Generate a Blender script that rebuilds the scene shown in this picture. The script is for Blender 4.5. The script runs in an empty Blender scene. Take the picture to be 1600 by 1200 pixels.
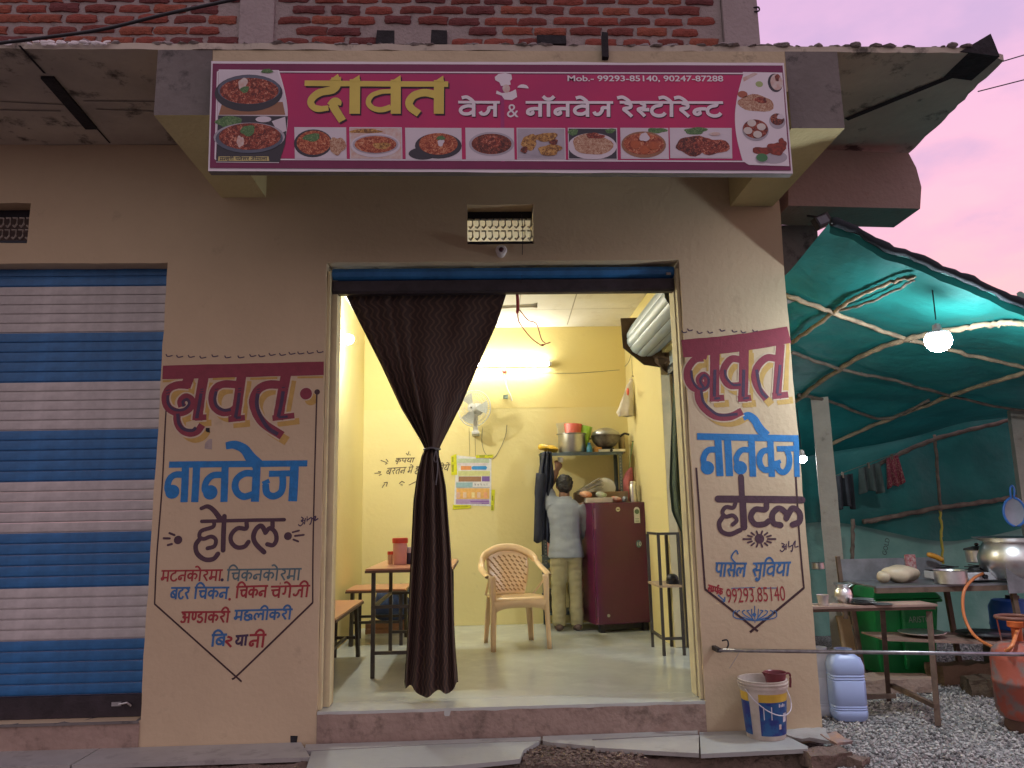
import bpy, bmesh, math, random
import numpy as np
from mathutils import Vector, Matrix, noise
from mathutils.bvhtree import BVHTree
random.seed(7)
R = math.radians
S = bpy.context.scene
COL = S.collection
# ------------------------------------------------------------------ camera
FPX, PITCH, YAW, ROLL = 1200.0, R(9.84), R(2.154), R(-1.133)
CAM = Vector((0, -4.80, 1.10))
_fwd = Vector((math.sin(YAW)*math.cos(PITCH), math.cos(YAW)*math.cos(PITCH), math.sin(PITCH)))
_rt = Vector((math.cos(YAW), -math.sin(YAW), 0)); _up = _rt.cross(_fwd)
AX = _rt*math.cos(ROLL) + _up*math.sin(ROLL)
AY = -_rt*math.sin(ROLL) + _up*math.cos(ROLL)
cd = bpy.data.cameras.new('camera'); cam = bpy.data.objects.new('camera', cd); COL.objects.link(cam)
cd.sensor_fit = 'HORIZONTAL'; cd.sensor_width = 36; cd.lens = 36*FPX/1600; cd.clip_start = 0.05; cd.clip_end = 2000
_m = Matrix((AX, AY, -_fwd)).transposed().to_4x4(); _m.translation = CAM
cam.matrix_world = _m
S.camera = cam
# ------------------------------------------------------------------ world: dusk sky, sun just gone
W = bpy.data.worlds.new('World'); S.world = W; W.use_nodes = True
nt = W.node_tree; nt.nodes.clear()
wo = nt.nodes.new('ShaderNodeOutputWorld'); bg = nt.nodes.new('ShaderNodeBackground')
sky = nt.nodes.new('ShaderNodeTexSky'); sky.sky_type = 'NISHITA'; sky.sun_disc = False
sky.sun_elevation = R(1.0); sky.sun_rotation = R(70)
tc = nt.nodes.new('ShaderNodeTexCoord')
sep = nt.nodes.new('ShaderNodeSeparateXYZ'); nt.links.new(tc.outputs['Generated'], sep.inputs[0])
ramp = nt.nodes.new('ShaderNodeValToRGB'); nt.links.new(sep.outputs['Z'], ramp.inputs[0])
cr = ramp.color_ramp
cr.elements[0].position = 0.0; cr.elements[0].color = (0.95, 0.42, 0.40, 1)
cr.elements[1].position = 0.75; cr.elements[1].color = (0.50, 0.34, 0.56, 1)
e = cr.elements.new(0.22); e.color = (0.97, 0.45, 0.48, 1)
e = cr.elements.new(0.36); e.color = (0.90, 0.45, 0.57, 1)
e = cr.elements.new(0.50); e.color = (0.66, 0.40, 0.61, 1)
mp = nt.nodes.new('ShaderNodeMapping'); mp.inputs['Scale'].default_value = (2.2, 2.2, 5.0)
nt.links.new(tc.outputs['Generated'], mp.inputs[0])
cn = nt.nodes.new('ShaderNodeTexNoise'); cn.inputs['Scale'].default_value = 3.4; cn.inputs['Detail'].default_value = 5
nt.links.new(mp.outputs[0], cn.inputs['Vector'])
cr2 = nt.nodes.new('ShaderNodeValToRGB'); nt.links.new(cn.outputs['Fac'], cr2.inputs[0])
cr2.color_ramp.elements[0].position = 0.42; cr2.color_ramp.elements[0].color = (0, 0, 0, 1)
cr2.color_ramp.elements[1].position = 0.62; cr2.color_ramp.elements[1].color = (1, 1, 1, 1)
cm = nt.nodes.new('ShaderNodeMath'); cm.operation = 'MULTIPLY'; cm.inputs[1].default_value = 0.5
nt.links.new(cr2.outputs[0], cm.inputs[0])
mx = nt.nodes.new('ShaderNodeMixRGB'); mx.inputs[2].default_value = (0.42, 0.315, 0.54, 1)
nt.links.new(cm.outputs[0], mx.inputs[0]); nt.links.new(ramp.outputs[0], mx.inputs[1])
mx2 = nt.nodes.new('ShaderNodeMixRGB'); mx2.blend_type = 'ADD'; mx2.inputs[0].default_value = 0.05
nt.links.new(mx.outputs[0], mx2.inputs[1]); nt.links.new(sky.outputs[0], mx2.inputs[2])
# the sunset side (ahead, to the right) glows; the sky turns dim lavender towards the opposite, eastern side
vd = nt.nodes.new('ShaderNodeVectorMath'); vd.operation = 'DOT_PRODUCT'; vd.inputs[1].default_value = (0.62, 0.78, 0.05)
nt.links.new(tc.outputs['Generated'], vd.inputs[0])
mr = nt.nodes.new('ShaderNodeMapRange'); mr.interpolation_type = 'SMOOTHSTEP'
mr.inputs['From Min'].default_value = -0.9; mr.inputs['From Max'].default_value = 0.7
nt.links.new(vd.outputs['Value'], mr.inputs['Value'])
mx3 = nt.nodes.new('ShaderNodeMixRGB'); mx3.inputs[1].default_value = (0.50, 0.415, 0.43, 1)
nt.links.new(mr.outputs['Result'], mx3.inputs[0]); nt.links.new(mx2.outputs[0], mx3.inputs[2])
bg.inputs['Strength'].default_value = 1.0
nt.links.new(mx3.outputs[0], bg.inputs[0]); nt.links.new(bg.outputs[0], wo.inputs[0])
# ------------------------------------------------------------------ exposure
S.view_settings.view_transform = 'Standard'; S.view_settings.look = 'None'
S.view_settings.exposure = 0.3; S.view_settings.gamma = 1.0; S.view_settings.use_curve_mapping = False
S.cycles.use_denoising = True
S.cycles.use_adaptive_sampling = True; S.cycles.adaptive_threshold = 0.02
S.cycles.max_bounces = 6; S.cycles.diffuse_bounces = 4; S.cycles.glossy_bounces = 3; S.cycles.transparent_max_bounces = 16
S.cycles.sample_clamp_indirect = 6.0; S.cycles.caustics_reflective = False; S.cycles.caustics_refractive = False

# ------------------------------------------------------------------ point look-ups on real planes
def ray(px, py): return AX*((px-800)/FPX) + AY*((600-py)/FPX) + _fwd
def aty(px, py, Y): d = ray(px, py); return CAM + d*((Y-CAM.y)/d.y)
def atz(px, py, Z): d = ray(px, py); return CAM + d*((Z-CAM.z)/d.z)
def atx(px, py, X): d = ray(px, py); return CAM + d*((X-CAM.x)/d.x)

# ------------------------------------------------------------------ materials
MATS = {}
def mat(name, col, rough=0.7, metal=0.0, var=0.15, scale=6.0, bump=0.0, bscale=60.0, col2=None, spec=0.5, emit=0.0, trans=0.0, detail=4.0, ecol=None, coat=0.0, bdist=0.01, alpha=1.0, thr=None):
    if name in MATS: return MATS[name]
    m = bpy.data.materials.new(name); m.use_nodes = True
    n = m.node_tree; b = n.nodes['Principled BSDF']
    c = tuple(col); c2 = tuple(col2) if col2 else tuple(x*(1-var) for x in c)
    if not col2: c = tuple(min(1, x*(1+var*0.6)) for x in c)
    t = n.nodes.new('ShaderNodeTexCoord'); z = n.nodes.new('ShaderNodeTexNoise')
    z.inputs['Scale'].default_value = scale; z.inputs['Detail'].default_value = detail; z.inputs['Roughness'].default_value = 0.6
    n.links.new(t.outputs['Object'], z.inputs['Vector'])
    r_ = n.nodes.new('ShaderNodeValToRGB')
    lo, hi = thr if thr else (0.33, 0.67)
    r_.color_ramp.elements[0].position = lo; r_.color_ramp.elements[0].color = (*c2, 1)
    r_.color_ramp.elements[1].position = hi; r_.color_ramp.elements[1].color = (*c, 1)
    n.links.new(z.outputs['Fac'], r_.inputs[0]); n.links.new(r_.outputs[0], b.inputs['Base Color'])
    b.inputs['Roughness'].default_value = rough; b.inputs['Metallic'].default_value = metal
    b.inputs['Specular IOR Level'].default_value = spec
    if coat: b.inputs['Coat Weight'].default_value = coat; b.inputs['Coat Roughness'].default_value = 0.15
    if alpha < 1: b.inputs['Alpha'].default_value = alpha
    if trans: b.inputs['Transmission Weight'].default_value = trans
    if emit:
        b.inputs['Emission Color'].default_value = (*(ecol or col), 1); b.inputs['Emission Strength'].default_value = emit
    if bump:
        z2 = n.nodes.new('ShaderNodeTexNoise'); z2.inputs['Scale'].default_value = bscale; z2.inputs['Detail'].default_value = 4
        n.links.new(t.outputs['Object'], z2.inputs['Vector'])
        bp = n.nodes.new('ShaderNodeBump'); bp.inputs['Strength'].default_value = bump; bp.inputs['Distance'].default_value = bdist
        n.links.new(z2.outputs['Fac'], bp.inputs['Height']); n.links.new(bp.outputs[0], b.inputs['Normal'])
    MATS[name] = m
    return m

def stained(name, base, stain, dark, rough=0.85, s1=1.6, s2=9.0, amt=0.55, damt=0.5, bump=0.35, bscale=34, bdist=0.012, dthr=(0.60, 0.72)):
    """plaster or concrete: base colour, broad soft stains, small dark blotches, trowel relief"""
    if name in MATS: return MATS[name]
    m = bpy.data.materials.new(name); m.use_nodes = True
    n = m.node_tree; b = n.nodes['Principled BSDF']; L = n.links.new
    t = n.nodes.new('ShaderNodeTexCoord')
    a = n.nodes.new('ShaderNodeTexNoise'); a.inputs['Scale'].default_value = s1; a.inputs['Detail'].default_value = 5; a.inputs['Roughness'].default_value = 0.65
    L(t.outputs['Object'], a.inputs['Vector'])
    ra = n.nodes.new('ShaderNodeValToRGB'); ra.color_ramp.elements[0].position = 0.35; ra.color_ramp.elements[1].position = 0.7
    L(a.outputs['Fac'], ra.inputs[0])
    ma = n.nodes.new('ShaderNodeMath'); ma.operation = 'MULTIPLY'; ma.inputs[1].default_value = amt; L(ra.outputs[0], ma.inputs[0])
    x1 = n.nodes.new('ShaderNodeMixRGB'); x1.inputs[1].default_value = (*base, 1); x1.inputs[2].default_value = (*stain, 1); L(ma.outputs[0], x1.inputs[0])
    d = n.nodes.new('ShaderNodeTexNoise'); d.inputs['Scale'].default_value = s2; d.inputs['Detail'].default_value = 5; d.inputs['Roughness'].default_value = 0.7
    L(t.outputs['Object'], d.inputs['Vector'])
    rd = n.nodes.new('ShaderNodeValToRGB'); rd.color_ramp.elements[0].position = dthr[0]; rd.color_ramp.elements[1].position = dthr[1]
    L(d.outputs['Fac'], rd.inputs[0])
    md = n.nodes.new('ShaderNodeMath'); md.operation = 'MULTIPLY'; md.inputs[1].default_value = damt; L(rd.outputs[0], md.inputs[0])
    x2 = n.nodes.new('ShaderNodeMixRGB'); x2.inputs[2].default_value = (*dark, 1); L(x1.outputs[0], x2.inputs[1]); L(md.outputs[0], x2.inputs[0])
    L(x2.outputs[0], b.inputs['Base Color']); b.inputs['Roughness'].default_value = rough
    b.inputs['Specular IOR Level'].default_value = 0.3
    if bump:
        z = n.nodes.new('ShaderNodeTexNoise'); z.inputs['Scale'].default_value = bscale; z.inputs['Detail'].default_value = 3
        L(t.outputs['Object'], z.inputs['Vector'])
        bp = n.nodes.new('ShaderNodeBump'); bp.inputs['Strength'].default_value = bump; bp.inputs['Distance'].default_value = bdist
        L(z.outputs['Fac'], bp.inputs['Height']); L(bp.outputs[0], b.inputs['Normal'])
    MATS[name] = m
    return m

def paint(name, col, wear=0.12):       # brushed sign-writer's paint
    return mat('paint_'+name, col, rough=0.6, var=wear, scale=22, bump=0.15, bscale=90, detail=6)

# ------------------------------------------------------------------ mesh building
class MB:
    def __init__(s): s.v = []; s.f = []; s.mi = []; s.cur = 0
    def add(s, vs, fs):
        o = len(s.v); s.v += [tuple(p) for p in vs]
        for f in fs: s.f.append(tuple(i+o for i in f)); s.mi.append(s.cur)
        return s
    def box(s, x0, x1, y0, y1, z0, z1):
        v = [(x0,y0,z0),(x1,y0,z0),(x1,y1,z0),(x0,y1,z0),(x0,y0,z1),(x1,y0,z1),(x1,y1,z1),(x0,y1,z1)]
        return s.add(v, [(0,3,2,1),(4,5,6,7),(0,1,5,4),(1,2,6,5),(2,3,7,6),(3,0,4,7)])
    def obox(s, c, ax, ay, az):        # oriented box, half-vectors
        c = Vector(c); ax = Vector(ax); ay = Vector(ay); az = Vector(az)
        v = [c+ax*i+ay*j+az*k for k in (-1,1) for i,j in ((-1,-1),(1,-1),(1,1),(-1,1))]
        return s.add(v, [(0,3,2,1),(4,5,6,7),(0,1,5,4),(1,2,6,5),(2,3,7,6),(3,0,4,7)])
    def bar(s, a, b, w, h=None):       # square bar between points
        a = Vector(a); b = Vector(b); d = b-a; l = d.length/2; d.normalize()
        u = d.cross(Vector((0,0,1)))
        if u.length < 1e-3: u = Vector((1,0,0))
        u.normalize(); t = u.cross(d)
        return s.obox((a+b)/2, d*l, u*w/2, t*(h or w)/2)
    def tube(s, pts, r, n=8, cap=True, squash=None):
        pts = [Vector(p) for p in pts]; rs = r if isinstance(r, (list, tuple)) else [r]*len(pts)
        o = len(s.v); ref = None; m = len(pts)
        for i, p in enumerate(pts):
            d = (pts[min(i+1, m-1)]-pts[max(i-1, 0)]).normalized()
            if ref is None: ref = Vector((0,0,1)) if abs(d.z) < 0.9 else Vector((1,0,0))
            u = d.cross(ref).normalized(); w = u.cross(d); ref = w if False else ref
            for k in range(n):
                a = 2*math.pi*k/n
                s.v.append(tuple(p + (u*math.cos(a)+w*math.sin(a))*rs[i]))
        for i in range(m-1):
            for k in range(n):
                k2 = (k+1) % n
                s.f.append((o+i*n+k, o+i*n+k2, o+(i+1)*n+k2, o+(i+1)*n+k)); s.mi.append(s.cur)
        if cap:
            s.f.append(tuple(o+k for k in range(n))[::-1]); s.mi.append(s.cur)
            s.f.append(tuple(o+(m-1)*n+k for k in range(n))); s.mi.append(s.cur)
        return s
    def lathe(s, prof, c=(0,0,0), n=24, axis='z', cap=(True, True), sx=1, sy=1):
        o = len(s.v); c = Vector(c); m = len(prof)
        for (r, h) in prof:
            for k in range(n):
                a = 2*math.pi*k/n
                p = (r*math.cos(a)*sx, r*math.sin(a)*sy, h)
                if axis == 'y': p = (p[0], h, p[1])
                if axis == 'x': p = (h, p[0], p[1])
                s.v.append(tuple(c+Vector(p)))
        for i in range(m-1):
            for k in range(n):
                k2 = (k+1) % n
                f = (o+i*n+k, o+i*n+k2, o+(i+1)*n+k2, o+(i+1)*n+k)
                s.f.append(f if axis != 'y' else f[::-1]); s.mi.append(s.cur)
        if cap[0]: s.f.append(tuple(o+k for k in range(n))[::-1]); s.mi.append(s.cur)
        if cap[1]: s.f.append(tuple(o+(m-1)*n+k for k in range(n))); s.mi.append(s.cur)
        return s
    def ell(s, c, rx, ry, rz, n=14, m=9):
        pr = [(max(1e-4, math.sin(math.pi*i/m)), -math.cos(math.pi*i/m)) for i in range(m+1)]
        o = len(s.v); c = Vector(c)
        for (r, h) in pr:
            for k in range(n):
                a = 2*math.pi*k/n; s.v.append((c.x+rx*r*math.cos(a), c.y+ry*r*math.sin(a), c.z+rz*h))
        for i in range(m):
            for k in range(n):
                k2 = (k+1) % n; s.f.append((o+i*n+k, o+i*n+k2, o+(i+1)*n+k2, o+(i+1)*n+k)); s.mi.append(s.cur)
        return s
    def grid(s, rows):                 # rows: list of lists of points
        o = len(s.v); w = len(rows[0])
        for r in rows: s.v += [tuple(p) for p in r]
        for i in range(len(rows)-1):
            for k in range(w-1):
                s.f.append((o+i*w+k, o+i*w+k+1, o+(i+1)*w+k+1, o+(i+1)*w+k)); s.mi.append(s.cur)
        return s
    def prism(s, poly, y0, y1):        # polygon in XZ extruded along Y
        n = len(poly); o = len(s.v)
        s.v += [(x, y0, z) for x, z in poly] + [(x, y1, z) for x, z in poly]
        s.f.append(tuple(o+i for i in range(n))); s.mi.append(s.cur)
        s.f.append(tuple(o+n+i for i in range(n))[::-1]); s.mi.append(s.cur)
        for i in range(n):
            j = (i+1) % n; s.f.append((o+j, o+i, o+n+i, o+n+j)); s.mi.append(s.cur)
        return s
    def prismz(s, poly, z0, z1):       # polygon in XY extruded along Z
        n = len(poly); o = len(s.v)
        s.v += [(x, y, z0) for x, y in poly] + [(x, y, z1) for x, y in poly]
        s.f.append(tuple(o+i for i in range(n))[::-1]); s.mi.append(s.cur)
        s.f.append(tuple(o+n+i for i in range(n))); s.mi.append(s.cur)
        for i in range(n):
            j = (i+1) % n; s.f.append((o+i, o+j, o+n+j, o+n+i)); s.mi.append(s.cur)
        return s
    def xf(s, M, start=0):
        for i in range(start, len(s.v)): s.v[i] = tuple(M @ Vector(s.v[i]))
        return s
    def jit(s, amt, f=3.0, axes=(1,1,1)):
        for i, p in enumerate(s.v):
            q = noise.noise_vector(Vector(p)*f); s.v[i] = (p[0]+q[0]*amt*axes[0], p[1]+q[1]*amt*axes[1], p[2]+q[2]*amt*axes[2])
        return s

def rootof(o):
    while o.parent: o = o.parent
    return o
def obj(name, mb, m, parent=None, smooth=False, local=False, bevel=0.0, sub=0, solid=0.0, auto=None):
    me = bpy.data.meshes.new(name)
    if parent and not local:
        L = rootof(parent).location; vs = [(x-L.x, y-L.y, z-L.z) for x, y, z in mb.v]
    else: vs = mb.v
    me.from_pydata(vs, [], mb.f)
    ms = m if isinstance(m, (list, tuple)) else [m]
    for q in ms: me.materials.append(q)
    if len(ms) > 1: me.polygons.foreach_set('material_index', mb.mi)
    if smooth: me.polygons.foreach_set('use_smooth', [True]*len(me.polygons))
    me.update()
    if auto:
        try: me.set_sharp_from_angle(angle=R(auto))
        except Exception: pass
    o = bpy.data.objects.new(name, me); COL.objects.link(o); o.parent = parent
    if bevel:
        b = o.modifiers.new('bevel', 'BEVEL'); b.width = bevel; b.segments = 2; b.limit_method = 'ANGLE'; b.angle_limit = R(35)
    if solid:
        b = o.modifiers.new('solid', 'SOLIDIFY'); b.thickness = solid; b.offset = 0
    if sub:
        b = o.modifiers.new('sub', 'SUBSURF'); b.levels = sub; b.render_levels = sub
    return o
def clone(o, parent, loc=None, name=None, m=None):
    c = o.copy(); COL.objects.link(c); c.parent = parent
    if loc is not None: c.location = loc
    return c
def tag(o, label, cat, group=None):
    o['label'] = label; o['category'] = cat
    if group: o['group'] = group
    return o
def thing(name, label, cat, loc=(0,0,0), rz=0.0, group=None):
    o = bpy.data.objects.new(name, None); COL.objects.link(o); o.location = loc; o.rotation_euler = (0,0,rz)
    o.empty_display_size = 0.1
    return tag(o, label, cat, group)
def struct(name, mb, m, **k):
    o = obj(name, mb, m, **k); o['kind'] = 'structure'; return o
def smoothpts(pts, k=6):               # Catmull-Rom
    pts = [Vector(p) for p in pts]
    if len(pts) < 3: return pts
    P = [2*pts[0]-pts[1]] + pts + [2*pts[-1]-pts[-2]]; out = []
    for i in range(1, len(P)-2):
        a, b, c, d = P[i-1], P[i], P[i+1], P[i+2]
        for j in range(k):
            t = j/k
            out.append(0.5*((2*b)+(c-a)*t+(2*a-5*b+4*c-d)*t*t+(3*b-a-3*c+d)*t**3))
    out.append(pts[-1]); return out

# ------------------------------------------------------------------ lettering: brush strokes on a wall plane
_k = [0]
def ribbon(mb, pts, w, y, round_=False, smooth=True):
    """pts are (X,Z) on the plane Y=y facing -Y"""
    P = [Vector((p[0], p[1], 0)) for p in pts]
    if smooth: P = smoothpts(P, 5)
    _k[0] = (_k[0]+1) % 9; yy = y-0.00003*_k[0]
    ws = w if isinstance(w, (list, tuple)) else None
    n = len(P); vs = []
    for i, p in enumerate(P):
        d = P[min(i+1, n-1)]-P[max(i-1, 0)]
        if d.length < 1e-9: d = Vector((1,0,0))
        d.normalize(); q = Vector((-d.y, d.x, 0))
        ww = w if ws is None else ws[0]+(ws[1]-ws[0])*i/(n-1)
        ww *= 1+0.05*noise.noise(p*40)
        yi = yy-0.000002*i
        vs += [(p.x+q.x*ww/2, yi, p.y+q.y*ww/2), (p.x-q.x*ww/2, yi, p.y-q.y*ww/2)]
    mb.add(vs, [(2*i, 2*i+1, 2*i+3, 2*i+2) for i in range(n-1)])
    if round_:
        for c, ww in ((P[0], ws[0] if ws else w), (P[-1], ws[1] if ws else w)): disc(mb, c.x, c.y, ww/2, ww/2, yy-0.00002, 10)
def disc(mb, x, z, rx, rz, y, n=24, a0=0, a1=2*math.pi):
    vs = [(x+rx*math.cos(a0+(a1-a0)*i/n), y, z+rz*math.sin(a0+(a1-a0)*i/n)) for i in range(n)]
    mb.add(vs, [tuple(range(n))])
def poly(mb, pts, y): mb.add([(p[0], y, p[1]) for p in pts], [tuple(range(len(pts)))[::-1]])

G = {  # stroke letters: advance, stem x, strokes (headline at 1, baseline 0)
 'n':(.82,.62,[[(.62,1),(.62,0)],[(.62,.56),(.32,.56),(.13,.46),(.09,.28),(.2,.18),(.31,.26),(.27,.4)]]),
 'n_':(.5,.4,[[(.55,.56),(.32,.56),(.13,.46),(.09,.28),(.2,.18),(.31,.26),(.27,.4)]]),
 'v':(.85,.65,[[(.65,1),(.65,0)],[(.65,.7),(.42,.75),(.18,.63),(.1,.42),(.2,.22),(.44,.2),(.65,.38)]]),
 'b':(.85,.65,[[(.65,1),(.65,0)],[(.65,.7),(.42,.75),(.18,.63),(.1,.42),(.2,.22),(.44,.2),(.65,.38)],[(.2,.62),(.6,.32)]]),
 'j':(.9,.7,[[(.7,1),(.7,0)],[(.7,.62),(.46,.63),(.42,.42),(.3,.2),(.14,.2),(.08,.36)]]),
 'r':(.6,.4,[[(.2,.97),(.42,.84),(.4,.64),(.16,.54),(.28,.34),(.48,.02)]]),
 'T':(.7,.42,[[(.45,1),(.44,.82),(.22,.72),(.1,.5),(.14,.22),(.32,.08),(.52,.12),(.62,.28)]]),
 'k':(.95,.46,[[(.46,1),(.46,0)],[(.46,.62),(.26,.72),(.08,.56),(.12,.34),(.3,.3),(.46,.48)],[(.46,.6),(.66,.7),(.82,.56),(.8,.36),(.68,.2)]]),
 'm':(.8,.62,[[(.62,1),(.62,0)],[(.2,1),(.19,.42),(.08,.32),(.14,.18),(.26,.28),(.2,.4)],[(.22,.38),(.62,.38)]]),
 'm_':(.5,.4,[[(.2,1),(.19,.42),(.08,.32),(.14,.18),(.26,.28),(.2,.4)],[(.22,.38),(.5,.38)]]),
 'c':(.85,.66,[[(.66,1),(.66,0)],[(.06,.68),(.4,.7),(.66,.7)],[(.26,.7),(.22,.42),(.36,.2),(.55,.26),(.66,.42)]]),
 'g':(.8,.6,[[(.6,1),(.6,0)],[(.25,1),(.25,.5),(.17,.34),(.06,.4)]]),
 'a':(.9,.7,[[(.7,1),(.7,0)],[(.1,.82),(.28,.86),(.36,.7),(.2,.55),(.38,.42),(.34,.14),(.12,.1),(.04,.24)],[(.28,.52),(.7,.52)]]),
 'N_':(.5,.38,[[(.12,1),(.12,.5),(.24,.32),(.38,.5),(.38,1)]]),
 'D':(.62,.36,[[(.36,1),(.35,.84),(.15,.72),(.16,.56),(.4,.5),(.5,.3),(.36,.08),(.16,.1),(.08,.24)]]),
 'ch':(.85,.34,[[(.3,1),(.28,.86),(.12,.74),(.14,.56),(.34,.5),(.14,.4),(.16,.14),(.42,.06),(.66,.24),(.66,.52),(.5,.6),(.42,.46),(.54,.3),(.78,.1)]]),
 'l':(.95,.78,[[(.78,1),(.78,0)],[(.22,.04),(.08,.3),(.14,.6),(.3,.66),(.42,.48),(.4,.26)],[(.42,.5),(.56,.66),(.78,.54)]]),
 'y':(.85,.66,[[(.66,1),(.66,0)],[(.14,.98),(.28,.84),(.24,.64),(.12,.5),(.2,.3),(.42,.26),(.66,.44)]]),
 'p':(.8,.62,[[(.62,1),(.62,0)],[(.16,1),(.16,.58),(.26,.4),(.44,.38),(.62,.46)]]),
 's':(.9,.72,[[(.72,1),(.72,0)],[(.2,.98),(.36,.82),(.32,.62),(.12,.52),(.22,.32),(.38,.04)],[(.26,.5),(.72,.5)]]),
 's_':(.55,.4,[[(.2,.98),(.36,.82),(.32,.62),(.12,.52),(.22,.32),(.38,.04)],[(.26,.5),(.55,.5)]]),
 'dh':(.85,.66,[[(.66,1),(.66,0)],[(.1,.86),(.24,.96),(.28,.82),(.12,.64),(.12,.36),(.34,.26),(.66,.44)]]),
 'h':(.7,.44,[[(.44,1),(.43,.86),(.16,.8),(.14,.62),(.42,.62),(.5,.48),(.3,.36),(.14,.24),(.16,.02),(.34,-.14),(.52,-.08)]]),
 't':(.8,.6,[[(.6,1),(.6,0)],[(.6,.68),(.36,.7),(.16,.54),(.16,.3),(.32,.04)]]),
 'aa':(.36,.16,[[(.16,1),(.16,0)]]),
 'i':(.34,.16,[[(.16,0),(.16,1),(.24,1.28),(.48,1.4),(.72,1.24),(.86,1.0)]]),
 'ii':(.36,.16,[[(.16,0),(.16,1),(.08,1.28),(-.14,1.4),(-.34,1.24),(-.42,1.0)]]),
 ' ':(.35,0,[]),
}
MT = {  # marks set on the stem of the letter before
 'e':[[(0,1),(-.12,1.2),(-.3,1.36),(-.5,1.3)]], 'an':[[(-.03,1.26),(.03,1.26)]], 'OO':[[(-.24,1.42),(-.1,1.24),(.1,1.24),(.24,1.42)]],
 'u':[[(0,0),(-.02,-.16),(-.2,-.28),(-.3,-.16),(-.18,-.08)]], 'ri':[[(0,0),(-.14,-.14),(.02,-.28)]], 'reph':[[(0,1),(-.06,1.24),(.1,1.4),(.24,1.26)]],
}
def word(mb, txt, p0, p1, hpx, Y, w, slant=0.0, off=0.0013, headline=True, round_=False, mpp=None, hw=None):
    """txt: space-separated keys; p0,p1: headline ends in photo px; hpx: letter height px"""
    keys = [' ' if k == '_' else k for k in txt.split()]
    adv = 0; st = []; last = 0; base = 0
    hl = []; seg = 0
    for k in keys:
        if k in MT:
            st += [[(last+x, y) for x, y in s_] for s_ in MT[k]]; continue
        if k == 'o':
            st += [[(adv+.16, 1), (adv+.16, 0)]]; last = adv+.16; st += [[(last+x, y) for x, y in s_] for s_ in MT['e']]; adv += .36; continue
        if k == ' ':
            hl.append((seg, adv)); adv += .35; seg = adv; continue
        a, sx, ss = G[k]
        st += [[(adv+x, y) for x, y in s_] for s_ in ss]; last = adv+sx; adv += a
    hl.append((seg, adv))
    def mapf(x, y):
        t = x/adv
        px = p0[0]+(p1[0]-p0[0])*t + (y-1)*hpx*slant; py = p0[1]+(p1[1]-p0[1])*t + (1-y)*hpx
        q = aty(px, py, Y); return (q.x, q.z)
    mpp = mpp or (aty(p0[0]+1, p0[1], Y)-aty(p0[0], p0[1], Y)).length
    for s_ in st: ribbon(mb, [mapf(*q) for q in s_], w*mpp, Y-off, round_=round_)
    if headline:
        for a, b in hl: ribbon(mb, [mapf(a, 1), mapf((a+b)/2, 1), mapf(b, 1)], (hw or w)*mpp, Y-off)
def tr(crop, Y):                        # photo-crop coordinates -> plane point
    ox, oy, s = crop
    def f(p): q = aty(ox+p[0]/s, oy+p[1]/s, Y); return (q.x, q.z)
    return f
def latin(name, txt, m, parent, p0, hpx, Y, off, width_px=None, rot=0.0, bold=0.0):
    cu = bpy.data.curves.new(name, 'FONT'); cu.body = txt; cu.size = 1.0; cu.offset = bold
    t = bpy.data.objects.new(name, cu); COL.objects.link(t)
    dg = bpy.context.evaluated_depsgraph_get(); dg.update()
    me = bpy.data.meshes.new_from_object(t.evaluated_get(dg))
    bpy.data.objects.remove(t); bpy.data.curves.remove(cu)
    xs = [v.co.x for v in me.vertices]; ys = [v.co.y for v in me.vertices]
    w0 = max(xs)-min(xs); h0 = max(ys)-min(ys)
    a = aty(p0[0], p0[1], Y)
    mpp = (aty(p0[0]+1, p0[1], Y)-a).length
    sy = hpx*mpp/h0; sx = (width_px*mpp/w0) if width_px else sy
    L = rootof(parent).location
    for v in me.vertices:
        x = (v.co.x-min(xs))*sx; z = (v.co.y-min(ys))*sy
        v.co = (a.x+x*math.cos(rot)-z*math.sin(rot)-L.x, Y-off-L.y, a.z+x*math.sin(rot)+z*math.cos(rot)-L.z)
    me.materials.clear(); me.materials.append(m)
    o = bpy.data.objects.new(name, me); COL.objects.link(o); o.parent = parent
    return o
# ================================================================== SETTING: ground
GZ = -0.25
m_ground = stained('ground_earth', (0.16,0.14,0.125), (0.10,0.09,0.08), (0.05,0.045,0.04), s1=0.8, s2=6, bump=0.5, bscale=14)
g = MB(); g.add([(-300,-300,GZ-0.03),(300,-300,GZ-0.03),(300,300,GZ-0.03),(-300,300,GZ-0.03)], [(0,1,2,3)])
struct('ground', g, m_ground)
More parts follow.
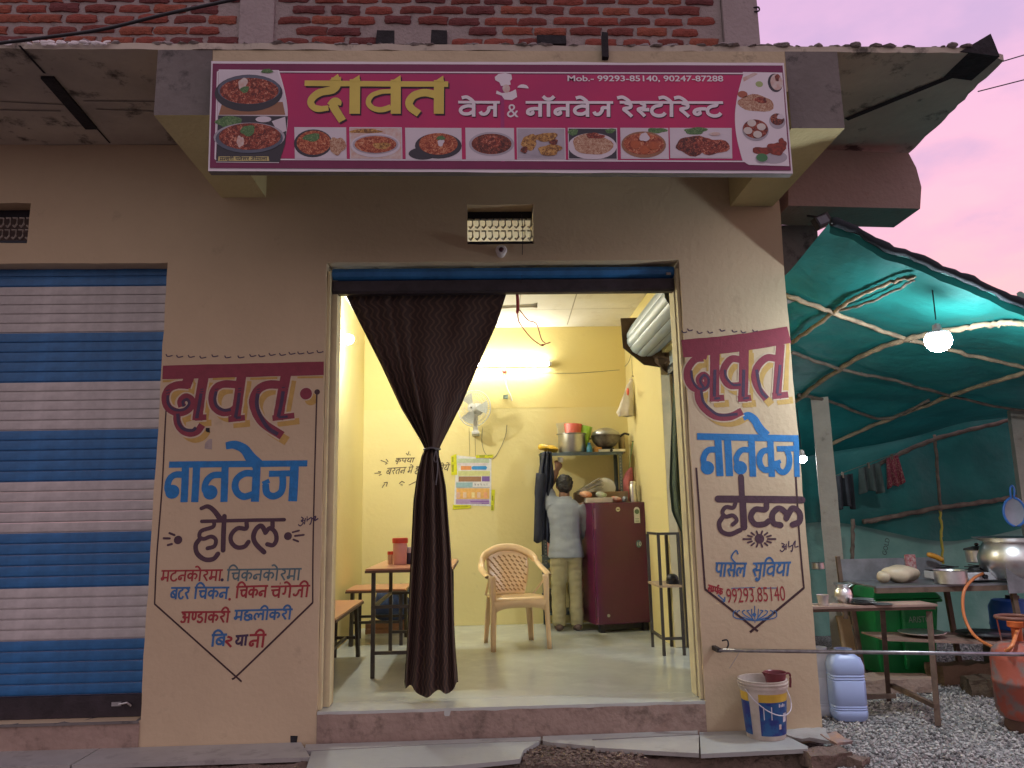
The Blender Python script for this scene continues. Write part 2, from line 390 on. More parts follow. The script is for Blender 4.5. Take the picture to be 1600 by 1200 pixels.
# gravel yard beside the shop
m_gravel = mat('gravel_bed', (0.42,0.41,0.40), rough=0.95, scale=55, col2=(0.08,0.08,0.08), bump=0.8, bscale=70, bdist=0.02, thr=(0.42,0.58))
rows = []
for j in range(40):
    y = -1.2+5.6*j/39
    rows.append([(2.0+5.0*i/50-0.15*(y < 0), y, GZ+0.02*noise.noise(Vector((i*0.3, j*0.3, 0)))-0.004) for i in range(51)])
struct('gravel_yard', MB().grid(rows), m_gravel, smooth=True)
st = MB(); rnd = random.Random(3)
oct_ = [(1,0,0),(-1,0,0),(0,1,0),(0,-1,0),(0,0,1),(0,0,-1)]; of = [(0,2,4),(2,1,4),(1,3,4),(3,0,4),(2,0,5),(1,2,5),(3,1,5),(0,3,5)]
for i in range(15000):
    u = rnd.random()**1.6
    y = -1.0+4.2*u; x = rnd.uniform(1.85, 4.6+0.3*y)
    if x < 2.03 and y > -0.12: continue
    s_ = rnd.uniform(0.006, 0.015); rot = Matrix.Rotation(rnd.uniform(0,6.3), 3, Vector((rnd.random(),rnd.random(),rnd.random()+.01)).normalized())
    st.cur = rnd.choice((0,0,1,1,2))
    z = GZ+0.02*noise.noise(Vector(((x-2)*3, (y+1.2)*2.1, 0)))+s_*0.3
    st.add([rot @ Vector((a*s_*rnd.uniform(.7,1.3), b*s_*rnd.uniform(.7,1.3), c*s_*rnd.uniform(.5,.9)))+Vector((x,y,z)) for a,b,c in oct_], of)
go = obj('gravel', st, [mat('stone_a',(0.52,0.51,0.49),rough=.9), mat('stone_b',(0.36,0.35,0.345),rough=.9), mat('stone_c',(0.16,0.16,0.16),rough=.9)])
go['kind'] = 'stuff'; go['label'] = 'loose grey gravel covering the yard under the tarpaulin shelter'

# ================================================================== THE SHOP BUILDING
WALLX0, WALLX1 = -4.2, 1.995
PZ = -0.165
m_wall = stained('cream_wash', (0.61,0.50,0.335), (0.51,0.41,0.275), (0.27,0.205,0.145), s1=1.1, s2=5, amt=0.7, damt=0.4, bump=0.4, bscale=30, bdist=0.006, dthr=(0.62,0.78))
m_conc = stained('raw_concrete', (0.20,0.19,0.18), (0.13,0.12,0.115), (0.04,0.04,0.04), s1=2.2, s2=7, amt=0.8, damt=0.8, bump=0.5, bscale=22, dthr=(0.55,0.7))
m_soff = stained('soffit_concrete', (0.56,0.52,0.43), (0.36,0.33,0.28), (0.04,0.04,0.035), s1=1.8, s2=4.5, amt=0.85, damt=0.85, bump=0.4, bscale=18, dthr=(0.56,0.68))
m_ywash = stained('lit_yellow_wash', (0.62,0.53,0.28), (0.45,0.38,0.20), (0.2,0.15,0.08), s1=2, s2=6, amt=0.6, damt=0.5, bump=0.4, bscale=30)
m_plinth = stained('plinth_plaster', (0.40,0.30,0.25), (0.25,0.185,0.155), (0.10,0.075,0.06), s1=2.4, s2=6, amt=0.8, damt=0.7, bump=0.7, bscale=20, bdist=0.015, dthr=(0.52,0.7))
m_room = stained('yellow_room_wall', (0.79,0.685,0.33), (0.75,0.63,0.28), (0.52,0.43,0.24), s1=0.9, s2=7, amt=0.5, damt=0.35, bump=0.22, bscale=20, dthr=(0.66,0.8))
m_ceil = stained('limewashed_slab', (0.78,0.76,0.70), (0.66,0.62,0.52), (0.42,0.36,0.27), s1=1.8, s2=3.5, amt=0.6, damt=0.5, bump=0.3, bscale=12, dthr=(0.58,0.75))

B = thing('shop_building', 'two storey roadside shop building with cream walls and bare brick upper floor', 'building', (0,0,0))

def holed_wall(x0, x1, z0, z1, y0, y1, holes, step=0.09):
    xs = sorted(set([x0, x1]+[h[0] for h in holes]+[h[1] for h in holes])); zs = sorted(set([z0, z1]+[h[2] for h in holes]+[h[3] for h in holes]))
    def sub(a):
        o = []
        for p, q in zip(a, a[1:]):
            n = max(1, int(round((q-p)/step))); o += [p+(q-p)*i/n for i in range(n)]
        return o+[a[-1]]
    xs, zs = sub(xs), sub(zs); mb = MB(); idx = {}
    def vid(i, k, side):
        if (i, k, side) not in idx: idx[(i, k, side)] = len(mb.v); mb.v.append((xs[i], (y0, y1)[side], zs[k]))
        return idx[(i, k, side)]
    def solid(i, k):
        if not (0 <= i < len(xs)-1 and 0 <= k < len(zs)-1): return False
        cx, cz = (xs[i]+xs[i+1])/2, (zs[k]+zs[k+1])/2
        return not any(h[0] < cx < h[1] and h[2] < cz < h[3] for h in holes)
    def q(*f): mb.f.append(f); mb.mi.append(0)
    for i in range(len(xs)-1):
        for k in range(len(zs)-1):
            if not solid(i, k): continue
            q(vid(i,k,0), vid(i+1,k,0), vid(i+1,k+1,0), vid(i,k+1,0)); q(vid(i,k,1), vid(i,k+1,1), vid(i+1,k+1,1), vid(i+1,k,1))
            if not solid(i-1,k): q(vid(i,k,0), vid(i,k+1,0), vid(i,k+1,1), vid(i,k,1))
            if not solid(i+1,k): q(vid(i+1,k,0), vid(i+1,k,1), vid(i+1,k+1,1), vid(i+1,k+1,0))
            if not solid(i,k-1): q(vid(i,k,0), vid(i,k,1), vid(i+1,k,1), vid(i+1,k,0))
            if not solid(i,k+1): q(vid(i,k+1,0), vid(i+1,k+1,0), vid(i+1,k+1,1), vid(i,k+1,1))
    return mb
OX0, OX1, OZ1 = -1.002, 1.298, 2.748
SX1, SZ0, SZ1 = -2.018, -0.02, 2.755
VENT = (-0.096, 0.342, 2.866, 3.137); VENT2 = (-3.35, -2.912, 2.89, 3.166)
fw = holed_wall(WALLX0, WALLX1, PZ-0.12, 3.568, 0.0, 0.23, [(OX0,OX1,-0.03,OZ1), (-3.95,SX1,SZ0,SZ1), VENT, VENT2])
fw.jit(0.006, 2.3, (1,0,1)); fw.jit(0.004, 11, (1,0,1))
front = obj('front_wall', fw, m_wall, B)
# lower band of the front wall: rough unpainted plinth render, a skin over the wall foot
pl = MB()
def skin(x0, x1, z0, z1, t=0.006, step=0.07):
    nx = int((x1-x0)/step)+1; nz = max(2, int((z1-z0)/step)+1); rows = []
    for k in range(nz+1):
        z = z0+(z1-z0)*k/nz
        rows.append([(x0+(x1-x0)*i/nx, -t-0.004*noise.noise(Vector((i*.7,k*.7,x0))), z+(0.007*noise.noise(Vector((i*.5, 3.1, x0))) if k == nz else 0)) for i in range(nx+1)])
    pl.grid(rows)
skin(OX0+0.002, OX1-0.002, PZ-0.1, -0.018)
skin(-3.95, SX1, PZ-0.1, -0.034)
obj('plinth_render', pl, m_plinth, B, smooth=True)
# sill of the shutter and threshold lip of the shop
obj('shutter_sill', MB().box(-3.95,SX1-0.004,-0.014,0.2,-0.034,-0.021).jit(0.004,6), m_conc, B)
# upper storey: mortar core, columns, every brick
m_mortar = stained('lime_mortar', (0.33,0.29,0.28), (0.24,0.20,0.20), (0.10,0.08,0.08), s1=3, s2=12, bump=0.8, bscale=50)
uw = obj('upper_wall', MB().box(-4.6,1.70,0.012,0.23,3.72,6.2), m_mortar, B)
obj('concrete_column', MB().box(1.705,1.948,-0.02,0.24,3.72,6.2).jit(0.008,5), stained('column_plaster',(0.36,0.32,0.32),(0.26,0.22,0.22),(0.12,0.1,0.1),bump=.6), B)
cc = aty(402,35,0)
obj('concrete_column', MB().box(-1.63,-1.40,-0.006,0.011,3.72,6.2).jit(0.004,5), MATS['column_plaster'], B)
brickmats = [stained('brick_%s' % n_, c_, tuple(x*.62 for x in c_), (0.07,0.035,0.035), s1=7, s2=14, amt=.8, damt=.6, bump=.9, bscale=60) for n_, c_ in
   (('red',(0.29,0.080,0.06)),('dull',(0.21,0.062,0.052)),('bright',(0.32,0.10,0.065)),('purple',(0.17,0.055,0.055)))]
bvar = []
rb = random.Random(11)
for i in range(8):
    b = MB(); nx, nz = 5, 3
    L_, H_ = 0.212, 0.062
    rows = []
    for k in range(nz+1):
        rows.append([])
        for q in range(nx+1):
            x = -L_/2+L_*q/nx; z = -H_/2+H_*k/nz; ed = (q in (0,nx)) + (k in (0,nz))
            rows[-1].append((x+rb.uniform(-.006,.006)*(1+ed*.6), -0.016-0.004*rb.random()+0.006*(ed > 0)+0.008*(ed > 1), z+rb.uniform(-.005,.005)))
    b.grid(rows)
    per = [rows[0][q] for q in range(nx+1)]+[rows[k][nx] for k in range(1,nz+1)]+[rows[nz][q] for q in range(nx-1,-1,-1)]+[rows[k][0] for k in range(nz-1,0,-1)]
    n_ = len(per); b.add(per+[(p[0],0.03,p[2]) for p in per], [(j,n_+j,n_+(j+1)%n_,(j+1)%n_) for j in range(n_)])
    me = bpy.data.meshes.new('brick'); me.from_pydata(b.v, [], b.f); me.materials.append(brickmats[i % 4]); me.update(); bvar.append(me)
for row in range(9):
    z = 4.245+row*0.0805
    x = -3.75+(0.118 if row % 2 else 0)
    while x < 1.63:
        if not (-1.63-.06 < x < -1.40+.06):
            hole = (row in (1,2) and -0.74 < x < -0.2) or (row == 1 and 0.38 < x < 0.72)
            if not hole:
                o = bpy.data.objects.new('brick', rb.choice(bvar)); COL.objects.link(o); o.parent = uw
                o.location = (x+rb.uniform(-.012,.012), 0.014+rb.uniform(-.003,.004), z+rb.uniform(-.006,.006)); o.rotation_euler = (0, rb.uniform(-.012,.012), 0)
                o.scale = (rb.uniform(.84,1.03), 1, rb.uniform(.84,1.0))
        x += 0.236
m_black = mat('dull_black', (0.02,0.02,0.024), rough=.9, var=.4, scale=20, bump=.5)
for x0,x1,z0,z1 in ((-0.70,-0.58,4.30,4.40),(-0.33,-0.215,4.30,4.40),(0.40,0.60,4.30,4.37)):
    obj('black_patch', MB().box(x0,x1,-0.012,0.02,z0,z1).jit(.008,9), m_black, uw)  # plain black blocks set where bricks are left out
obj('mortar_patch', MB().box(-0.58,-0.33,-0.014,0.02,4.30,4.41).jit(.01,9), m_mortar, uw)
# floor slab with ragged edge: its soffit is the canopy
edge = []
def ragged(a, b, n, amp):
    return [(a[0]+(b[0]-a[0])*i/n + (amp*noise.noise(Vector((i*.9,a[1]*3,1.3))) if 0 < i else 0), a[1]+(b[1]-a[1])*i/n+(amp*noise.noise(Vector((i*.8,2.2,a[0])))if 0 < i else 0)) for i in range(n)]
poly_ = ragged((-4.6,-1.055),(2.79,-1.035),90,.014)+ragged((2.79,-1.035),(2.94,-0.965),4,.01)+ragged((2.94,-0.965),(3.02,0.20),20,.015)+[(1.99,0.22),(-4.6,0.22)]
slab = MB(); slab.prismz(poly_, 3.57, 3.605)
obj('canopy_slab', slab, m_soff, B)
cr_ = MB(); rr = random.Random(5)
for i in range(260):     # crumbling mortar along the slab edge
    x = -4.2+6.95*i/260+rr.uniform(-.02,.02); s_ = rr.uniform(.008,.03)
    cr_.ell((x, -1.03+rr.uniform(-.01,.03), 3.605+s_*.2), s_*1.4, s_, s_*rr.uniform(.3,.6), 7, 4)
o = obj('crumbled_edge', cr_.jit(.01,30), stained('crumb',(0.30,0.27,0.26),(0.12,0.11,0.11),(0.04,0.04,0.04),s1=5), B); o['kind'] = 'stuff'
wt = MB()
for i in range(70):
    x = rr.choice((rr.uniform(-3.3,-2.75),rr.uniform(-2.7,-2.1),rr.uniform(-2.3,-1.95))); s_ = rr.uniform(.006,.014); wt.ell((x,-1.066,3.59+rr.uniform(-.008,.012)), s_*1.8, .006, s_*.7, 7, 4)
o = obj('limewash_drips', wt.jit(.006,40), mat('limewash',(0.75,0.74,0.76)), B); o['kind'] = 'stuff'
# end pier below the side lintel
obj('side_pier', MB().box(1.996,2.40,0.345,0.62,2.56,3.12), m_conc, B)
# roof of the room behind, parapet block, dark wedge at the end of the slab
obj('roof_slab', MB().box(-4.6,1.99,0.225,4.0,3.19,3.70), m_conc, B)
wg = MB(); a1,a2,a3 = atz(1498,72,3.61), atz(1545,60,3.61), atz(1552,90,3.61)
w0 = aty(1496,76,-1.02); w1 = aty(1545,55,-1.02); w2 = aty(1553,84,-1.02)
wg.prism([(w0.x,w0.z-.03),(w2.x+.01,w0.z-.06),(w2.x,w2.z+.04),(w1.x,w1.z)], -1.04, -0.8)
obj('broken_upstand', wg.jit(.01,8), m_black, B)
# grooves in the soffit
def soffit_strip(pa, pb, w, name, m):
    a, b = atz(*pa, 3.569), atz(*pb, 3.569); d = (b-a).normalized(); q = Vector((-d.y,d.x,0))*w/2
    obj(name, MB().add([a+q,b+q,b-q,a-q], [(0,1,2,3)]).xf(Matrix.Translation((0,0,-0.003))), m, B)
soffit_strip((1552,92),(1322,186),0.05,'soffit_groove',m_black)
soffit_strip((30,70),(70,114),0.014,'soffit_groove',m_black)
soffit_strip((148,196),(172,223),0.012,'soffit_groove',m_black)
a, b = atz(74,119,3.569), atz(143,199,3.569)
obj('soffit_slot', MB().obox(((a.x+b.x)/2,(a.y+b.y)/2,3.562), ((b-a)/2), (0.036,0,0), (0,0,0.008)), m_black, B)
for (p,q) in (((0,158),(100,163)),((0,171),(95,173)),((130,157),(242,158)),((150,170),(240,173))): soffit_strip(p,q,0.008,'board_mark',m_conc)
# cantilever beams carrying the canopy (dark raw end; yellow wash brightened to paint in lamp light from below)
def beam(x0, x1, z0):
    mb = MB(); mb.box(x0,x1,-1.046,-0.001,z0,3.568)
    mb.mi = [1,0,2,0,0,0]
    mb2 = MB(); n = 12
    o = obj('cantilever_beam', mb, [m_ywash, m_ywash, m_conc], B); o.data.polygons.foreach_set('material_index', [0,0,1+1,0,0,0]); return o
beam(-1.694,-1.408,3.195); beam(1.662,1.952,3.118)
obj('edge_beam', MB().box(-1.406,1.660,-1.046,-0.90,3.33,3.567).jit(.004,4), stained('fascia_wash',(0.56,0.49,0.33),(0.40,0.34,0.23),(0.12,0.1,0.08),s1=1.5,s2=4,amt=.8,damt=.8), B)
rus = aty(945,80,-1.05)
obj('rusty_bracket', MB().box(rus.x-.015,rus.x+.015,-1.075,-1.047,rus.z-.05,rus.z+.09).jit(.01,20), m_black, B)
# side lintel sticking out past the corner
sb = [aty(1232,231,0),aty(1420,239,0),aty(1432,262,0),aty(1440,292,0),aty(1438,326,0),aty(1232,321,0)]
obj('side_lintel', MB().prism([(p.x,p.z) for p in sb][::-1], 0.0, 0.34).xf(Matrix.Translation((0,0.002,0))), stained('lintel_render',(0.42,0.30,0.26),(0.30,0.21,0.18),(0.15,0.1,0.09),bump=.5), B)
# ventilator grilles
def ventgrille(v, n, name='ventilator'):
    x0,x1,z0,z1 = v
    vo = obj(name, MB().box(x0,x1,0.118,0.15,z1-.05,z1), mat('vent_shade',(0.015,0.015,0.02),rough=.9), B)  # black strip paints shade into the top of the opening
    mj = mat('vent_cement',(0.40,0.37,0.33),rough=.8)
    zc = (z0+z1)/2
    for r_ in range(2):
        for i in range(n):
            cx = x0+(i+.5)*(x1-x0)/n; mb = MB(); w = (x1-x0)/n
            h = 0.062; zb = zc+(0.008+r_*0.004 if r_ else -0.078+0.008)
            pts = [(cx-w*.3,zb+h),(cx+w*.32,zb+h),(cx+w*.36,zb+h*.3),(cx,zb),(cx-w*.2,zb+.012)]
            mb.tube([(p[0],0.10,p[1]) for p in pts], 0.0065, 6)
            obj('lattice_piece', mb, mj, vo)
    obj('lattice_bar', MB().box(x0,x1,0.09,0.115,z0,zc-0.085), mat('vent_bar',(0.05,0.06,0.08),rough=.8), vo)
    return vo
vo = ventgrille(VENT, 10); ventgrille(VENT2, 10)
# bright strip seen through the ventilator = gap lit by the room lamps
# room
FX0, FX1, BY, CZ = -1.30, 1.57, 3.5, 3.18
m_floor = stained('polished_floor', (0.55,0.59,0.56), (0.42,0.45,0.42), (0.66,0.69,0.66), rough=0.2, s1=1.3, s2=3.0, amt=0.8, damt=0.5, bump=0.03, bscale=6, dthr=(0.5,0.7))
obj('room_floor', MB().box(FX0-.2,WALLX1-0.01,0.0,BY+.2,-0.24,0.0).xf(Matrix.Translation((0,0.231,0))), m_floor, B)
obj('threshold', MB().box(OX0+.003,OX1-.003,-0.004,0.232,-0.045,-0.001), m_floor, B)
ZSPL = aty(850,637,BY).z
m_room2 = stained('deep_yellow_wall', (0.79,0.66,0.285), (0.74,0.60,0.24), (0.5,0.38,0.18), s1=0.9, s2=7, amt=0.5, damt=0.3, bump=0.2, bscale=20, dthr=(0.66,0.8))
obj('back_wall', MB().box(FX0-.2,WALLX1-.01,BY,BY+.23,0.001,ZSPL), m_room, B); obj('upper_band', MB().box(FX0-.2,WALLX1-.01,BY-.0015,BY+.23,ZSPL+.0005,3.185), m_room2, B)
obj('left_wall', MB().box(FX0-.23,FX0,0.231,BY-.001,0.001,3.185), m_room, B)
# right wall with the side doorway (open, shutter rolled up)
DY0, DY1, DZ = 0.42, 1.85, 2.40
m_cream = mat('cream_jamb',(0.70,0.62,0.38),rough=.7,var=.12,scale=5,bump=.2,bscale=30)
rw = MB(); rw.box(FX1,WALLX1-.012,DY1,BY-.001,0.001,3.185); rw.box(FX1,WALLX1-.012,0.231,DY0,0.001,3.185); rw.box(FX1,WALLX1-.012,DY0+.001,DY1-.001,DZ+.1,3.185)
obj('right_wall', rw, m_room, B)
obj('ceiling', MB().box(FX0-.2,WALLX1-.01,0.231,BY+.2,CZ,CZ+.008), m_ceil, B)
crk = MB()
for pts in ([(.35,.3),(.38,1.2),(.36,2.2),(.39,3.4)],[(.9,.3),(.88,1.5),(.93,3.4)],[(-1.2,1.9),(0,1.88),(1.5,1.93)],[(-1.2,2.75),(0.2,2.77),(1.5,2.74)]):
    P = smoothpts([Vector((x,y,CZ-.002)) for x,y in pts],6)
    crk.add([p+Vector((.006,.004,0)) for p in P]+[p-Vector((.006,.004,0)) for p in P], [(i,i+1,len(P)+i+1,len(P)+i) for i in range(len(P)-1)])
obj('ceiling_joint', crk, mat('joint_grey',(0.40,0.37,0.30)), B)
# door jamb strips and shutter guide channels
for x0,x1,y0,y1,mm in ((OX0+.001,OX0+.018,0.03,0.075,m_cream),(OX0+.001,OX0+.052,0.105,0.23,m_cream),(OX1-.018,OX1-.001,0.03,0.075,m_cream),(OX1-.022,OX1-.001,0.105,0.23,m_cream)):
    obj('guide_channel', MB().box(x0,x1,y0,y1,0.002,2.70).jit(.003,4,(1,0,0)), mm, B)
m_dk = mat('guide_dark',(0.03,0.03,0.03),rough=.6)
for x0,x1 in ((OX0+.002,OX0+.008),(OX1-.008,OX1-.002)): obj('guide_slot', MB().box(x0,x1,0.076,0.104,0.003,2.69), m_dk, B)
# rolled-up front shutter: last blue slat and bottom bar
m_shblue = mat('shutter_blue',(0.028,0.155,0.38),rough=.45,var=.25,scale=9)
m_shwht = mat('shutter_white',(0.53,0.515,0.51),rough=.5,var=.18,scale=9)
m_shdk = mat('shutter_bar',(0.03,0.022,0.03),rough=.5,var=.4,scale=12,bump=.2)
ru = thing('rolled_shutter', 'rolled up dark blue shutter end above the open doorway', 'shutter', (0.15,0.12,2.57))
pr = lambda y,z: (y,z)
def profile_x(x0,x1,prof):    # extrude YZ profile along X
    n = len(prof); mb = MB()
    mb.add([(x0,y,z) for y,z in prof]+[(x1,y,z) for y,z in prof], [tuple(range(n)),tuple(range(2*n-1,n-1,-1))]+[(i,n+i,n+(i+1)%n,(i+1)%n) for i in range(n)])
    return mb
obj('slat', profile_x(OX0+.02,OX1-.02,[(.11,2.655),(.07,2.675),(.06,2.70),(.07,2.725),(.11,2.74),(.16,2.74),(.16,2.655)]), m_shblue, ru)
obj('bottom_bar', profile_x(OX0+.02,OX1-.02,[(.10,2.565),(.085,2.58),(.085,2.648),(.10,2.654),(.15,2.654),(.15,2.565)]), m_shdk, ru)
hh = aty(815,435,.08); obj('handle', MB().tube([(hh.x,.085,hh.z+.03),(hh.x+.004,.06,hh.z),(hh.x,.085,hh.z-.03)],.005,6), m_shdk, ru)
hh = aty(1045,427,.05); obj('maker_plate', MB().box(hh.x-.015,hh.x+.015,.055,.062,hh.z-.008,hh.z+.008), mat('plate_grey',(0.3,0.28,0.26)), ru)
# closed shutter of the neighbouring unit: every slat its own piece
sh = thing('roller_shutter', 'closed roller shutter painted in wide blue and white bands', 'shutter', (-3.0,0.12,0.0))
bands = [(418,448,1),(448,520,0),(520,597,1),(597,672,0),(672,752,1),(752,832,0),(832,918,1),(918,1000,0),(1000,1086,1)]
zof = lambda py: aty(110,py,0.12).z
for (pa,pb,bl) in bands:
    za, zb = zof(pa), zof(pb); n_ = 2 if pa == 418 else 5
    h = (za-zb)/n_; prof = []
    pro = [(0.006,0.0),(0.006,.006),(-.002,.0072),(-.0035,.014),(-.0042,h*.5),(-.0035,h-.010),(-.002,h-.001),(.012,h-.001),(.012,0)]
    me = None
    for i in range(n_):
        if me is None:
            o = obj('slat', profile_x(-0.97,0.98,pro), m_shblue if bl else m_shwht, sh, local=True); me = o
        else: o = clone(me, sh)
        o.location = (0, 0, zb+i*h)
zb = zof(1086)
bb = obj('bottom_bar', MB().box(-3.97,-2.02,.09,.14,SZ0+.003,zb-.001), m_shdk, sh)
hp = aty(182,1100,.09); obj('hasp', MB().box(hp.x-.025,hp.x+.03,.08,.09,hp.z-.01,hp.z+.012).tube([(hp.x+.02,.075,hp.z),(hp.x+.07,.07,hp.z+.01),(hp.x+.09,.08,hp.z-.01)],.006,6), mat('hasp_steel',(0.6,0.6,0.62),metal=.8,rough=.35), bb)
obj('head_box', MB().box(-3.97,-2.02,.16,.2,zof(418),2.75), m_shdk, sh)
# ------------------------------------------------------------------ front platform: stone slabs on rubble masonry
m_slab = stained('kota_slab', (0.42,0.42,0.40), (0.30,0.29,0.28), (0.14,0.13,0.12), rough=.55, s1=2.5, s2=7, amt=.7, damt=.6, bump=.15, bscale=30, dthr=(.55,.75))
m_slabl = stained('pale_slab', (0.38,0.40,0.39), (0.30,0.31,0.30), (0.3,0.3,0.28), rough=.5, s1=3, s2=8, bump=.1)
m_rub = stained('rubble_core', (0.22,0.16,0.13), (0.12,0.09,0.075), (0.03,0.025,0.02), s1=5, s2=12, amt=.8, damt=.8, bump=1, bscale=26, bdist=.03)
P = thing('front_platform', 'low stone slab step along the shop front with its middle broken away', 'step', (0,-0.2,GZ))
def zslab(name, pts, m, z=PZ, t=0.022):
    q = [atz(x,y,z) for x,y in pts]; return obj(name, MB().prismz([(p.x,p.y) for p in q][::-1], z-t, z), m, P)
q1 = atz(1255,1170,PZ)
core = MB(); rows = []
for j in range(14):
    y = -0.40+0.40*j/13
    rows.append([(-4.5+6.25*i/120, y, PZ-0.030+0.022*noise.noise(Vector((i*.5,j*.8,0)))+0.012*noise.noise(Vector((i*1.7,j*1.9,4)))-(0.10 if j == 0 else 0)-max(0,(4-j))*0.006) for i in range(121)])
core.grid(rows); core.grid([[ (x,-0.40,GZ-.05) for x,_,_ in rows[0]], rows[0]])
core.grid([[(1.75,-.40+.4*j/13,GZ-.05) for j in range(14)],[rows[j][-1] for j in range(14)]])
obj('rubble_core', core, m_rub, P, smooth=True)
EY = -0.004
def slabxy(pts, m, z=PZ, t=0.022, name='stone_slab'): return obj(name, MB().prismz(pts, z-t, z), m, P)
xb = [atz(x,1150,PZ).x for x in (500,520,680,845,1090)]
slabxy([(-4.5,-.30),(-2.25,-.30),(-2.24,EY),(-4.5,EY)], m_slab)
slabxy([(-2.235,-.31),(atz(480,1190,PZ).x,-.30),(atz(470,1160,PZ).x,EY),(-2.232,EY)], m_slab)
f1 = [(487,1172),(500,1170),(660,1166),(686,1172),(688,1197),(480,1203)]
zslab('pale_slab', [(478,1203),(487,1174),(690,1163),(842,1158),(818,1172),(812,1186),(765,1191),(700,1197)], m_slabl, PZ)
zslab('stone_slab', [(475,1173),(478,1163),(845,1151),(844,1157),(690,1162)], m_slab, PZ-.002)
zslab('stone_slab', [(848,1157),(848,1150),(1090,1141),(1090,1147),(925,1155),(930,1166),(860,1160)], m_slab, PZ-.001)
zslab('pale_slab', [(930,1168),(926,1157),(1092,1148),(1092,1177),(1018,1173),(1000,1172)], m_slab, PZ)
zslab('pale_slab', [(1095,1178),(1093,1144),(1208,1140),(1262,1166),(1262,1170)], m_slabl, PZ+.001)
sc = MB(); rs = random.Random(21)
for i in range(500):
    px_, py_ = rs.uniform(815,1010), rs.uniform(1166,1198); p = atz(px_,py_,PZ-.02); s_ = rs.uniform(.004,.013)
    sc.ell((p.x,p.y,PZ-.02+.004*rs.random()), s_*1.2, s_, s_*.6, 6, 4)
o = obj('mortar_crumbs', sc.jit(.006,60), m_rub, P); o['kind'] = 'stuff'
# ------------------------------------------------------------------ painted sign-writing on the front wall
m_mar = paint('maroon',(0.235,0.03,0.055)); m_och = paint('ochre',(0.52,0.34,0.09)); m_crm = paint('cream_gap',(0.60,0.50,0.36)); m_navy = paint('navy',(0.055,0.03,0.075))
m_blu = paint('blue',(0.012,0.19,0.50),.2); m_pur = paint('dark_purple',(0.075,0.035,0.055),.2); m_red = paint('red',(0.33,0.03,0.04),.2); m_teal = paint('grey_teal',(0.10,0.17,0.19),.2); m_lblu = paint('mid_blue',(0.04,0.15,0.36),.2); m_line = paint('line',(0.05,0.02,0.025))
def mppY(Y, px=800, py=700): return (aty(px+1,py,Y)-aty(px,py,Y)).length
def traced(name, crop, strokes, m, off, parent=front, Y=0.0, grow=0.0, shift=(0,0), round_=False, discs=()):
    f = tr(crop, Y); mb = MB(); k = mppY(Y)/crop[2]
    for s_ in strokes:
        pts, w = s_[0], s_[1]
        ww = [(x+grow)*k for x in w] if isinstance(w,(list,tuple)) else (w+grow)*k
        ribbon(mb, [f((x+shift[0],y+shift[1])) for x,y in pts], ww, Y-off, round_=round_, smooth=len(pts) > 2)
    for (x,y,r_) in discs:
        q = f((x+shift[0],y+shift[1])); disc(mb, q[0], q[1], (r_+grow/2)*k, (r_+grow/2)*k, Y-off)
    return obj(name, mb, m, parent)
CA = (220,540,4.6167)
bandL = [([(158,194),(700,180),(1320,164)],100)]
dL = [([(352,225),(322,300)],75),([(350,287),(270,284),(205,312),(178,375),(198,445),(262,482),(325,472),(366,430),(360,388),(322,372),(292,402),(300,440)],56),
      ([(268,470),(262,540),(292,602),(350,632),(408,618),(444,572)],52),
      ([(455,225),(428,380),(408,540)],72),([(392,522),(474,516)],42),
      ([(728,215),(705,380),(682,545)],68),([(705,283),(600,278),(540,308),(516,372),(532,442),(592,482),(660,470),(700,430)],56),([(632,532),(752,520)],44),
      ([(1048,210),(1018,370),(990,535)],74),([(950,524),(1108,504)],42),([(1012,284),(920,282),(850,316),(812,392),(832,482),(892,566),(1020,650)],62)]
inL = [([(196,358),(200,420),(240,460),(310,462),(350,420),(335,388),(305,405),(312,440)],20),([(268,490),(276,560),(312,602),(370,612),(400,592)],24),([(436,345),(420,440),(404,525)],24),
       ([(545,330),(535,390),(552,440),(600,466),(650,462)],22),([(712,340),(700,430),(684,520)],24),([(684,522),(722,518)],18),([(845,345),(838,420),(856,490),(915,590),(990,640)],28),([(1028,330),(1012,430),(992,515)],26),([(992,518),(1060,512)],18)]
tk = [([(x-12,y),(x+14,y-6)],7) for x,y in ((196,325),(196,345),(442,318),(440,336),(548,318),(714,312),(712,328),(848,318),(846,336),(1030,305))]
dotL = [(1192,347,43)]
traced('lettering_shadow', CA, dL, m_och, .0008, grow=4, shift=(36,40), discs=dotL)
traced('lettering_gap', CA, dL, m_crm, .0013, grow=22, discs=[(1192,347,40)])
traced('lettering', CA, bandL+dL, m_mar, .0019, discs=dotL)
traced('lettering_inline', CA, inL+tk, m_navy, .0024)
traced('lettering_shadow', CA, [([(158,258),(330,250)],16),([(380,246),(400,330)],12),([(520,240),(690,236)],18),([(790,240),(985,234)],16),([(1130,230),(1315,228)],14)], m_och, .0014)
ticks = [([(x,y),(x+12,y+16),(x+48,y+10)],8) for x,y in ((182,62),(258,68),(342,68),(425,74),(512,64),(605,72),(700,72),(785,62),(850,64),(925,54),(1000,54),(1068,46),(1132,44),(1200,40),(1270,34))]
traced('brush_tick', CA, ticks, m_navy, .0012)
CB = (240,690,6.0)
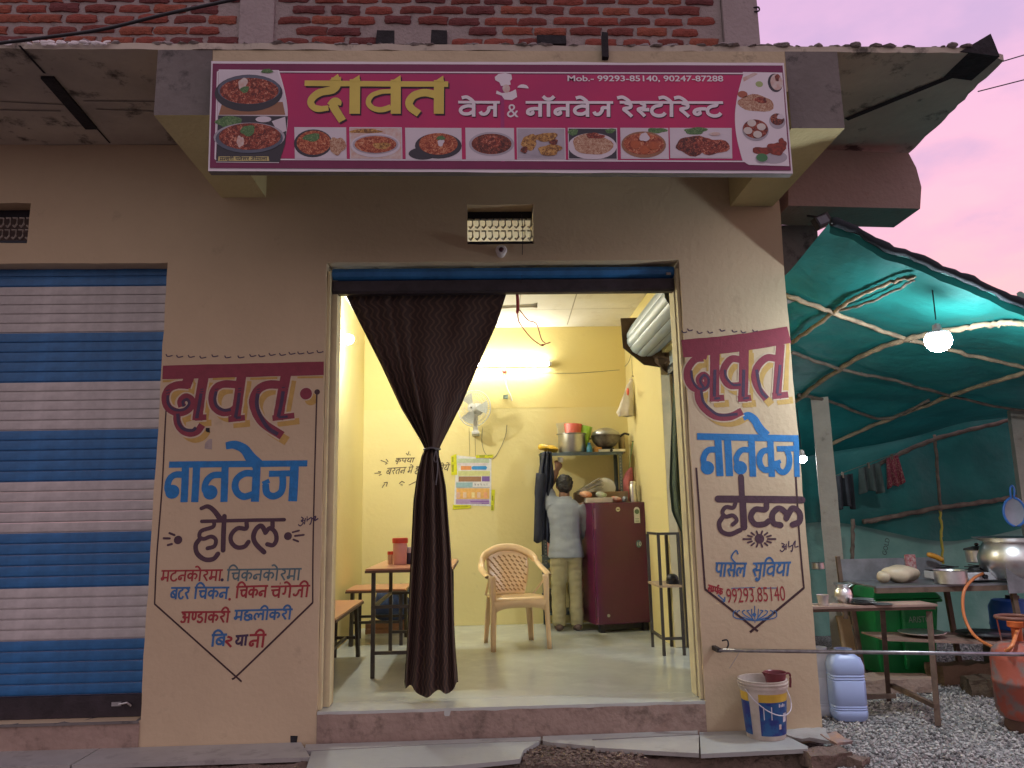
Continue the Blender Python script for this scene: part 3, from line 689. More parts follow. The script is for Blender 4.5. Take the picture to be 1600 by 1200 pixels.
nanL = [([(146,216),(800,210),(1442,204)],58),
   ([(300,225),(294,400),(286,568)],66),([(290,310),(200,312),(146,360),(132,440),(150,480)],60),
   ([(404,225),(396,400),(386,568)],66),
   ([(672,225),(666,400),(660,566)],66),([(660,312),(560,316),(500,366),(480,440),(500,480)],60),
   ([(968,205),(960,400),(950,564)],72),([(940,300),(860,298),(790,340),(764,410),(786,480),(850,516),(940,490)],62),
   ([(1322,220),(1314,400),(1304,560)],80),([(1082,302),(1200,300),(1320,296)],56),([(1208,300),(1212,400),(1190,480),(1120,512),(1062,480),(1050,400)],62),([(1022,396),(1086,366)],40),
   ([(678,40),(760,30),(850,70),(910,150),(980,220)],[66,110])]
traced('lettering', CB, nanL, m_blu, .0013, discs=[(176,470,64),(532,476,66)])
hotL = [([(452,748),(850,738),(1226,732)],32),([(448,626),(510,608),(570,650),(632,735)],[34,50]),
   ([(570,752),(556,800),(450,836),(430,890),(470,912),(540,890),(584,920),(570,980),(506,1000)],36),([(440,905),(396,970),(410,1050),(480,1104),(560,1100),(604,1052)],42),
   ([(664,700),(656,860),(652,1018)],44),([(872,752),(868,815),(790,812),(730,870),(728,940),(780,990),(850,985),(890,940)],40),
   ([(1036,1036),(960,960),(936,890),(962,820),(1010,790),(1052,850)],44),([(1048,855),(1090,812),(1140,850),(1152,920),(1120,970),(1066,962)],40),([(1115,750),(1116,800)],40)]
traced('lettering', CB, hotL, m_pur, .0013, round_=True)
traced('dot_ornament', CB, [([(96,906),(152,908)],20),([(150,858),(196,876)],20),([(134,970),(172,960)],20)], m_pur, .0013, round_=True, discs=[(230,922,38)])
traced('dot_ornament', CB, [([(1304,850),(1364,834)],16),([(1326,884),(1408,874)],18),([(1312,918),(1356,936)],18)], m_pur, .0013, round_=True, discs=[(1260,886,36)])
traced('signature', CB, [([(1384,706),(1404,724),(1384,744),(1404,760),(1376,790),(1356,776)],10),([(1390,745),(1424,736)],8),([(1424,716),(1414,776)],10),([(1440,700),(1438,750)],8),([(1436,740),(1480,712),(1476,760),(1462,780)],10),([(1480,730),(1520,700),(1510,740),(1545,720)],12)], m_navy, .0013)
def wd(txt, p0, p1, h, m, w=3.4, slant=.12, parent=front, Y=0.0, off=.0013, name='lettering', **k):
    mb = MB(); word(mb, txt, p0, p1, h, Y, w, slant=slant, off=off, **k); return obj(name, mb, m, parent)
CC = lambda x,y: (240+x/6, 870+y/6)
wd('m T n k o r m aa', CC(75,132), CC(650,124), 17, m_red, 2.7); wd('i c k n k o r m aa', CC(690,122), CC(1390,112), 18, m_teal, 2.7)
wd('b T r', CC(165,292), CC(345,290), 18, m_lblu, 3.1); wd('i c k n', CC(385,288), CC(712,288), 18, m_lblu, 3.1); wd('i c k n', CC(775,282), CC(1075,272), 18, m_red, 3.1); wd('c an g e j ii', CC(1100,280), CC(1470,270), 18, m_red, 3.1)
wd('a N_ D aa k r ii', CC(262,520), CC(722,515), 17, m_red, 3.1); wd('m ch l ii k r ii', CC(760,505), CC(1305,492), 16, m_lblu, 3.1)
wd('i b', CC(545,735), CC(690,728), 18, m_lblu, 3.6); wd('r', CC(660,745), CC(760,745), 17, m_red, 3.6, headline=False); wd('y aa', CC(770,745), CC(890,735), 16, m_navy, 3.6); wd('n ii', CC(900,735), CC(1060,730), 20, m_red, 3.6)
traced('dot_mark', (240,870,6.0), [], m_navy, .0013, discs=[(643,216,14)]); traced('dot_mark', (240,870,6.0), [], m_red, .0013, discs=[(713,398,12)])
CD = (240,870,6.0)
traced('border_line', CD, [([(8,440),(760,1112),(795,1140)],15),([(1492,430),(830,1070),(735,1148)],16),([(10,440),(30,0),(80,-650),(108,-1210),(128,-1530)],13),([(1492,432),(1494,0),(1508,-700),(1530,-1520)],13)], m_line, .0012, discs=[(1534,-1545,26)])
# right-hand pillar
CE = (1040,480,4.0)
def wave(x): return 118+(103-x)*0.0
bandR = [([(104,260),(300,242),(520,215),(772,172)],[118,112])]
dR = [([(232,280),(222,320)],70),([(235,318),(180,330),(138,390),(140,460),(180,508),(240,504),(262,460),(240,424),(210,450),(222,490)],46),([(205,510),(206,570),(240,630),(310,680),(400,685),(478,650)],48),
   ([(308,280),(306,430),(304,590)],62),([(280,572),(366,566)],40),([(490,250),(488,420),(482,590)],62),([(470,328),(410,325),(366,380),(362,440),(400,488),(470,490)],46),([(452,574),(534,566)],40),
   ([(718,230),(706,400),(694,570)],56),([(668,556),(766,546)],40),([(690,320),(630,318),(575,370),(556,440),(580,510),(630,575)],46)]
inR = [([(160,395),(170,460),(210,510),(258,498),(268,450),(240,424),(216,460),(240,506)],16),([(222,520),(236,590),(280,640),(340,675),(450,668)],18),([(308,390),(304,560)],20),([(304,572),(340,568)],14),([(370,390),(380,440),(420,484),(470,484)],16),([(488,390),(484,560)],20),([(484,572),(520,566)],14),([(568,390),(580,460),(600,530),(635,568)],20),([(716,360),(696,540)],18),([(696,548),(724,544)],12)]
traced('lettering_shadow', CE, dR, m_och, .0008, grow=4, shift=(30,34)); traced('lettering_gap', CE, dR, m_crm, .0013, grow=18)
traced('lettering', CE, bandR+dR, m_mar, .0019); traced('lettering_inline', CE, inR, m_navy, .0024)
traced('lettering_shadow', CE, [([(108,304),(190,298)],16),([(268,290),(264,400)],18),([(336,284),(460,270)],20),([(338,285),(340,360)],16),([(524,252),(680,232)],22),([(532,260),(524,480)],24),([(764,215),(752,520)],[20,32])], m_och, .0014)
traced('brush_tick', CE, [([(x,y),(x+12,y+14),(x+34,y+8)],7) for x,y in ((100,146),(136,134),(196,150),(262,148),(338,136),(414,142),(470,146),(542,140))], m_navy, .0012)
CF = (1080,640,7.5)
XR = 1276
nanR = [([(68,314),(600,326),(1256,340)],80),([(312,330),(325,560),(338,780)],86),([(300,468),(200,476),(145,560),(150,650)],72),
   ([(424,330),(438,560),(450,780)],86),([(704,340),(715,560),(724,786)],80),([(690,472),(590,476),(530,560),(540,650)],68),
   ([(925,340),(936,560),(946,788)],76),([(900,475),(840,490),(800,560),(810,650),(860,705),(930,700)],72),
   ([(1228,350),(1236,560),(1240,788)],66),([(1005,460),(1120,458),(1236,455)],66),([(1120,470),(1150,560),(1140,670),(1085,735),(1020,700),(1005,610)],70),([(972,625),(1050,604)],42),
   ([(606,92),(670,70),(740,120),(800,220),(880,310)],[80,120])]
traced('lettering', CF, nanR, m_blu, .0013, discs=[(190,682,80),(576,682,80)])
CH = (1040,740,4.2857)
hotR = [([(352,170),(620,172),(912,176)],48),([(505,22),(512,160)],40),([(515,170),(520,260),(525,358)],46),([(468,196),(452,228),(404,224),(380,258),(402,288),(450,280),(476,312),(448,342)],27),([(384,288),(358,334),(374,386),(430,406),(500,378)],31),
   ([(676,200),(668,240),(600,240),(570,290),(600,338),(660,338),(690,318)],38),([(770,345),(722,330),(716,270),(760,232),(810,270),(808,300)],40),([(812,290),(850,232),(896,262),(896,320),(850,342)],40)]
traced('lettering', CH, hotR, m_pur, .0013, round_=True)
traced('sun_ornament', CH, [([(628+math.cos(t)*ra,438-math.sin(t)*ra*.62),(628+math.cos(t)*rb_,438-math.sin(t)*rb_*.62)],12) for t,ra,rb_ in [(k*math.pi/7,56,108 if k in (0,7) else 86) for k in range(14)]], m_pur, .0013, round_=True, discs=[(628,436,32)])
traced('signature', CH, [([(775,465),(795,475),(780,490),(798,500),(780,522),(765,510)],7),([(785,490),(808,484)],6),([(808,470),(806,510)],7),([(825,450),(826,490),(850,480),(846,520),(836,515)],7),([(850,485),(868,450),(866,490),(890,486)],7)], m_navy, .0013)
CG = lambda x,y: (1040+x/4.2857, 740+y/4.2857)
wd('p aa s l', CG(335,600), CG(545,602), 21, m_lblu, 3.2); wd('s u i v dh aa', CG(585,602), CG(840,595), 21, m_lblu, 3.2)
traced('reph_mark', CH, [([(470,600),(440,560),(470,515),(486,540)],10)], m_lblu, .0013)
wd('s m_ p reph k', CG(285,745), CG(385,775), 10, m_red, 2.2)
latin('painted_number', '99293.85140', m_red, front, CG(412,868), 22, 0.0, .0014, width_px=92, rot=0.02)
traced('arrow_mark', CH, [([(350,812),(392,850)],8),([(396,826),(394,856),(370,852)],8)], m_lblu, .0013); traced('rule_mark', CH, [([(440,768),(600,762)],5),([(620,766),(750,766)],5)], m_lblu, .0013)
traced('border_line', CH, [([(205,-40),(230,300),(264,772)],13),([(262,772),(440,912),(618,1056)],15),([(926,765),(740,920),(565,1062)],15),([(926,768),(900,480),(882,200),(868,-50)],12)], m_line, .0012)
orn = []
for sx in (-1,1):
    for k,(dx,dy,ln) in enumerate(((20,40,60),(50,30,70),(85,22,60),(110,8,50))):
        orn.append(([(598+sx*6,985),(598+sx*(dx+20),975-dy),(598+sx*(dx+34),935-dy*.4),(598+sx*(dx+16),915)],7))
orn += [([(598,1000),(596,885)],6),([(580,985),(575,905)],6),([(616,985),(622,905)],6)]
traced('flower_ornament', CH, orn, m_lblu, .0013, discs=[(594,945,12)])
# marks and cracks: nail hole, plaster patch
hp = aty(325,672,0); obj('nail_hole', MB().box(hp.x-.014,hp.x+.014,-.003,-.0025,hp.z-.014,hp.z+.014).jit(.006,60), m_black, front)
hp = aty(326,686,0); obj('peeled_patch', MB().box(hp.x-.022,hp.x+.022,-.0022,-.002,hp.z-.06,hp.z+.0).jit(.008,50), stained('peel',(0.42,0.36,0.33),(0.3,0.26,0.24),(0.2,0.16,0.15)), front)
hp = aty(459,1155,0); obj('drain_hole', MB().box(hp.x-.02,hp.x+.02,-.004,-.002,hp.z-.018,hp.z+.018).jit(.008,50), m_black, front)
# ================================================================== BANNER
SY = -1.105
BN = thing('shop_banner', 'long magenta restaurant banner with yellow lettering and food pictures', 'banner', (0.12,SY,3.15))
bq = lambda x, y: (lambda q: (q.x, q.z))(aty(x, y, SY))
kb = mppY(SY, 800, 180)
m_ban = mat('banner_magenta',(0.52,0.010,0.115),rough=.45,scale=1.6,col2=(0.36,0.008,0.12),bump=.06,bscale=5,bdist=.02,thr=(.3,.7))
m_band = mat('banner_border',(0.17,0.008,0.075),rough=.5,var=.1); m_bw = mat('banner_white',(0.74,0.72,0.78),rough=.5,var=.05,scale=3); m_bsh = mat('banner_shadow',(0.03,0.008,0.03),rough=.6)
def bpoly(name, pts, m, k, parent=BN):
    mb = MB(); poly(mb, [bq(*p) for p in pts], SY-0.0006*k); return obj(name, mb, m, parent)
Q = [(330,95),(1225,98),(1239,271),(325,267)]
def inset(u0,v0,u1,v1):   # banner-relative rectangle -> photo px
    f = lambda u,v: ((Q[0][0]*(1-u)+Q[1][0]*u)*(1-v)+(Q[3][0]*(1-u)+Q[2][0]*u)*v, (Q[0][1]*(1-u)+Q[1][1]*u)*(1-v)+(Q[3][1]*(1-u)+Q[2][1]*u)*v)
    return [f(u0,v0),f(u1,v0),f(u1,v1),f(u0,v1)]
c4 = [bq(*p) for p in Q]
fr = MB(); n_ = 60; rows = []
for t in np.linspace(0,1,7):
    rows.append([((c4[0][0]*(1-u)+c4[1][0]*u)*(1-t)+(c4[3][0]*(1-u)+c4[2][0]*u)*t, SY+.002, (c4[0][1]*(1-u)+c4[1][1]*u)*(1-t)+(c4[3][1]*(1-u)+c4[2][1]*u)*t + (0.005*noise.noise(Vector((u*9,t*2,1))) if t in (0,1) else 0)) for u in np.linspace(0,1,n_)])
fr.grid(rows[::-1]); bk = MB()
obj('banner_sheet', fr, m_bw, BN)
obj('backing_frame', MB().prism([c4[3],c4[2],c4[1],c4[0]], SY+.004, SY+.05), mat('frame_steel',(0.18,0.17,0.17),rough=.6,metal=.4), BN)
bpoly('border_print', inset(.003,.026,.997,.974), m_band, 2)
def rectline(name, u0,v0,u1,v1, t, m, k):
    q = inset(u0,v0,u1,v1); mb = MB()
    for a, b in zip(q, q[1:]+q[:1]): ribbon(mb, [bq(*a), bq(*b)], t*kb, SY-.0006*k, smooth=False)
    obj(name, mb, m, BN)
bpoly('magenta_print', inset(.022,.115,.988,.885), m_ban, 3)
rectline('white_line', .012,.10,.988,.895, 2.2, m_bw, 4)
# --- side panels with curved edge
bpoly('picture_panel', [(342,109),(436,110)]+[(436+14*math.sin(math.pi*(y-110)/145),y) for y in range(116,256,8)]+[(436,255),(338,254)], m_bw, 5)
rp = bpoly('picture_panel', [(1160,113),(1222,114),(1233,260),(1170,258)]+[(1162-14*math.sin(math.pi*(258-y)/145)+(258-y)*-.0,y) for y in range(252,113,-8)], m_bw, 5)
# --- food prints
def foodmat(name, a, b, c, sc=60):
    if name in MATS: return MATS[name]
    m = bpy.data.materials.new(name); m.use_nodes = True; n = m.node_tree; L = n.links.new; bs = n.nodes['Principled BSDF']
    t = n.nodes.new('ShaderNodeTexCoord'); v = n.nodes.new('ShaderNodeTexVoronoi'); v.inputs['Scale'].default_value = sc; v.feature = 'SMOOTH_F1'
    z = n.nodes.new('ShaderNodeTexNoise'); z.inputs['Scale'].default_value = sc*.9; z.inputs['Detail'].default_value = 5
    L(t.outputs['Object'], z.inputs['Vector'])
    mxv = n.nodes.new('ShaderNodeMixRGB'); mxv.inputs[0].default_value = .12; L(t.outputs['Object'], mxv.inputs[1]); L(z.outputs['Color'], mxv.inputs[2]); L(mxv.outputs[0], v.inputs['Vector'])
    ad = n.nodes.new('ShaderNodeMath'); ad.operation = 'ADD'; L(v.outputs['Distance'], ad.inputs[0])
    mu = n.nodes.new('ShaderNodeMath'); mu.operation = 'MULTIPLY_ADD'; mu.inputs[1].default_value = .9; mu.inputs[2].default_value = -.42; L(z.outputs['Fac'], mu.inputs[0]); L(mu.outputs[0], ad.inputs[1])
    r_ = n.nodes.new('ShaderNodeValToRGB'); e0, e1 = r_.color_ramp.elements[0], r_.color_ramp.elements[1]
    e0.position = .12; e0.color = (*c,1); e1.position = .62; e1.color = (*a,1); em = r_.color_ramp.elements.new(.34); em.color = (*b,1)
    L(ad.outputs[0], r_.inputs[0]); L(r_.outputs[0], bs.inputs['Base Color']); bs.inputs['Roughness'].default_value = .5
    MATS[name] = m; return m
fm_red = foodmat('print_red_curry',(0.10,0.012,0.010),(0.33,0.05,0.02),(0.58,0.30,0.20)); fm_or = foodmat('print_orange_curry',(0.22,0.03,0.012),(0.48,0.13,0.05),(0.62,0.38,0.22))
fm_yel = foodmat('print_fried',(0.16,0.07,0.02),(0.50,0.27,0.06),(0.58,0.42,0.16)); fm_rice = foodmat('print_rice',(0.28,0.10,0.05),(0.55,0.38,0.24),(0.66,0.58,0.46),110); fm_drk = foodmat('print_dark_roast',(0.05,0.008,0.006),(0.20,0.035,0.018),(0.42,0.14,0.08))
m_bl = mat('print_black',(0.03,0.03,0.045),rough=.5); m_gr = foodmat('print_herb',(0.03,0.10,0.03),(0.10,0.24,0.07),(0.30,0.42,0.22),150); m_wp = mat('print_white',(0.62,0.60,0.66),rough=.5,var=.04); m_wood = mat('print_wood',(0.30,0.15,0.08),rough=.5); m_blu2 = mat('print_slate',(0.09,0.11,0.16),rough=.5)
m_pgrey = mat('print_grey',(0.40,0.39,0.45),rough=.5); m_chut = mat('print_chutney',(0.05,0.22,0.08),rough=.5); m_pinkc = mat('print_peach',(0.55,0.36,0.30),rough=.5,scale=40,col2=(0.62,0.58,0.55))
def bdisc(name, cx, cy, rx, ry, m, k, parent=BN, a=None):
    mb = MB(); q = bq(cx,cy); disc(mb, q[0], q[1], rx*kb, ry*kb, SY-.0006*k, 28)
    mb.f = [f[::1] for f in mb.f]; return obj(name, mb, m, parent)
def blob(name, cx, cy, rx, ry, m, k, parent, seed=0, amp=.25):
    rr_ = random.Random(seed); mb = MB(); q = bq(cx,cy); n_ = 22; ph = [rr_.uniform(0,6.3) for _ in range(3)]
    pts = []
    for i in range(n_):
        t = 2*math.pi*i/n_; w = 1+amp*(math.sin(2*t+ph[0])*.5+math.sin(3*t+ph[1])*.4+math.sin(5*t+ph[2])*.3)
        pts.append((q[0]+rx*kb*w*math.cos(t), SY-.0006*k, q[1]+ry*kb*w*math.sin(t)))
    mb.add(pts, [tuple(range(n_))]); return obj(name, mb, m, parent)
# two large dishes on the left panel
up = bpoly('food_photo', [(343,110),(434,111),(448,160),(450,181),(341,180)], m_wp, 6)
bpoly('board', [(348,160),(442,160),(446,180),(342,180)], m_wood, 7, up)
bdisc('bowl', 389,146,52,31, m_bl, 8, up); bdisc('bowl_rim', 390,141,48,25, m_blu2, 9, up); bdisc('curry', 390,143,45,22, fm_red, 10, up); blob('bone', 380,132,7,10, m_pinkc, 11, up, 2); blob('herb', 383,141,6,6, m_gr, 12, up, 1); blob('herb', 418,112,8,4, m_gr, 11, up, 3)
lo = bpoly('food_photo', [(341,181),(450,182),(446,225),(437,254),(338,253)], m_bl, 6)
blob('herb', 360,192,22,10, m_gr, 7, lo, 5); bdisc('onion', 412,187,12,5, m_wp, 7, lo); bpoly('napkin', [(425,190),(446,183),(448,205),(436,210)], m_wp, 7, lo)
bdisc('bowl', 390,215,54,24, m_pgrey, 8, lo); bdisc('bowl_wall', 390,217,51,24, m_blu2, 9, lo); bdisc('curry', 391,214,47,22, fm_red, 10, lo); blob('bone', 376,222,5,10, m_pinkc, 11, lo, 7); blob('herb', 388,205,12,8, m_gr, 12, lo, 6)
cap = bpoly('caption_strip', [(342,245),(420,245),(421,252),(341,252)], mat('caption_yellow',(0.55,0.50,0.20),rough=.5), 7)
mb = MB(); word(mb, 'm n_ s u r ii _ p n e s r _ j ii m aa l aa', (344,246.6), (418,246.6), 4.6, SY, 1.0, off=.0006*8, slant=0); obj('caption_lettering', mb, m_bl, BN)
# eight small pictures
phs = [((460,199),(541,250)),((546,199),(628,250)),((633,200),(721,251)),((727,200),(803,251)),((807,200),(883,250)),((887,200),(964,250)),((969,200),(1044,249)),((1046,200),(1143,248))]
for i, (p, q) in enumerate(phs):
    bg_ = [m_wp,m_pinkc,m_wp,m_wp,m_pgrey,m_bl,m_wp,m_wp][i]
    fr_ = bpoly('food_photo', [(p[0],p[1]),(q[0],p[1]+.4),(q[0]+1,q[1]),(p[0]+1,q[1]-.4)], m_wp, 5)
    bpoly('photo_ground', [(p[0]+1.5,p[1]+1.5),(q[0]-1.5,p[1]+2),(q[0]-.5,q[1]-1.5),(p[0]+2,q[1]-2)], bg_, 6, fr_)
    cx, cy, w, h = (p[0]+q[0])/2, (p[1]+q[1])/2, (q[0]-p[0])/2, (q[1]-p[1])/2
    if i == 0: bdisc('bowl',cx-11,cy,29,23,m_bl,7,fr_); bdisc('curry',cx-10,cy-1,26,20,fm_or,8,fr_); blob('herb',cx-13,cy-9,14,6,m_gr,9,fr_,i); blob('bread',cx+27,cy+4,11,16,fm_rice,9,fr_,4)
    if i == 1: blob('herb',cx-15,cy-19,22,4,fm_yel,7,fr_,3); bdisc('bowl',cx,cy+3,38,20,m_wp,8,fr_); bdisc('bowl_rim',cx,cy+2,35,16,m_pgrey,9,fr_); bdisc('curry',cx,cy+2,32,14,fm_or,10,fr_); blob('potato',cx+10,cy+4,12,6,fm_yel,11,fr_,8)
    if i == 2: bdisc('shadow_plate',cx-16,cy+15,22,10,m_bl,7,fr_); bdisc('pan',cx+8,cy+3,36,21,m_bl,8,fr_); bdisc('curry',cx+8,cy,30,18,fm_or,9,fr_); blob('cream',cx+12,cy-2,5,6,m_wp,10,fr_,2); blob('herb',cx+12,cy-9,6,4,m_gr,11,fr_,3)
    if i == 3: bdisc('plate',cx+3,cy,35,20,m_pgrey,7,fr_); bdisc('curry',cx+3,cy,31,17,fm_drk,8,fr_); blob('meat',cx+4,cy-4,17,9,fm_red,9,fr_,5)
    if i == 4: bdisc('plate',cx,cy,36,21,m_pgrey,7,fr_); [blob('fried_piece',cx+dx,cy+dy,rx,ry,fm_yel,8+n2,fr_,n2) for n2,(dx,dy,rx,ry) in enumerate(((-18,-2,13,12),(8,-10,17,8),(14,10,18,9)))]; [blob('dark_edge',cx+dx,cy+dy,6,5,fm_drk,12,fr_,n2) for n2,(dx,dy) in enumerate(((-26,10),(20,-2)))]
    if i == 5: bdisc('plate',cx,cy+4,38,22,m_wp,7,fr_); blob('rice',cx,cy+1,31,18,fm_rice,8,fr_,9,.12); blob('meat',cx+4,cy-12,14,5,fm_red,9,fr_,9); blob('herb',cx-30,cy-18,7,6,m_gr,7,fr_,1); blob('herb',cx+28,cy-20,8,4,m_gr,7,fr_,2)
    if i == 6: blob('herb',cx+20,cy-20,14,5,m_gr,7,fr_,4); bdisc('bowl',cx-1,cy+2,35,22,m_wood,8,fr_); bdisc('curry',cx-1,cy+1,32,18,fm_or,9,fr_); [bdisc('dumpling',cx+dx,cy+dy,8,7,mat('print_kofta',(0.42,0.10,0.03),rough=.5,scale=80),10+n2,fr_) for n2,(dx,dy) in enumerate(((-14,2),(0,10),(14,4)))]; blob('egg',cx,cy-9,7,8,m_wp,14,fr_,3)
    if i == 7: blob('herb',cx-8,cy-19,18,6,m_gr,7,fr_,2); blob('roast',cx-14,cy+4,26,15,fm_drk,8,fr_,6); blob('roast',cx+16,cy+5,26,15,fm_red,9,fr_,7); bdisc('bone_end',cx+22,cy-14,9,3,m_pinkc,10,fr_)
# right panel collage
bpoly('napkin', [(1160,122),(1178,114),(1184,116),(1162,128)], m_pinkc, 6); bdisc('lime',1186,132,6,5,mat('print_lime',(0.32,0.42,0.16),rough=.5),6)
bdisc('plate',1211,130,12,16,m_bl,6); bdisc('plate_food',1213,129,10,14,m_pinkc,7); blob('roast',1214,122,4,6,fm_drk,8,BN,2)
bdisc('dip_bowl',1160,148,8,6,mat('print_dip',(0.42,0.13,0.07),rough=.5),6); blob('rice',1181,162,28,15,fm_rice,6,BN,11,.15); blob('roast',1188,157,11,5,fm_red,7,BN,5)
bdisc('plate',1214,190,13,13,m_pgrey,6); bdisc('stew',1214,187,11,10,fm_drk,7); blob('onion',1219,183,5,5,m_wp,8,BN,3)
bdisc('plate',1180,204,21,18,m_pgrey,7); bdisc('egg_curry',1180,202,20,16,fm_red,8)
for n2,(dx,dy) in enumerate(((-6,-9),(9,-3),(-12,3),(3,9))): bdisc('egg',1180+dx,202+dy,7,6,mat('print_egg',(0.62,0.60,0.55),rough=.5),9+n2)
bdisc('plate',1208,246,22,11,m_pgrey,6); blob('roast_leg',1193,236,17,7,mat('print_tandoori',(0.32,0.045,0.02),rough=.5,scale=60,col2=(0.12,0.015,0.01)),7,BN,4); blob('roast_leg',1213,233,13,12,MATS['print_tandoori'],8,BN,8); blob('roast_leg',1222,224,6,8,MATS['print_tandoori'],9,BN,9); bdisc('chutney_bowl',1190,248,10,8,m_pgrey,9); bdisc('chutney',1190,247,9,7,m_chut,10)
# --- chef-hat emblem (plain)
em = bpoly('hat_emblem', [(773,121),(779,116),(790,115),(799,117),(800,124),(797,127),(798,133),(783,135),(780,129),(774,126)], m_bw, 6)
bpoly('jacket', [(776,142),(784,146),(798,144),(806,140),(808,152),(800,157),(788,156),(784,150),(775,147)], m_bw, 6, em); bdisc('head', 791,139,6,7, m_pinkc, 7, em); mb = MB(); q = bq(817,139); disc(mb,q[0],q[1],9*kb,7*kb,SY-.0006*8,14,0,math.pi); obj('cloche', mb, m_bw, em)
# --- lettering
CS = (470,105,6.6667)
m_gold = mat('banner_gold',(0.62,0.53,0.10),rough=.5,var=.08,scale=5)
dav = [([(42,172),(800,178),(1536,182)],62),
  ([(370,110),(372,190),(330,240),(200,270),(120,330),(110,390),(170,440),(290,430)],[100,58]),([(150,300),(100,360),(140,420),(220,440)],[60,60]),([(300,400),(350,350),(395,365),(390,400)],[60,60]),([(330,390),(370,460),(436,564)],[90,82]),
  ([(566,130),(562,490)],108),([(990,135),(990,490)],104),([(940,256),(840,262),(740,300),(705,370),(750,430),(840,448),(940,420)],[48,62]),
  ([(1440,140),(1438,490)],104),([(1400,290),(1290,270),(1180,300),(1130,370),(1150,430),(1232,490)],[88,76])]
spk = [[(300,145),(388,76),(420,145)],[(514,150),(612,88),(618,160)],[(945,152),(1040,90),(1042,160)],[(1392,154),(1484,94),(1490,160)]]
def banner_traced(name, strokes, extra, m, k, sh=(0,0)):
    f = tr(CS, SY); mb = MB()
    for pts, w in strokes: ribbon(mb, [f((x+sh[0],y+sh[1])) for x,y in pts], [q_*kb/CS[2] for q_ in w] if isinstance(w,list) else w*kb/CS[2], SY-.0006*k, smooth=len(pts)>2)
    for e_ in extra: poly(mb, [f((x+sh[0],y+sh[1])) for x,y in e_], SY-.0006*k-.0011)
    return obj(name, mb, m, BN)
banner_traced('lettering_shadow', dav, spk, m_bsh, 5, (14,16)); banner_traced('lettering', dav, spk, m_gold, 8)
CW = lambda x,y: (710+x/3.721, 105+y/3.721)
for (txt,a,b) in (('v e j',(22,206),(264,207)),('n aa OO n v e j',(414,207),(922,208)),('r e s_ T o r e n_ T',(960,207),(1560,209))):
    for mm,k,dx in ((m_bsh,5,4),(m_bw,8,0)):
        mb = MB(); word(mb, txt, CW(a[0]+dx,a[1]+dx), CW(b[0]+dx,b[1]+dx), 22.5, SY, 5.6, off=.0006*k, hw=4.4); obj('lettering' if k == 8 else 'lettering_shadow', mb, mm, BN)
latin('lettering', '&', m_bw, BN, CW(306,294), 22, SY, .0006*8, width_px=18)
latin('lettering', 'Mob.- 99293-85140, 90247-87288', m_bw, BN, CW(658,90), 11.5, SY, .0006*8, width_px=245, bold=.018)
bpoly('crease', [(781,112),(787,112),(789,253),(783,253)], mat('banner_crease',(0.34,0.02,0.16),rough=.5), 4)
# ================================================================== small things on the front
jb = aty(783,394,0); J = thing('junction_box', 'small white round cable box on the wall under the ventilator', 'cable box', (jb.x,0,jb.z))
m_pvc = mat('white_pvc',(0.62,0.58,0.58),rough=.4)
obj('base', MB().lathe([(.028,0),(.03,-.012),(.026,-.022)],(jb.x,-.001,jb.z-.012),16,'y'), m_pvc, J, smooth=True, auto=40); obj('dome', MB().lathe([(.036,-.02),(.038,-.035),(.03,-.048),(.018,-.05)],(jb.x,-.001,jb.z),18,'y'), m_pvc, J, smooth=True, auto=40); obj('lens', MB().lathe([(.017,-.0505),(.012,-.056)],(jb.x,-.001,jb.z),14,'y'), mat('lens_dark',(0.06,0.02,0.03),rough=.2), J)
w = MB().tube(smoothpts([aty(815,335,-.01),aty(817,365,-.012),aty(816,398,-.01)],4), .0025, 5)
tag(obj('loose_wire', w, m_shdk), 'thin loose wire dangling from the ventilator over the doorway', 'wire')
m_cable = mat('cable_black',(0.012,0.012,0.016),rough=.5)
c = [aty(-40,72,-1.5),aty(60,60,-1.5),aty(160,46,-1.5),aty(260,22,-1.5),aty(380,-4,-1.5),aty(460,-26,-1.5)]
tag(obj('overhead_cable', MB().tube(smoothpts(c,5), .0085, 7), m_cable, smooth=True), 'thick black cable slung across the brickwork at the upper left', 'cable')
for pa,pb,lab in (((1563,97),(2900,-302),'thin wire running off from the tip of the canopy'),((1528,143),(2900,-206),'thin wire crossing the sky below the canopy tip')):
    tag(obj('overhead_wire', MB().tube([aty(*pa,-.6),aty(*pb,-.6)], .0035, 6), m_cable), lab, 'wire')
tw = aty(1184,14,-.03); tag(obj('twisted_wire_end', MB().tube(smoothpts([(tw.x-.05,.0,tw.z+.02),(tw.x,-.03,tw.z+.015),(tw.x+.01,-.03,tw.z-.01),(tw.x-.01,-.03,tw.z-.02),(tw.x-.03,0,tw.z)],4), .006, 6), m_cable), 'twisted wire end sticking out of the brick column', 'wire')
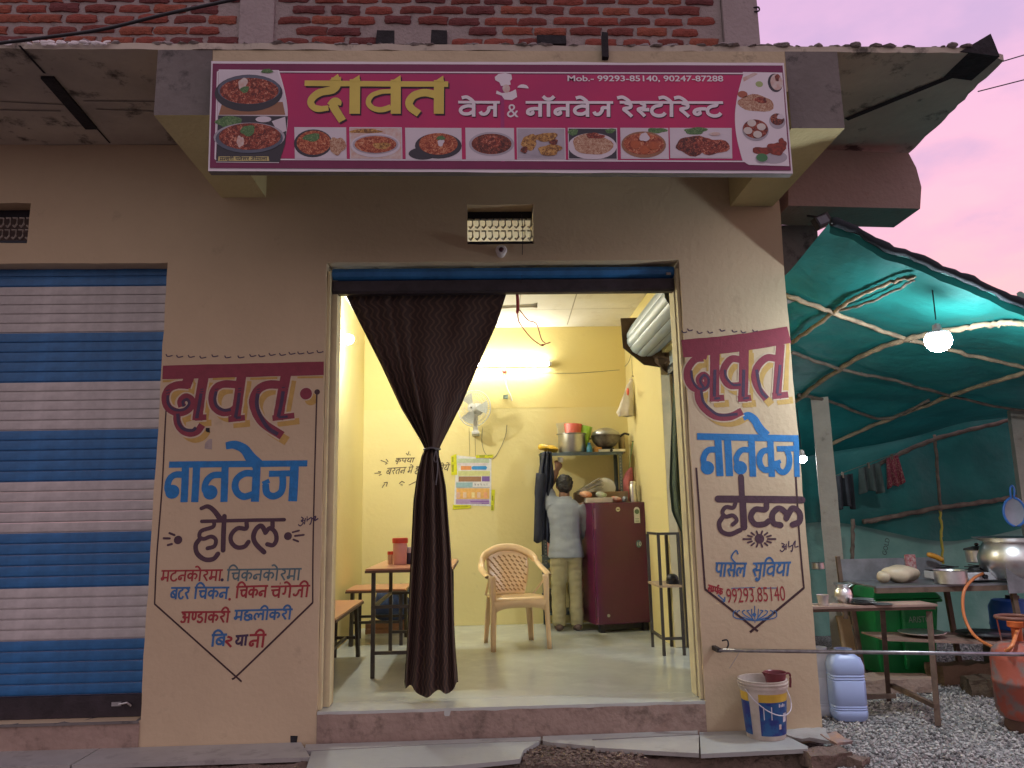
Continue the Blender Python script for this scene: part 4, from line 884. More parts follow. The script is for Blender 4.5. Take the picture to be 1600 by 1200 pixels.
# ================================================================== bucket, mug, rod, rubble
bk = atz(1198,1160,PZ); BX,BYb = aty(1198,1160,-0.17).x,-0.17
bu = thing('paint_bucket', 'old paint bucket with blue and yellow label on the step', 'bucket', (BX,BYb,PZ+.001)); bu.scale = (.85,.85,.88)
rb_, rt_, hb = 0.128, 0.158, 0.36
m_buc = mat('bucket_plastic',(0.62,0.56,0.50),rough=.45,scale=7,col2=(0.42,0.36,0.30)); m_bbl = mat('bucket_blue',(0.02,0.035,0.20),rough=.4,scale=14,col2=(0.02,0.10,0.27),thr=(.45,.6)); m_byl = mat('bucket_yellow',(0.60,0.40,0.05),rough=.4,scale=10)
prof = [(rb_*.97,0),(rb_,.006),(rb_+(rt_-rb_)*.86,hb*.86),(rt_+.006,hb*.865),(rt_+.008,hb*.90),(rt_+.002,hb*.905),(rt_+.003,hb*.93),(rt_+.01,hb*.935),(rt_+.011,hb*.955),(rt_+.004,hb*.96),(rt_+.006,hb),(rt_-.006,hb),(rt_-.01,hb*.9),(rb_*.95,.02)]
obj('shell', MB().lathe(prof,n=40,cap=(True,True)), m_buc, bu, smooth=True, local=True, auto=35)
def wrap(name, z0, z1, a0, a1, m, d=.0015, par=bu):
    rr_ = lambda z: rb_+(rt_-rb_)*z/hb+d
    n_ = 24; rows = [[(rr_(z)*math.cos(a), rr_(z)*math.sin(a), z) for a in np.linspace(a0,a1,n_)] for z in (z0,(z0+z1)/2,z1)]
    return obj(name, MB().grid(rows), m, par, smooth=True, local=True)
wrap('blue_label', .03,.235, R(-190),R(-148), m_bbl); lb = wrap('blue_label', .03,.235, R(-122),R(-22), m_bbl); wrap('yellow_label', .236,.29, R(-190),R(-150), m_byl); wrap('yellow_label', .236,.285, R(-122),R(-22), m_byl)
wrap('label_panel', .11,.165, R(-55),R(-40), m_wp, .0022); wrap('label_spot', .07,.10, R(-70),R(-62), m_pinkc, .0022)
for a in (-112,-92): wrap('label_stroke', .13,.21, R(a),R(a+2.5), m_wp, .0022)
for i,a in enumerate((-70,-64,-58,-52)): wrap('label_letter', .205,.226-(i%2)*.006, R(a),R(a+3.5), m_wp, .0022)
bail = [(rt_*1.03*math.cos(t)*math.cos(R(-25))-0*1, rt_*1.03*math.cos(t)*math.sin(R(-25)), 0) for t in (0,1)]
pts = []
for t in np.linspace(0,math.pi,22):
    x = (rt_+.012)*math.cos(t); dpt = math.sin(t)
    pts.append((x+0.01, -(rt_+.012)*dpt*.98, hb*.87-.155*dpt))
obj('handle', MB().tube([Vector(p) @ Matrix.Rotation(R(-24),3,'Z') for p in pts], .0035, 6), m_wp, bu, smooth=True, local=True)
mg = thing('plastic_mug', 'maroon plastic mug resting in the paint bucket', 'mug', (BX+.07,BYb-.02,PZ+.25)); mg.scale = (.85,.85,.85)
m_mug = mat('mug_maroon',(0.20,0.045,0.055),rough=.4)
obj('cup', MB().lathe([(.052,0),(.056,.004),(.072,.115),(.077,.12),(.075,.123),(.070,.118),(.052,.01)],n=28), m_mug, mg, smooth=True, local=True, auto=35)
obj('handle', MB().tube(smoothpts([(.07,0,.11),(.10,0,.108),(.103,0,.07),(.098,0,.02)],4), .008, 7), m_mug, mg, smooth=True, local=True); obj('spout', MB().add([(-.06,-.03,.121),(-.06,.03,.121),(-.092,0,.124),(-.068,0,.09)],[(0,2,1),(0,3,2),(1,2,3)]), m_mug, mg, local=True)
ra, rbb = aty(1123,1016,-.10), aty(1790,1025,-.60)
rd = thing('iron_rod', 'long thin iron rod reaching right from the painted pillar', 'rod', ra)
obj('rod', MB().tube([ra, rbb], .011, 10), mat('rod_steel',(0.35,0.34,0.36),rough=.35,metal=.9,var=.3,scale=20), rd, smooth=True)
hk = MB().tube(smoothpts([aty(1128,1001,-.08),aty(1136,1000,-.09),aty(1138,1008,-.10),aty(1134,1015,-.10)],5), .005, 6); obj('hook', hk, m_cable, rd, smooth=True)
obj('tie_string', MB().tube([aty(1156,1018,-.09),aty(1140,1044,-.004)], .002, 5), m_pvc, rd)
obj('wall_bracket', MB().box(ra.x-.012,ra.x+.012,-.11,-.001,ra.z-.012,ra.z+.012), m_cable, rd)
# broken slabs and bricks by the corner of the step
rub = [((1305,1190),-.21,(.26,.13,.06),12,m_rub,'crumbling dark brick lump at the end of the step','brick'),((1345,1194),-.23,(.10,.10,.05),40,m_rub,'small dark brick fragment lying on the gravel','brick')]
def chunk(name,label,cat,px,z,size,rz,m,tilt=0.0):
    p = atz(*px,z); o = thing(name,label,cat,(p.x,p.y,z),R(rz)); sx,sy,sz = size
    mb = MB(); nx=6; 
    bmv = MB().box(-sx/2,sx/2,-sy/2,sy/2,0,sz)
    bm_ = bmesh.new(); me = bpy.data.meshes.new(name); me.from_pydata(bmv.v,[],bmv.f); bm_.from_mesh(me); bmesh.ops.subdivide_edges(bm_,edges=bm_.edges[:],cuts=5,use_grid_fill=True)
    for v in bm_.verts: 
        q = noise.noise_vector(v.co*14+Vector((rz,0,0))); v.co += Vector(q)*.016
    bm_.to_mesh(me); bm_.free(); me.materials.append(m)
    c = bpy.data.objects.new('block',me); COL.objects.link(c); c.parent = o; c.rotation_euler = (R(tilt),R(tilt*.5),0); return o
chunk('loose_brick','crumbling dark brick lump under the broken slab at the step corner','brick',(1290,1196),GZ,(.24,.14,.075),12,m_rub)
chunk('brick_fragment','small dark brick fragment lying on the gravel by the corner','brick',(1340,1199),GZ,(.09,.09,.05),40,m_rub)
chunk('broken_slab','broken grey stone slab leaning beside the end of the step','slab',(1262,1150),GZ+.05,(.22,.17,.022),-18,m_slab,6)
chunk('broken_slab','orange stained stone fragment with a blue smear by the pillar foot','slab',(1306,1158),GZ+.04,(.13,.12,.02),25,stained('orange_stone',(0.42,0.26,0.16),(0.16,0.22,0.34),(0.1,0.07,0.06),s1=9),10)
# ================================================================== INSIDE THE ROOM
m_blkiron = mat('table_iron',(0.045,0.038,0.033),rough=.5,var=.3,scale=12)
m_lam = mat('orange_laminate',(0.52,0.24,0.14),rough=.3,var=.08,scale=4); m_edge = mat('laminate_edge',(0.12,0.06,0.04),rough=.5)
# tube light on the back wall
tA, tB = aty(690,570,BY-.06), aty(858,569,BY-.06)
T = thing('tube_light', 'glowing white tube light on the back wall', 'tube light', (tA.x,BY-.01,tA.z))
obj('batten', MB().box(tA.x-.02,tB.x+.02,BY-.035,BY-.001,tA.z-.022,tA.z+.022), m_pvc, T)
def emis(name, col, st):
    if name in MATS: return MATS[name]
    m = bpy.data.materials.new(name); m.use_nodes = True; n = m.node_tree; n.nodes.clear()
    o = n.nodes.new('ShaderNodeOutputMaterial'); e_ = n.nodes.new('ShaderNodeEmission'); e_.inputs[0].default_value = (*col,1); e_.inputs[1].default_value = st
    n.links.new(e_.outputs[0], o.inputs[0]); MATS[name] = m; return m
TUBE_L, WALLB_L, TENTB_L, TENTB2_L = 76.0, 800.0, 400.0, 80.0
obj('tube', MB().tube([(tA.x,BY-.062,tA.z),(tB.x,BY-.062,tA.z)], .018, 12), emis('tube_glow',(0.98,0.97,0.87),TUBE_L), T)
for x in (tA.x-.01,tB.x+.01): obj('end_cap', MB().box(x-.015,x+.015,BY-.085,BY-.035,tA.z-.022,tA.z+.022), m_pvc, T)
# wall bulb by the left wall
wb = atx(545,531,FX0+.11)
K = thing('wall_bulb', 'bright bulb in a holder on the left room wall', 'bulb', (FX0,wb.y,wb.z))
obj('holder', MB().lathe([(.04,0),(.04,.015),(.022,.02),(.022,.06)],(FX0+.001,wb.y,wb.z+.02),16,'x'), m_pvc, K, smooth=True, auto=40)
obj('bulb', MB().ell((FX0+.105,wb.y,wb.z+.005),.05,.045,.045,18,12), emis('bulb_glow',(0.97,0.98,0.93),WALLB_L), K, smooth=True)
obj('lead', MB().tube(smoothpts([(FX0+.004,wb.y,wb.z+.05),(FX0+.004,wb.y+.05,wb.z+.14),(FX0+.004,wb.y+.2,wb.z+.15)],5), .003, 5), m_cable, K)
# ceiling fan
FC = Vector((-.13,1.55,2.88))
cf = thing('ceiling_fan', 'cream ceiling fan half hidden behind the curtain', 'ceiling fan', FC)
m_fan = mat('fan_cream',(0.56,0.50,0.40),rough=.4)
obj('motor', MB().lathe([(.03,-.06),(.10,-.05),(.12,-.01),(.12,.03),(.08,.06),(.02,.08)],FC,28), m_fan, cf, smooth=True, auto=40); obj('down_rod', MB().tube([FC+Vector((0,0,.07)),Vector((FC.x,FC.y,CZ-.002))], .012, 8), m_fan, cf); obj('canopy_cup', MB().lathe([(.02,-.06),(.05,-.002)],(FC.x,FC.y,CZ),16), m_fan, cf)
for a in (-8,112,232):
    d = Vector((math.cos(R(a)),math.sin(R(a)),0)); q = Vector((-d.y,d.x,0)); mb = MB()
    sec = [(.11,.02),(.17,.028),(.22,.058),(.40,.066),(.56,.06),(.60,.03)]
    mb.grid([[FC+d*r_+q*w_*s_+Vector((0,0,.030*s_-.02)) for r_,w_ in sec] for s_ in (1,0,-1)])
    obj('blade', mb, m_fan, cf, smooth=True, solid=.004)
# wall fan
fq = aty(741,638,BY-.26); wf = thing('wall_fan', 'white wall fan with a wire cage beside the curtain', 'wall fan', (fq.x-.05,BY,fq.z))
m_cage = mat('cage_wire',(0.52,0.52,0.48),rough=.4,metal=.3); m_fg = mat('fan_grey',(0.60,0.60,0.58),rough=.4)
Rf = .19; rotf = Matrix.Rotation(R(-26),4,'Z')
def fx(mb): return mb.xf(Matrix.Translation(fq) @ rotf)
for yy,nr in ((-.06,(.05,.09,.13,.165)),(.05,(.08,.14))):
    mb = MB()
    for r_ in nr:
        dz = yy*(1-(r_/Rf)**2*.7); mb.tube([(r_*math.cos(t),dz,r_*math.sin(t)) for t in np.linspace(0,2*math.pi,33)], .0016, 4, cap=False)
    for k in range(44):
        t = 2*math.pi*k/44; mb.tube([(.035*math.cos(t),yy,.035*math.sin(t)),(.12*math.cos(t),yy*.72,.12*math.sin(t)),(Rf*math.cos(t),0,Rf*math.sin(t))], .0013, 4, cap=False)
    obj('cage', fx(mb), m_cage, wf)
obj('rim', fx(MB().tube([(Rf*math.cos(t),0,Rf*math.sin(t)) for t in np.linspace(0,2*math.pi,41)], .006, 6, cap=False)), m_cage, wf, smooth=True)
obj('badge', fx(MB().lathe([(.045,-.062),(.043,-.066),(.01,-.068)],(0,0,0),24,'y')), m_fg, wf, smooth=True); obj('hub', fx(MB().lathe([(.03,-.03),(.03,.02)],(0,0,0),18,'y')), m_fg, wf)
for k in range(3):
    mb = MB(); rows = []
    for r_ in (.03,.08,.13,.165): rows.append([(r_*math.cos(2.094*k+s_),-.012+.03*s_,r_*math.sin(2.094*k+s_)) for s_ in (-.45,-.15,.15,.45)])
    obj('blade', fx(mb.grid(rows)), mat('fan_blade',(0.50,0.52,0.50),rough=.3), wf, smooth=True)
obj('motor', fx(MB().lathe([(.02,.02),(.06,.04),(.065,.10),(.04,.14)],(0,0,0),20,'y')), m_fg, wf, smooth=True)
obj('wall_bracket', MB().box(fq.x-.03,fq.x+.05,fq.y+.03,BY-.001,fq.z-.27,fq.z-.235).box(fq.x-.015,fq.x+.035,fq.y+.06,fq.y+.10,fq.z-.25,fq.z-.03), m_fg, wf, bevel=.008)
m_wire = mat('grey_wire',(0.22,0.19,0.14),rough=.6)
def wirething(pts, lab, Y=BY-.004, r_=.003, m=m_wire): return tag(obj('cable', MB().tube(smoothpts([aty(x,y,Y) for x,y in pts],5), r_, 5), m), lab, 'cable')
wirething([(754,668),(753,690),(758,708),(770,717),(782,700),(790,680),(792,664)],'looped thin cable hanging under the wall fan'); wirething([(733,668),(734,712)],'straight pull cord hanging from the wall fan down to the poster',r_=.0018); wirething([(742,668),(743,712)],'second straight cord hanging close beside the fan cord',r_=.0018)
wirething([(794,581),(840,582),(900,583),(968,578)],'cable running along the back wall right of the tube light',r_=.0026)
cx = [atx(970,578,FX1-.004),atx(982,566,FX1-.004),atx(988,545,FX1-.004)]; tag(obj('cable', MB().tube(smoothpts(cx,5), .0026, 5), m_wire), 'cable climbing the right wall towards the shutter drum', 'cable')
wirething([(788,584),(790,596),(793,608),(798,618),(800,626)],'cream flex with a plug dangling below the tube light',r_=.006,m=m_pvc)
sw = aty(788,579,BY); tag(obj('ceiling_rose', MB().lathe([(.03,-.001),(.03,-.02),(.015,-.03)],(sw.x,BY,sw.z),12,'y'), mat('rose_red',(0.5,0.12,0.10))), 'small red and white ceiling rose under the tube light', 'ceiling rose')
pg_ = aty(790,620,BY-.03); tag(obj('plug', MB().box(pg_.x-.025,pg_.x+.025,BY-.04,BY-.002,pg_.z-.02,pg_.z+.02).jit(.012,40), mat('plug_green',(0.25,0.33,0.28))), 'small pale plug hanging on the flex below the tube light', 'plug')
# poster with yellow tape
PS = thing('wall_poster', 'printed notice taped to the back wall with yellow tape', 'poster', (aty(740,755,BY).x,BY,aty(740,755,BY).z))
pk = lambda x,y: (700+x/11.43, 700+y/11.43)
def pp(name, pts, col, k, rough=.5, par=PS):
    mb = MB(); poly(mb, [(lambda q:(q.x,q.z))(aty(*pk(*p),BY)) for p in pts], BY-.003-.0012*k); return obj(name, mb, mat('poster_'+name+'_%d' % (abs(hash(col)) % 9999), col, rough=rough, var=.12, scale=30), par)
rc = lambda x0,y0,x1,y1: [(x0,y0),(x1,y0),(x1,y1),(x0,y1)]
pp('sheet', [(150,130),(775,195),(770,1040),(105,1020)], (0.72,0.72,0.74), 0)
pp('header_strip', rc(165,190,735,265), (0.50,0.58,0.42), 1); pp('pale_strip', rc(170,270,700,310), (0.66,0.60,0.66), 1); pp('orange_block', rc(230,322,415,392), (0.75,0.30,0.10), 1); pp('blue_block', [(415,355),(440,325),(680,322),(702,352),(680,388),(440,388)], (0.04,0.28,0.66), 1); pp('green_strip', rc(180,410,750,500), (0.60,0.62,0.28), 1)
pp('brown_block', rc(190,508,592,600), (0.32,0.17,0.09), 1); pp('purple_block', rc(606,505,745,598), (0.20,0.11,0.38), 1); pp('teal_block', rc(145,615,440,700), (0.30,0.48,0.54), 1); pp('grey_rule', rc(145,702,745,712), (0.35,0.38,0.42), 2)
pp('orange_panel', rc(150,720,740,910), (0.78,0.45,0.14), 1)
for x0,c_ in ((155,(0.72,0.45,0.35)),(270,(0.80,0.60,0.45)),(420,(0.80,0.66,0.34)),(520,(0.75,0.55,0.45)),(640,(0.78,0.38,0.22))): pp('panel_picture', rc(x0,790,x0+60,890), c_, 2)
pp('violet_strip', rc(140,915,735,1000), (0.42,0.30,0.55), 1); pp('violet_line', rc(400,945,735,962), (0.24,0.09,0.42), 2); pp('violet_line', rc(600,980,735,995), (0.24,0.09,0.42), 2)
for i in range(5): pp('scribble', [(470+i*55,630+(i%2)*12),(500+i*50,640),(495+i*52,675),(478+i*55,668)], (0.35,0.36,0.40), 2)
for q in ([(55,150),(150,105),(165,480),(60,485)],[(495,130),(810,118),(800,175),(498,182)],[(90,1015),(410,1020),(408,1075),(85,1100)],[(775,745),(840,745),(820,1115),(765,1115)]): pp('tape', q, (0.66,0.66,0.02), 3, .35)
for q in ([(70,160),(100,155),(100,250),(72,250)],[(70,300),(105,295),(100,430),(76,430)],[(560,130),(660,126),(655,165),(560,170)],[(705,125),(790,124),(788,140),(705,142)],[(110,1042),(360,1042),(358,1054),(108,1058)],[(785,850),(810,850),(806,940),(784,940)],[(775,1020),(808,1020),(806,1110),(774,1110)]): pp('tape_print', q, (0.30,0.32,0.02), 4)
# pencilled writing on the room walls
bw = [o for o in B.children if o.name.startswith('back_wall')][0]; lw = [o for o in B.children if o.name.startswith('left_wall')][0]
m_chr = mat('charcoal_writing',(0.13,0.10,0.07),rough=.9)
CK = lambda x,y: (500+x/7.2727, 690+y/7.2727)
for (t,a,b,h) in (('k ri p y aa',(865,192),(1080,186),7),('b r t n _ m e an _ h aa t _ n _ dh o y e an',(765,305),(1480,262),10)): 
    mb = MB(); word(mb, t, CK(*a), CK(*b), h, BY, 1.3, slant=.3, off=.003); obj('wall_writing', mb, m_chr, bw)
f = tr((500,690,7.2727), BY); mb = MB()
for a,b in (((690,212),(760,240)),((750,198),(775,228)),((740,258),(768,246)),((620,360),(690,356)),((660,340),(695,345)),((670,385),(700,372)),((705,525),(735,480)),((725,470),(768,462)),((768,462),(752,510)),((900,480),(930,450)),((930,450),(962,468)),((915,490),(940,494)),((1010,495),(1090,455)),((980,130),(992,150)),((1012,112),(998,158)),((1020,140),(1026,158))): ribbon(mb, [f(a),f(b)], 1.3*mppY(BY), BY-.003, smooth=False)
o = obj('writing_flourish', mb, m_chr, bw); o['kind'] = 'stuff'
# ------------------------------------------------------------------ curtain
CU = .20
m_cur = bpy.data.materials.new('curtain_cloth'); m_cur.use_nodes = True; MATS['curtain_cloth'] = m_cur
n = m_cur.node_tree; b_ = n.nodes['Principled BSDF']; t_ = n.nodes.new('ShaderNodeUVMap'); t_.uv_map = 'uv'
sx_ = n.nodes.new('ShaderNodeSeparateXYZ'); n.links.new(t_.outputs[0], sx_.inputs[0])
def mth(op, a, b):
    k_ = n.nodes.new('ShaderNodeMath'); k_.operation = op
    for i_, v_ in enumerate((a, b)):
        if v_ is None: continue
        if isinstance(v_, (int, float)): k_.inputs[i_].default_value = v_
        else: n.links.new(v_, k_.inputs[i_])
    return k_.outputs[0]
zz_ = n.nodes.new('ShaderNodeTexNoise'); zz_.inputs['Scale'].default_value = 5; n.links.new(t_.outputs[0], zz_.inputs['Vector'])
wob = mth('MULTIPLY', mth('SINE', mth('MULTIPLY', sx_.outputs[1], 78.0), None), 2.1)
class _o: pass
sn = _o(); sn.outputs = [mth('SINE', mth('ADD', mth('ADD', mth('MULTIPLY', sx_.outputs[0], 105.0), wob), mth('MULTIPLY', zz_.outputs['Fac'], 9.0)), None)]
rp_ = n.nodes.new('ShaderNodeValToRGB'); rp_.color_ramp.elements[0].position = .2; rp_.color_ramp.elements[0].color = (0.036,0.019,0.014,1); rp_.color_ramp.elements[1].position = .9; rp_.color_ramp.elements[1].color = (0.085,0.046,0.030,1)
n.links.new(sn.outputs[0], rp_.inputs[0]); n.links.new(rp_.outputs[0], b_.inputs['Base Color']); b_.inputs['Roughness'].default_value = .75; b_.inputs['Sheen Weight'].default_value = .03; b_.inputs['Sheen Roughness'].default_value = .4
Ct = thing('door_curtain', 'dark brown patterned curtain tied in the middle of the doorway', 'curtain', (aty(675,700,CU).x,CU,1.3))
def pwl(tab, y):
    for (y0,v0),(y1,v1) in zip(tab,tab[1:]):
        if y <= y1: t = (y-y0)/(y1-y0); return v0+(v1-v0)*t
    return tab[-1][1]
XL = [(450,535),(457,538),(568,594),(637,626),(685,655),(702,664),(712,659),(740,652),(783,646),(908,640),(1000,636),(1072,632)]
XRt = [(450,794),(457,792),(507,776),(568,749),(630,722),(685,694),(702,686),(710,686),(735,692),(762,697),(867,705),(1000,711),(1072,716)]
rows = []; uvs = []; NU = 140
ys = list(np.linspace(450,690,44))+list(np.linspace(694,720,12))+list(np.linspace(724,1072,50))
for y in ys:
    xl, xr = pwl(XL,y), pwl(XRt,y); w_ = xr-xl; row = []; uv = []
    tie = math.exp(-((y-702)/26)**2); below = max(0,min(1,(y-705)/80))
    for i in range(NU+1):
        u = i/NU
        if y < 702:
            amp = (.004+.026*min(1,(y-450)/220)**1.5)*(.45+.9*abs(noise.noise(Vector((u*4.3,.5,2)))) ); ph = 2*math.pi*(7*u+1.3*math.sin(4.4*u)+.35*math.sin(y*.012+3*u))
            px_ = xl+w_*u; dy = amp*math.sin(ph)*(1-.6*tie)+.016*noise.noise(Vector((u*6,y*.012,0))) - .10*(1-((y-450)/252)**.5*0)*math.sin(math.pi*u)*(min(1,(y-450)/250))*.6
            py_ = y
        else: 
            t = 2*math.pi*(u-.25); px_ = (xl+xr)/2 - w_/2*math.sin(t+math.pi)*-1*1 if False else (xl+xr)/2+w_/2*math.cos(math.pi*(1-2*u)*0+math.pi*(1-u)*1)
            px_ = (xl+xr)/2 - w_/2*math.cos(math.pi*u)
            fold = (.012+.018*below)*math.sin(2*math.pi*(5.5*u+.3*math.sin(y*.006)))
            dy = -.05*math.sin(math.pi*u)*(.5+.9*below)+fold*math.sin(math.pi*u)**.5 + .012*noise.noise(Vector((u*5,y*.006,3)))
            py_ = y+((14*math.sin(math.pi*u)**2+5*math.sin(2*math.pi*3*u)-4)*((y-1000)/72) if y > 1000 else 0)
        p = aty(px_,py_,CU); row.append((p.x,CU+dy,p.z)); uv.append((u*1.3, p.z*.9))
    rows.append(row); uvs.append(uv)
cm_ = MB().grid(rows); co = obj('cloth', cm_, m_cur, Ct, smooth=True)
uvl = co.data.uv_layers.new(name='uv'); fl = [q for r_ in uvs for q in r_]
for lp in co.data.loops: uvl.data[lp.index].uv = fl[lp.vertex_index]
# back half of the gathered lower cloth
rows2 = []
for y in ys[50:]:
    xl, xr = pwl(XL,y), pwl(XRt,y); rows2.append([])
    for i in range(31):
        u = i/30; p = aty((xl+xr)/2-(xr-xl)/2*math.cos(math.pi*u), y-(6 if y > 1040 else 0), CU); rows2[-1].append((p.x,CU+.06*math.sin(math.pi*u)+.012*math.sin(19*u),p.z))
obj('back_fold', MB().grid(rows2), mat('curtain_back',(0.04,0.02,0.02),rough=.85), Ct, smooth=True)
tp = aty(675,702,CU); tb = MB().tube([(tp.x+.050*math.cos(t),CU-.005+.058*math.sin(t),tp.z+.004*math.sin(3*t)) for t in np.linspace(0,2*math.pi,25)], .008, 6, cap=False)
m_tie = mat('tie_cord',(0.10,0.09,0.10),rough=.5); obj('tie_cord', tb, m_tie, Ct, smooth=True)
obj('tie_end', MB().tube(smoothpts([aty(681,704,CU-.075),aty(678,718,CU-.085),aty(682,722,CU-.09),aty(684,712,CU-.085)],4), .004, 5), m_tie, Ct); obj('tie_end', MB().tube(smoothpts([aty(682,704,CU-.075),aty(684,730,CU-.09),aty(681,758,CU-.09)],4), .004, 5), m_tie, Ct)
obj('curtain_rod', MB().tube([aty(520,452,CU),aty(1050,447,CU)], .009, 8), m_shdk, Ct)
m_rib = mat('red_ribbon',(0.34,0.03,0.03),rough=.6)
rbn = thing('red_ribbon', 'red ribbon and thread dangling from the doorway top', 'ribbon', aty(812,460,.2))
obj('strand', MB().tube(smoothpts([aty(808,455,.2),aty(809,478,.21),aty(808,490,.2)],4), [.012]*8+[.006], 6), m_rib, rbn)
obj('strand', MB().tube(smoothpts([aty(808,488,.2),aty(812,505,.22),aty(830,528,.2),aty(846,540,.2)],5), .004, 5), m_rib, rbn); obj('strand', MB().tube(smoothpts([aty(810,482,.2),aty(825,500,.2),aty(838,506,.2),aty(846,530,.21),aty(852,536,.2)],5), .0035, 5), m_rib, rbn)
obj('knot', MB().ell(aty(848,539,.2),.012,.01,.008,8,6).tube([aty(848,539,.2),aty(860,535,.19)],.004,5), m_rib, rbn)
# ------------------------------------------------------------------ tables and benches on the left
def legtable(name, label, cat, x0,x1,y0,y1, h, t=.03, leg=.028, splay=0.0, bars=(), group=None, open_='x'):
    o = thing(name,label,cat,((x0+x1)/2,(y0+y1)/2,0.001),0,group)
    obj('top', MB().box(x0,x1,y0,y1,h-t*.4,h), m_lam, o); obj('edge_frame', MB().box(x0-.004,x1+.004,y0-.004,y1+.004,h-t,h-t*.4-.001), m_edge, o)
    cs = []
    for x,sx in ((x0+.05,-1),(x1-.05,1)):
        for y,sy in ((y0+.06,-1),(y1-.06,1)):
            obj('leg', MB().bar((x,y,h-t-.001),(x+sx*splay*.3,y+sy*splay,0.001),leg), m_blkiron, o)
    for z,a in bars:
        if a == 'x':
            for y in (y0+.06,y1-.06): obj('rail', MB().bar((x0+.05,y,z),(x1-.05,y,z),leg*.8), m_blkiron, o)
        if a == 'y':
            for x in (x0+.05,x1-.05): obj('rail', MB().bar((x,y0+.06,z),(x,y1-.06,z),leg*.8), m_blkiron, o)
        if a == 'c': obj('stretcher', MB().bar(((x0+x1)/2,y0+.06,z),((x0+x1)/2,y1-.06,z),leg*.8), m_blkiron, o)
    return o
tl = atz(582,1060,0); tz_ = aty(577,889,tl.y-.06)
TX0, TY0, TH = tl.x-.05, tl.y-.06, tz_.z
legtable('dining_table','tall dining table with orange top half behind the curtain','table',TX0,TX0+.62,TY0,TY0+1.15,TH,bars=((.17,'x'),(TH-.27,'y'),(TH-.27,'x')))
bh = .45
b0 = aty(518,962,.9)
legtable('dining_bench','low orange topped bench nearest the doorway by the left wall','bench',FX0+.02,-1.02,.62,1.82,bh,splay=.05,bars=((.16,'x'),(.16,'c')))
legtable('dining_bench','low orange topped bench further back beside the left wall','bench',FX0+.05,-.72,2.30,2.85,.49,splay=.02,bars=((.2,'x'),))
# jars on the table
def jar(name,label,cat,px,py,wpx,hpx,Y,body,lid,lidfrac=.2,alpha=1):
    p = aty(px,py,Y); k = mppY(Y,px,py); r_ = wpx*k/2; h = hpx*k
    o = thing(name,label,cat,(p.x,Y,TH+.001)); lf = 1-lidfrac
    obj('body', MB().lathe([(r_*.85,0),(r_*.9,.004),(r_*.98,h*lf*.9),(r_*.92,h*lf)],n=24), body, o, smooth=True, local=True, auto=40); obj('lid', MB().lathe([(r_*1.06,h*lf+.001),(r_*1.08,h*.97),(r_*1.0,h)],n=24), lid, o, smooth=True, local=True, auto=40); return o
m_pinkp = mat('pink_plastic',(0.66,0.36,0.36),rough=.3,var=.06); m_redp = mat('red_plastic',(0.62,0.06,0.03),rough=.35,var=.06)
jar('water_jug','pink plastic jug with a red lid on the dining table','jug',625,884,23,41,TY0+.45,m_pinkp,m_redp); jar('sauce_jar','small clear jar with an orange cap beside the pink jug','jar',610,882,9,20,TY0+.5,mat('jar_clear',(0.60,0.42,0.30),rough=.2),m_redp,.25); jar('dark_bottle','dark bottle with a white cap on the dining table beside the curtain','bottle',640,880,11,26,TY0+.5,mat('bottle_navy',(0.03,0.03,0.07),rough=.3),m_pvc,.35)
# blue bundle under the far bench
bu_ = atz(578,985,0); bb = MB().ell((-.95,3.15,.26),.20,.16,.16,20,14).jit(.05,7); 
bd = thing('cloth_bundle','dark blue stuffed bundle on a crate under the far bench','bundle',(-.95,3.15,.12)); obj('sack', bb, mat('bundle_blue',(0.035,0.06,0.14),rough=.8,var=.4,scale=10), bd, smooth=True); obj('knot', MB().ell((-.82,3.05,.43),.09,.07,.05,12,8).jit(.03,14), mat('bundle_light',(0.07,0.16,0.27),rough=.8), bd, smooth=True)
cr0 = thing('wooden_crate','low wooden crate carrying the blue bundle','crate',(-.95,3.15,.001))
for i,z in enumerate((.012,.062)): 
    for y in (3.0,3.28): obj('slat', MB().box(-1.18,-.72,y,y+.015,z,z+.042), m_wood, cr0)
for x in (-1.18,-.735): obj('end_board', MB().box(x,x+.015,3.016,3.279,.005,.105), m_wood, cr0)
# ------------------------------------------------------------------ moulded plastic chair
m_ch = mat('chair_peach',(0.78,0.56,0.31),rough=.28,var=.05,scale=3,coat=.2)
CP = atz(808,1012,0); ch = thing('plastic_chair','peach moulded plastic armchair in the middle of the room','chair',(0.245,2.13,.001),R(191))
# local: front = +y (towards the camera after the half turn)
seat = MB(); rows = []
for j in range(13):
    v = j/12; y = -.20+.42*v; row = []
    for i in range(17):
        u = i/16; hw = .215+.025*v; x = -hw+2*hw*u
        z = .415-.018*math.sin(math.pi*u)*math.sin(math.pi*min(1,v*1.2))+.012*v-(.03*max(0,(v-.85)/.15)**2)
        row.append((x,y,z))
    rows.append(row)
seat.grid(rows); obj('seat', seat, m_ch, ch, smooth=True, local=True, solid=.008)
ap = MB()
ap.grid([[(-.24+.48*i/16,.222,z+(.018*(abs(i-8)/8)**4*-3 if k == 1 else 0)) for i in range(17)] for k,z in enumerate((.400,.345))]); obj('front_apron', ap, m_ch, ch, smooth=True, local=True, solid=.008)
back = MB(); rows = []
for j in range(15):
    v = j/14; z = .41+.415*v; hw = .135+.060*math.sin(math.pi*min(1,v*1.05)*.62); rows.append([])
    for i in range(17):
        u = i/16; x = -hw+2*hw*u; zt = z-(.05*((u-.5)*2)**2*v)
        rows[-1].append((x,-.205-.085*v-.03*math.sin(math.pi*u)+.02,zt))
back.grid(rows)
obj('back_panel', back, m_ch, ch, smooth=True, local=True, solid=.006)
slots = MB()
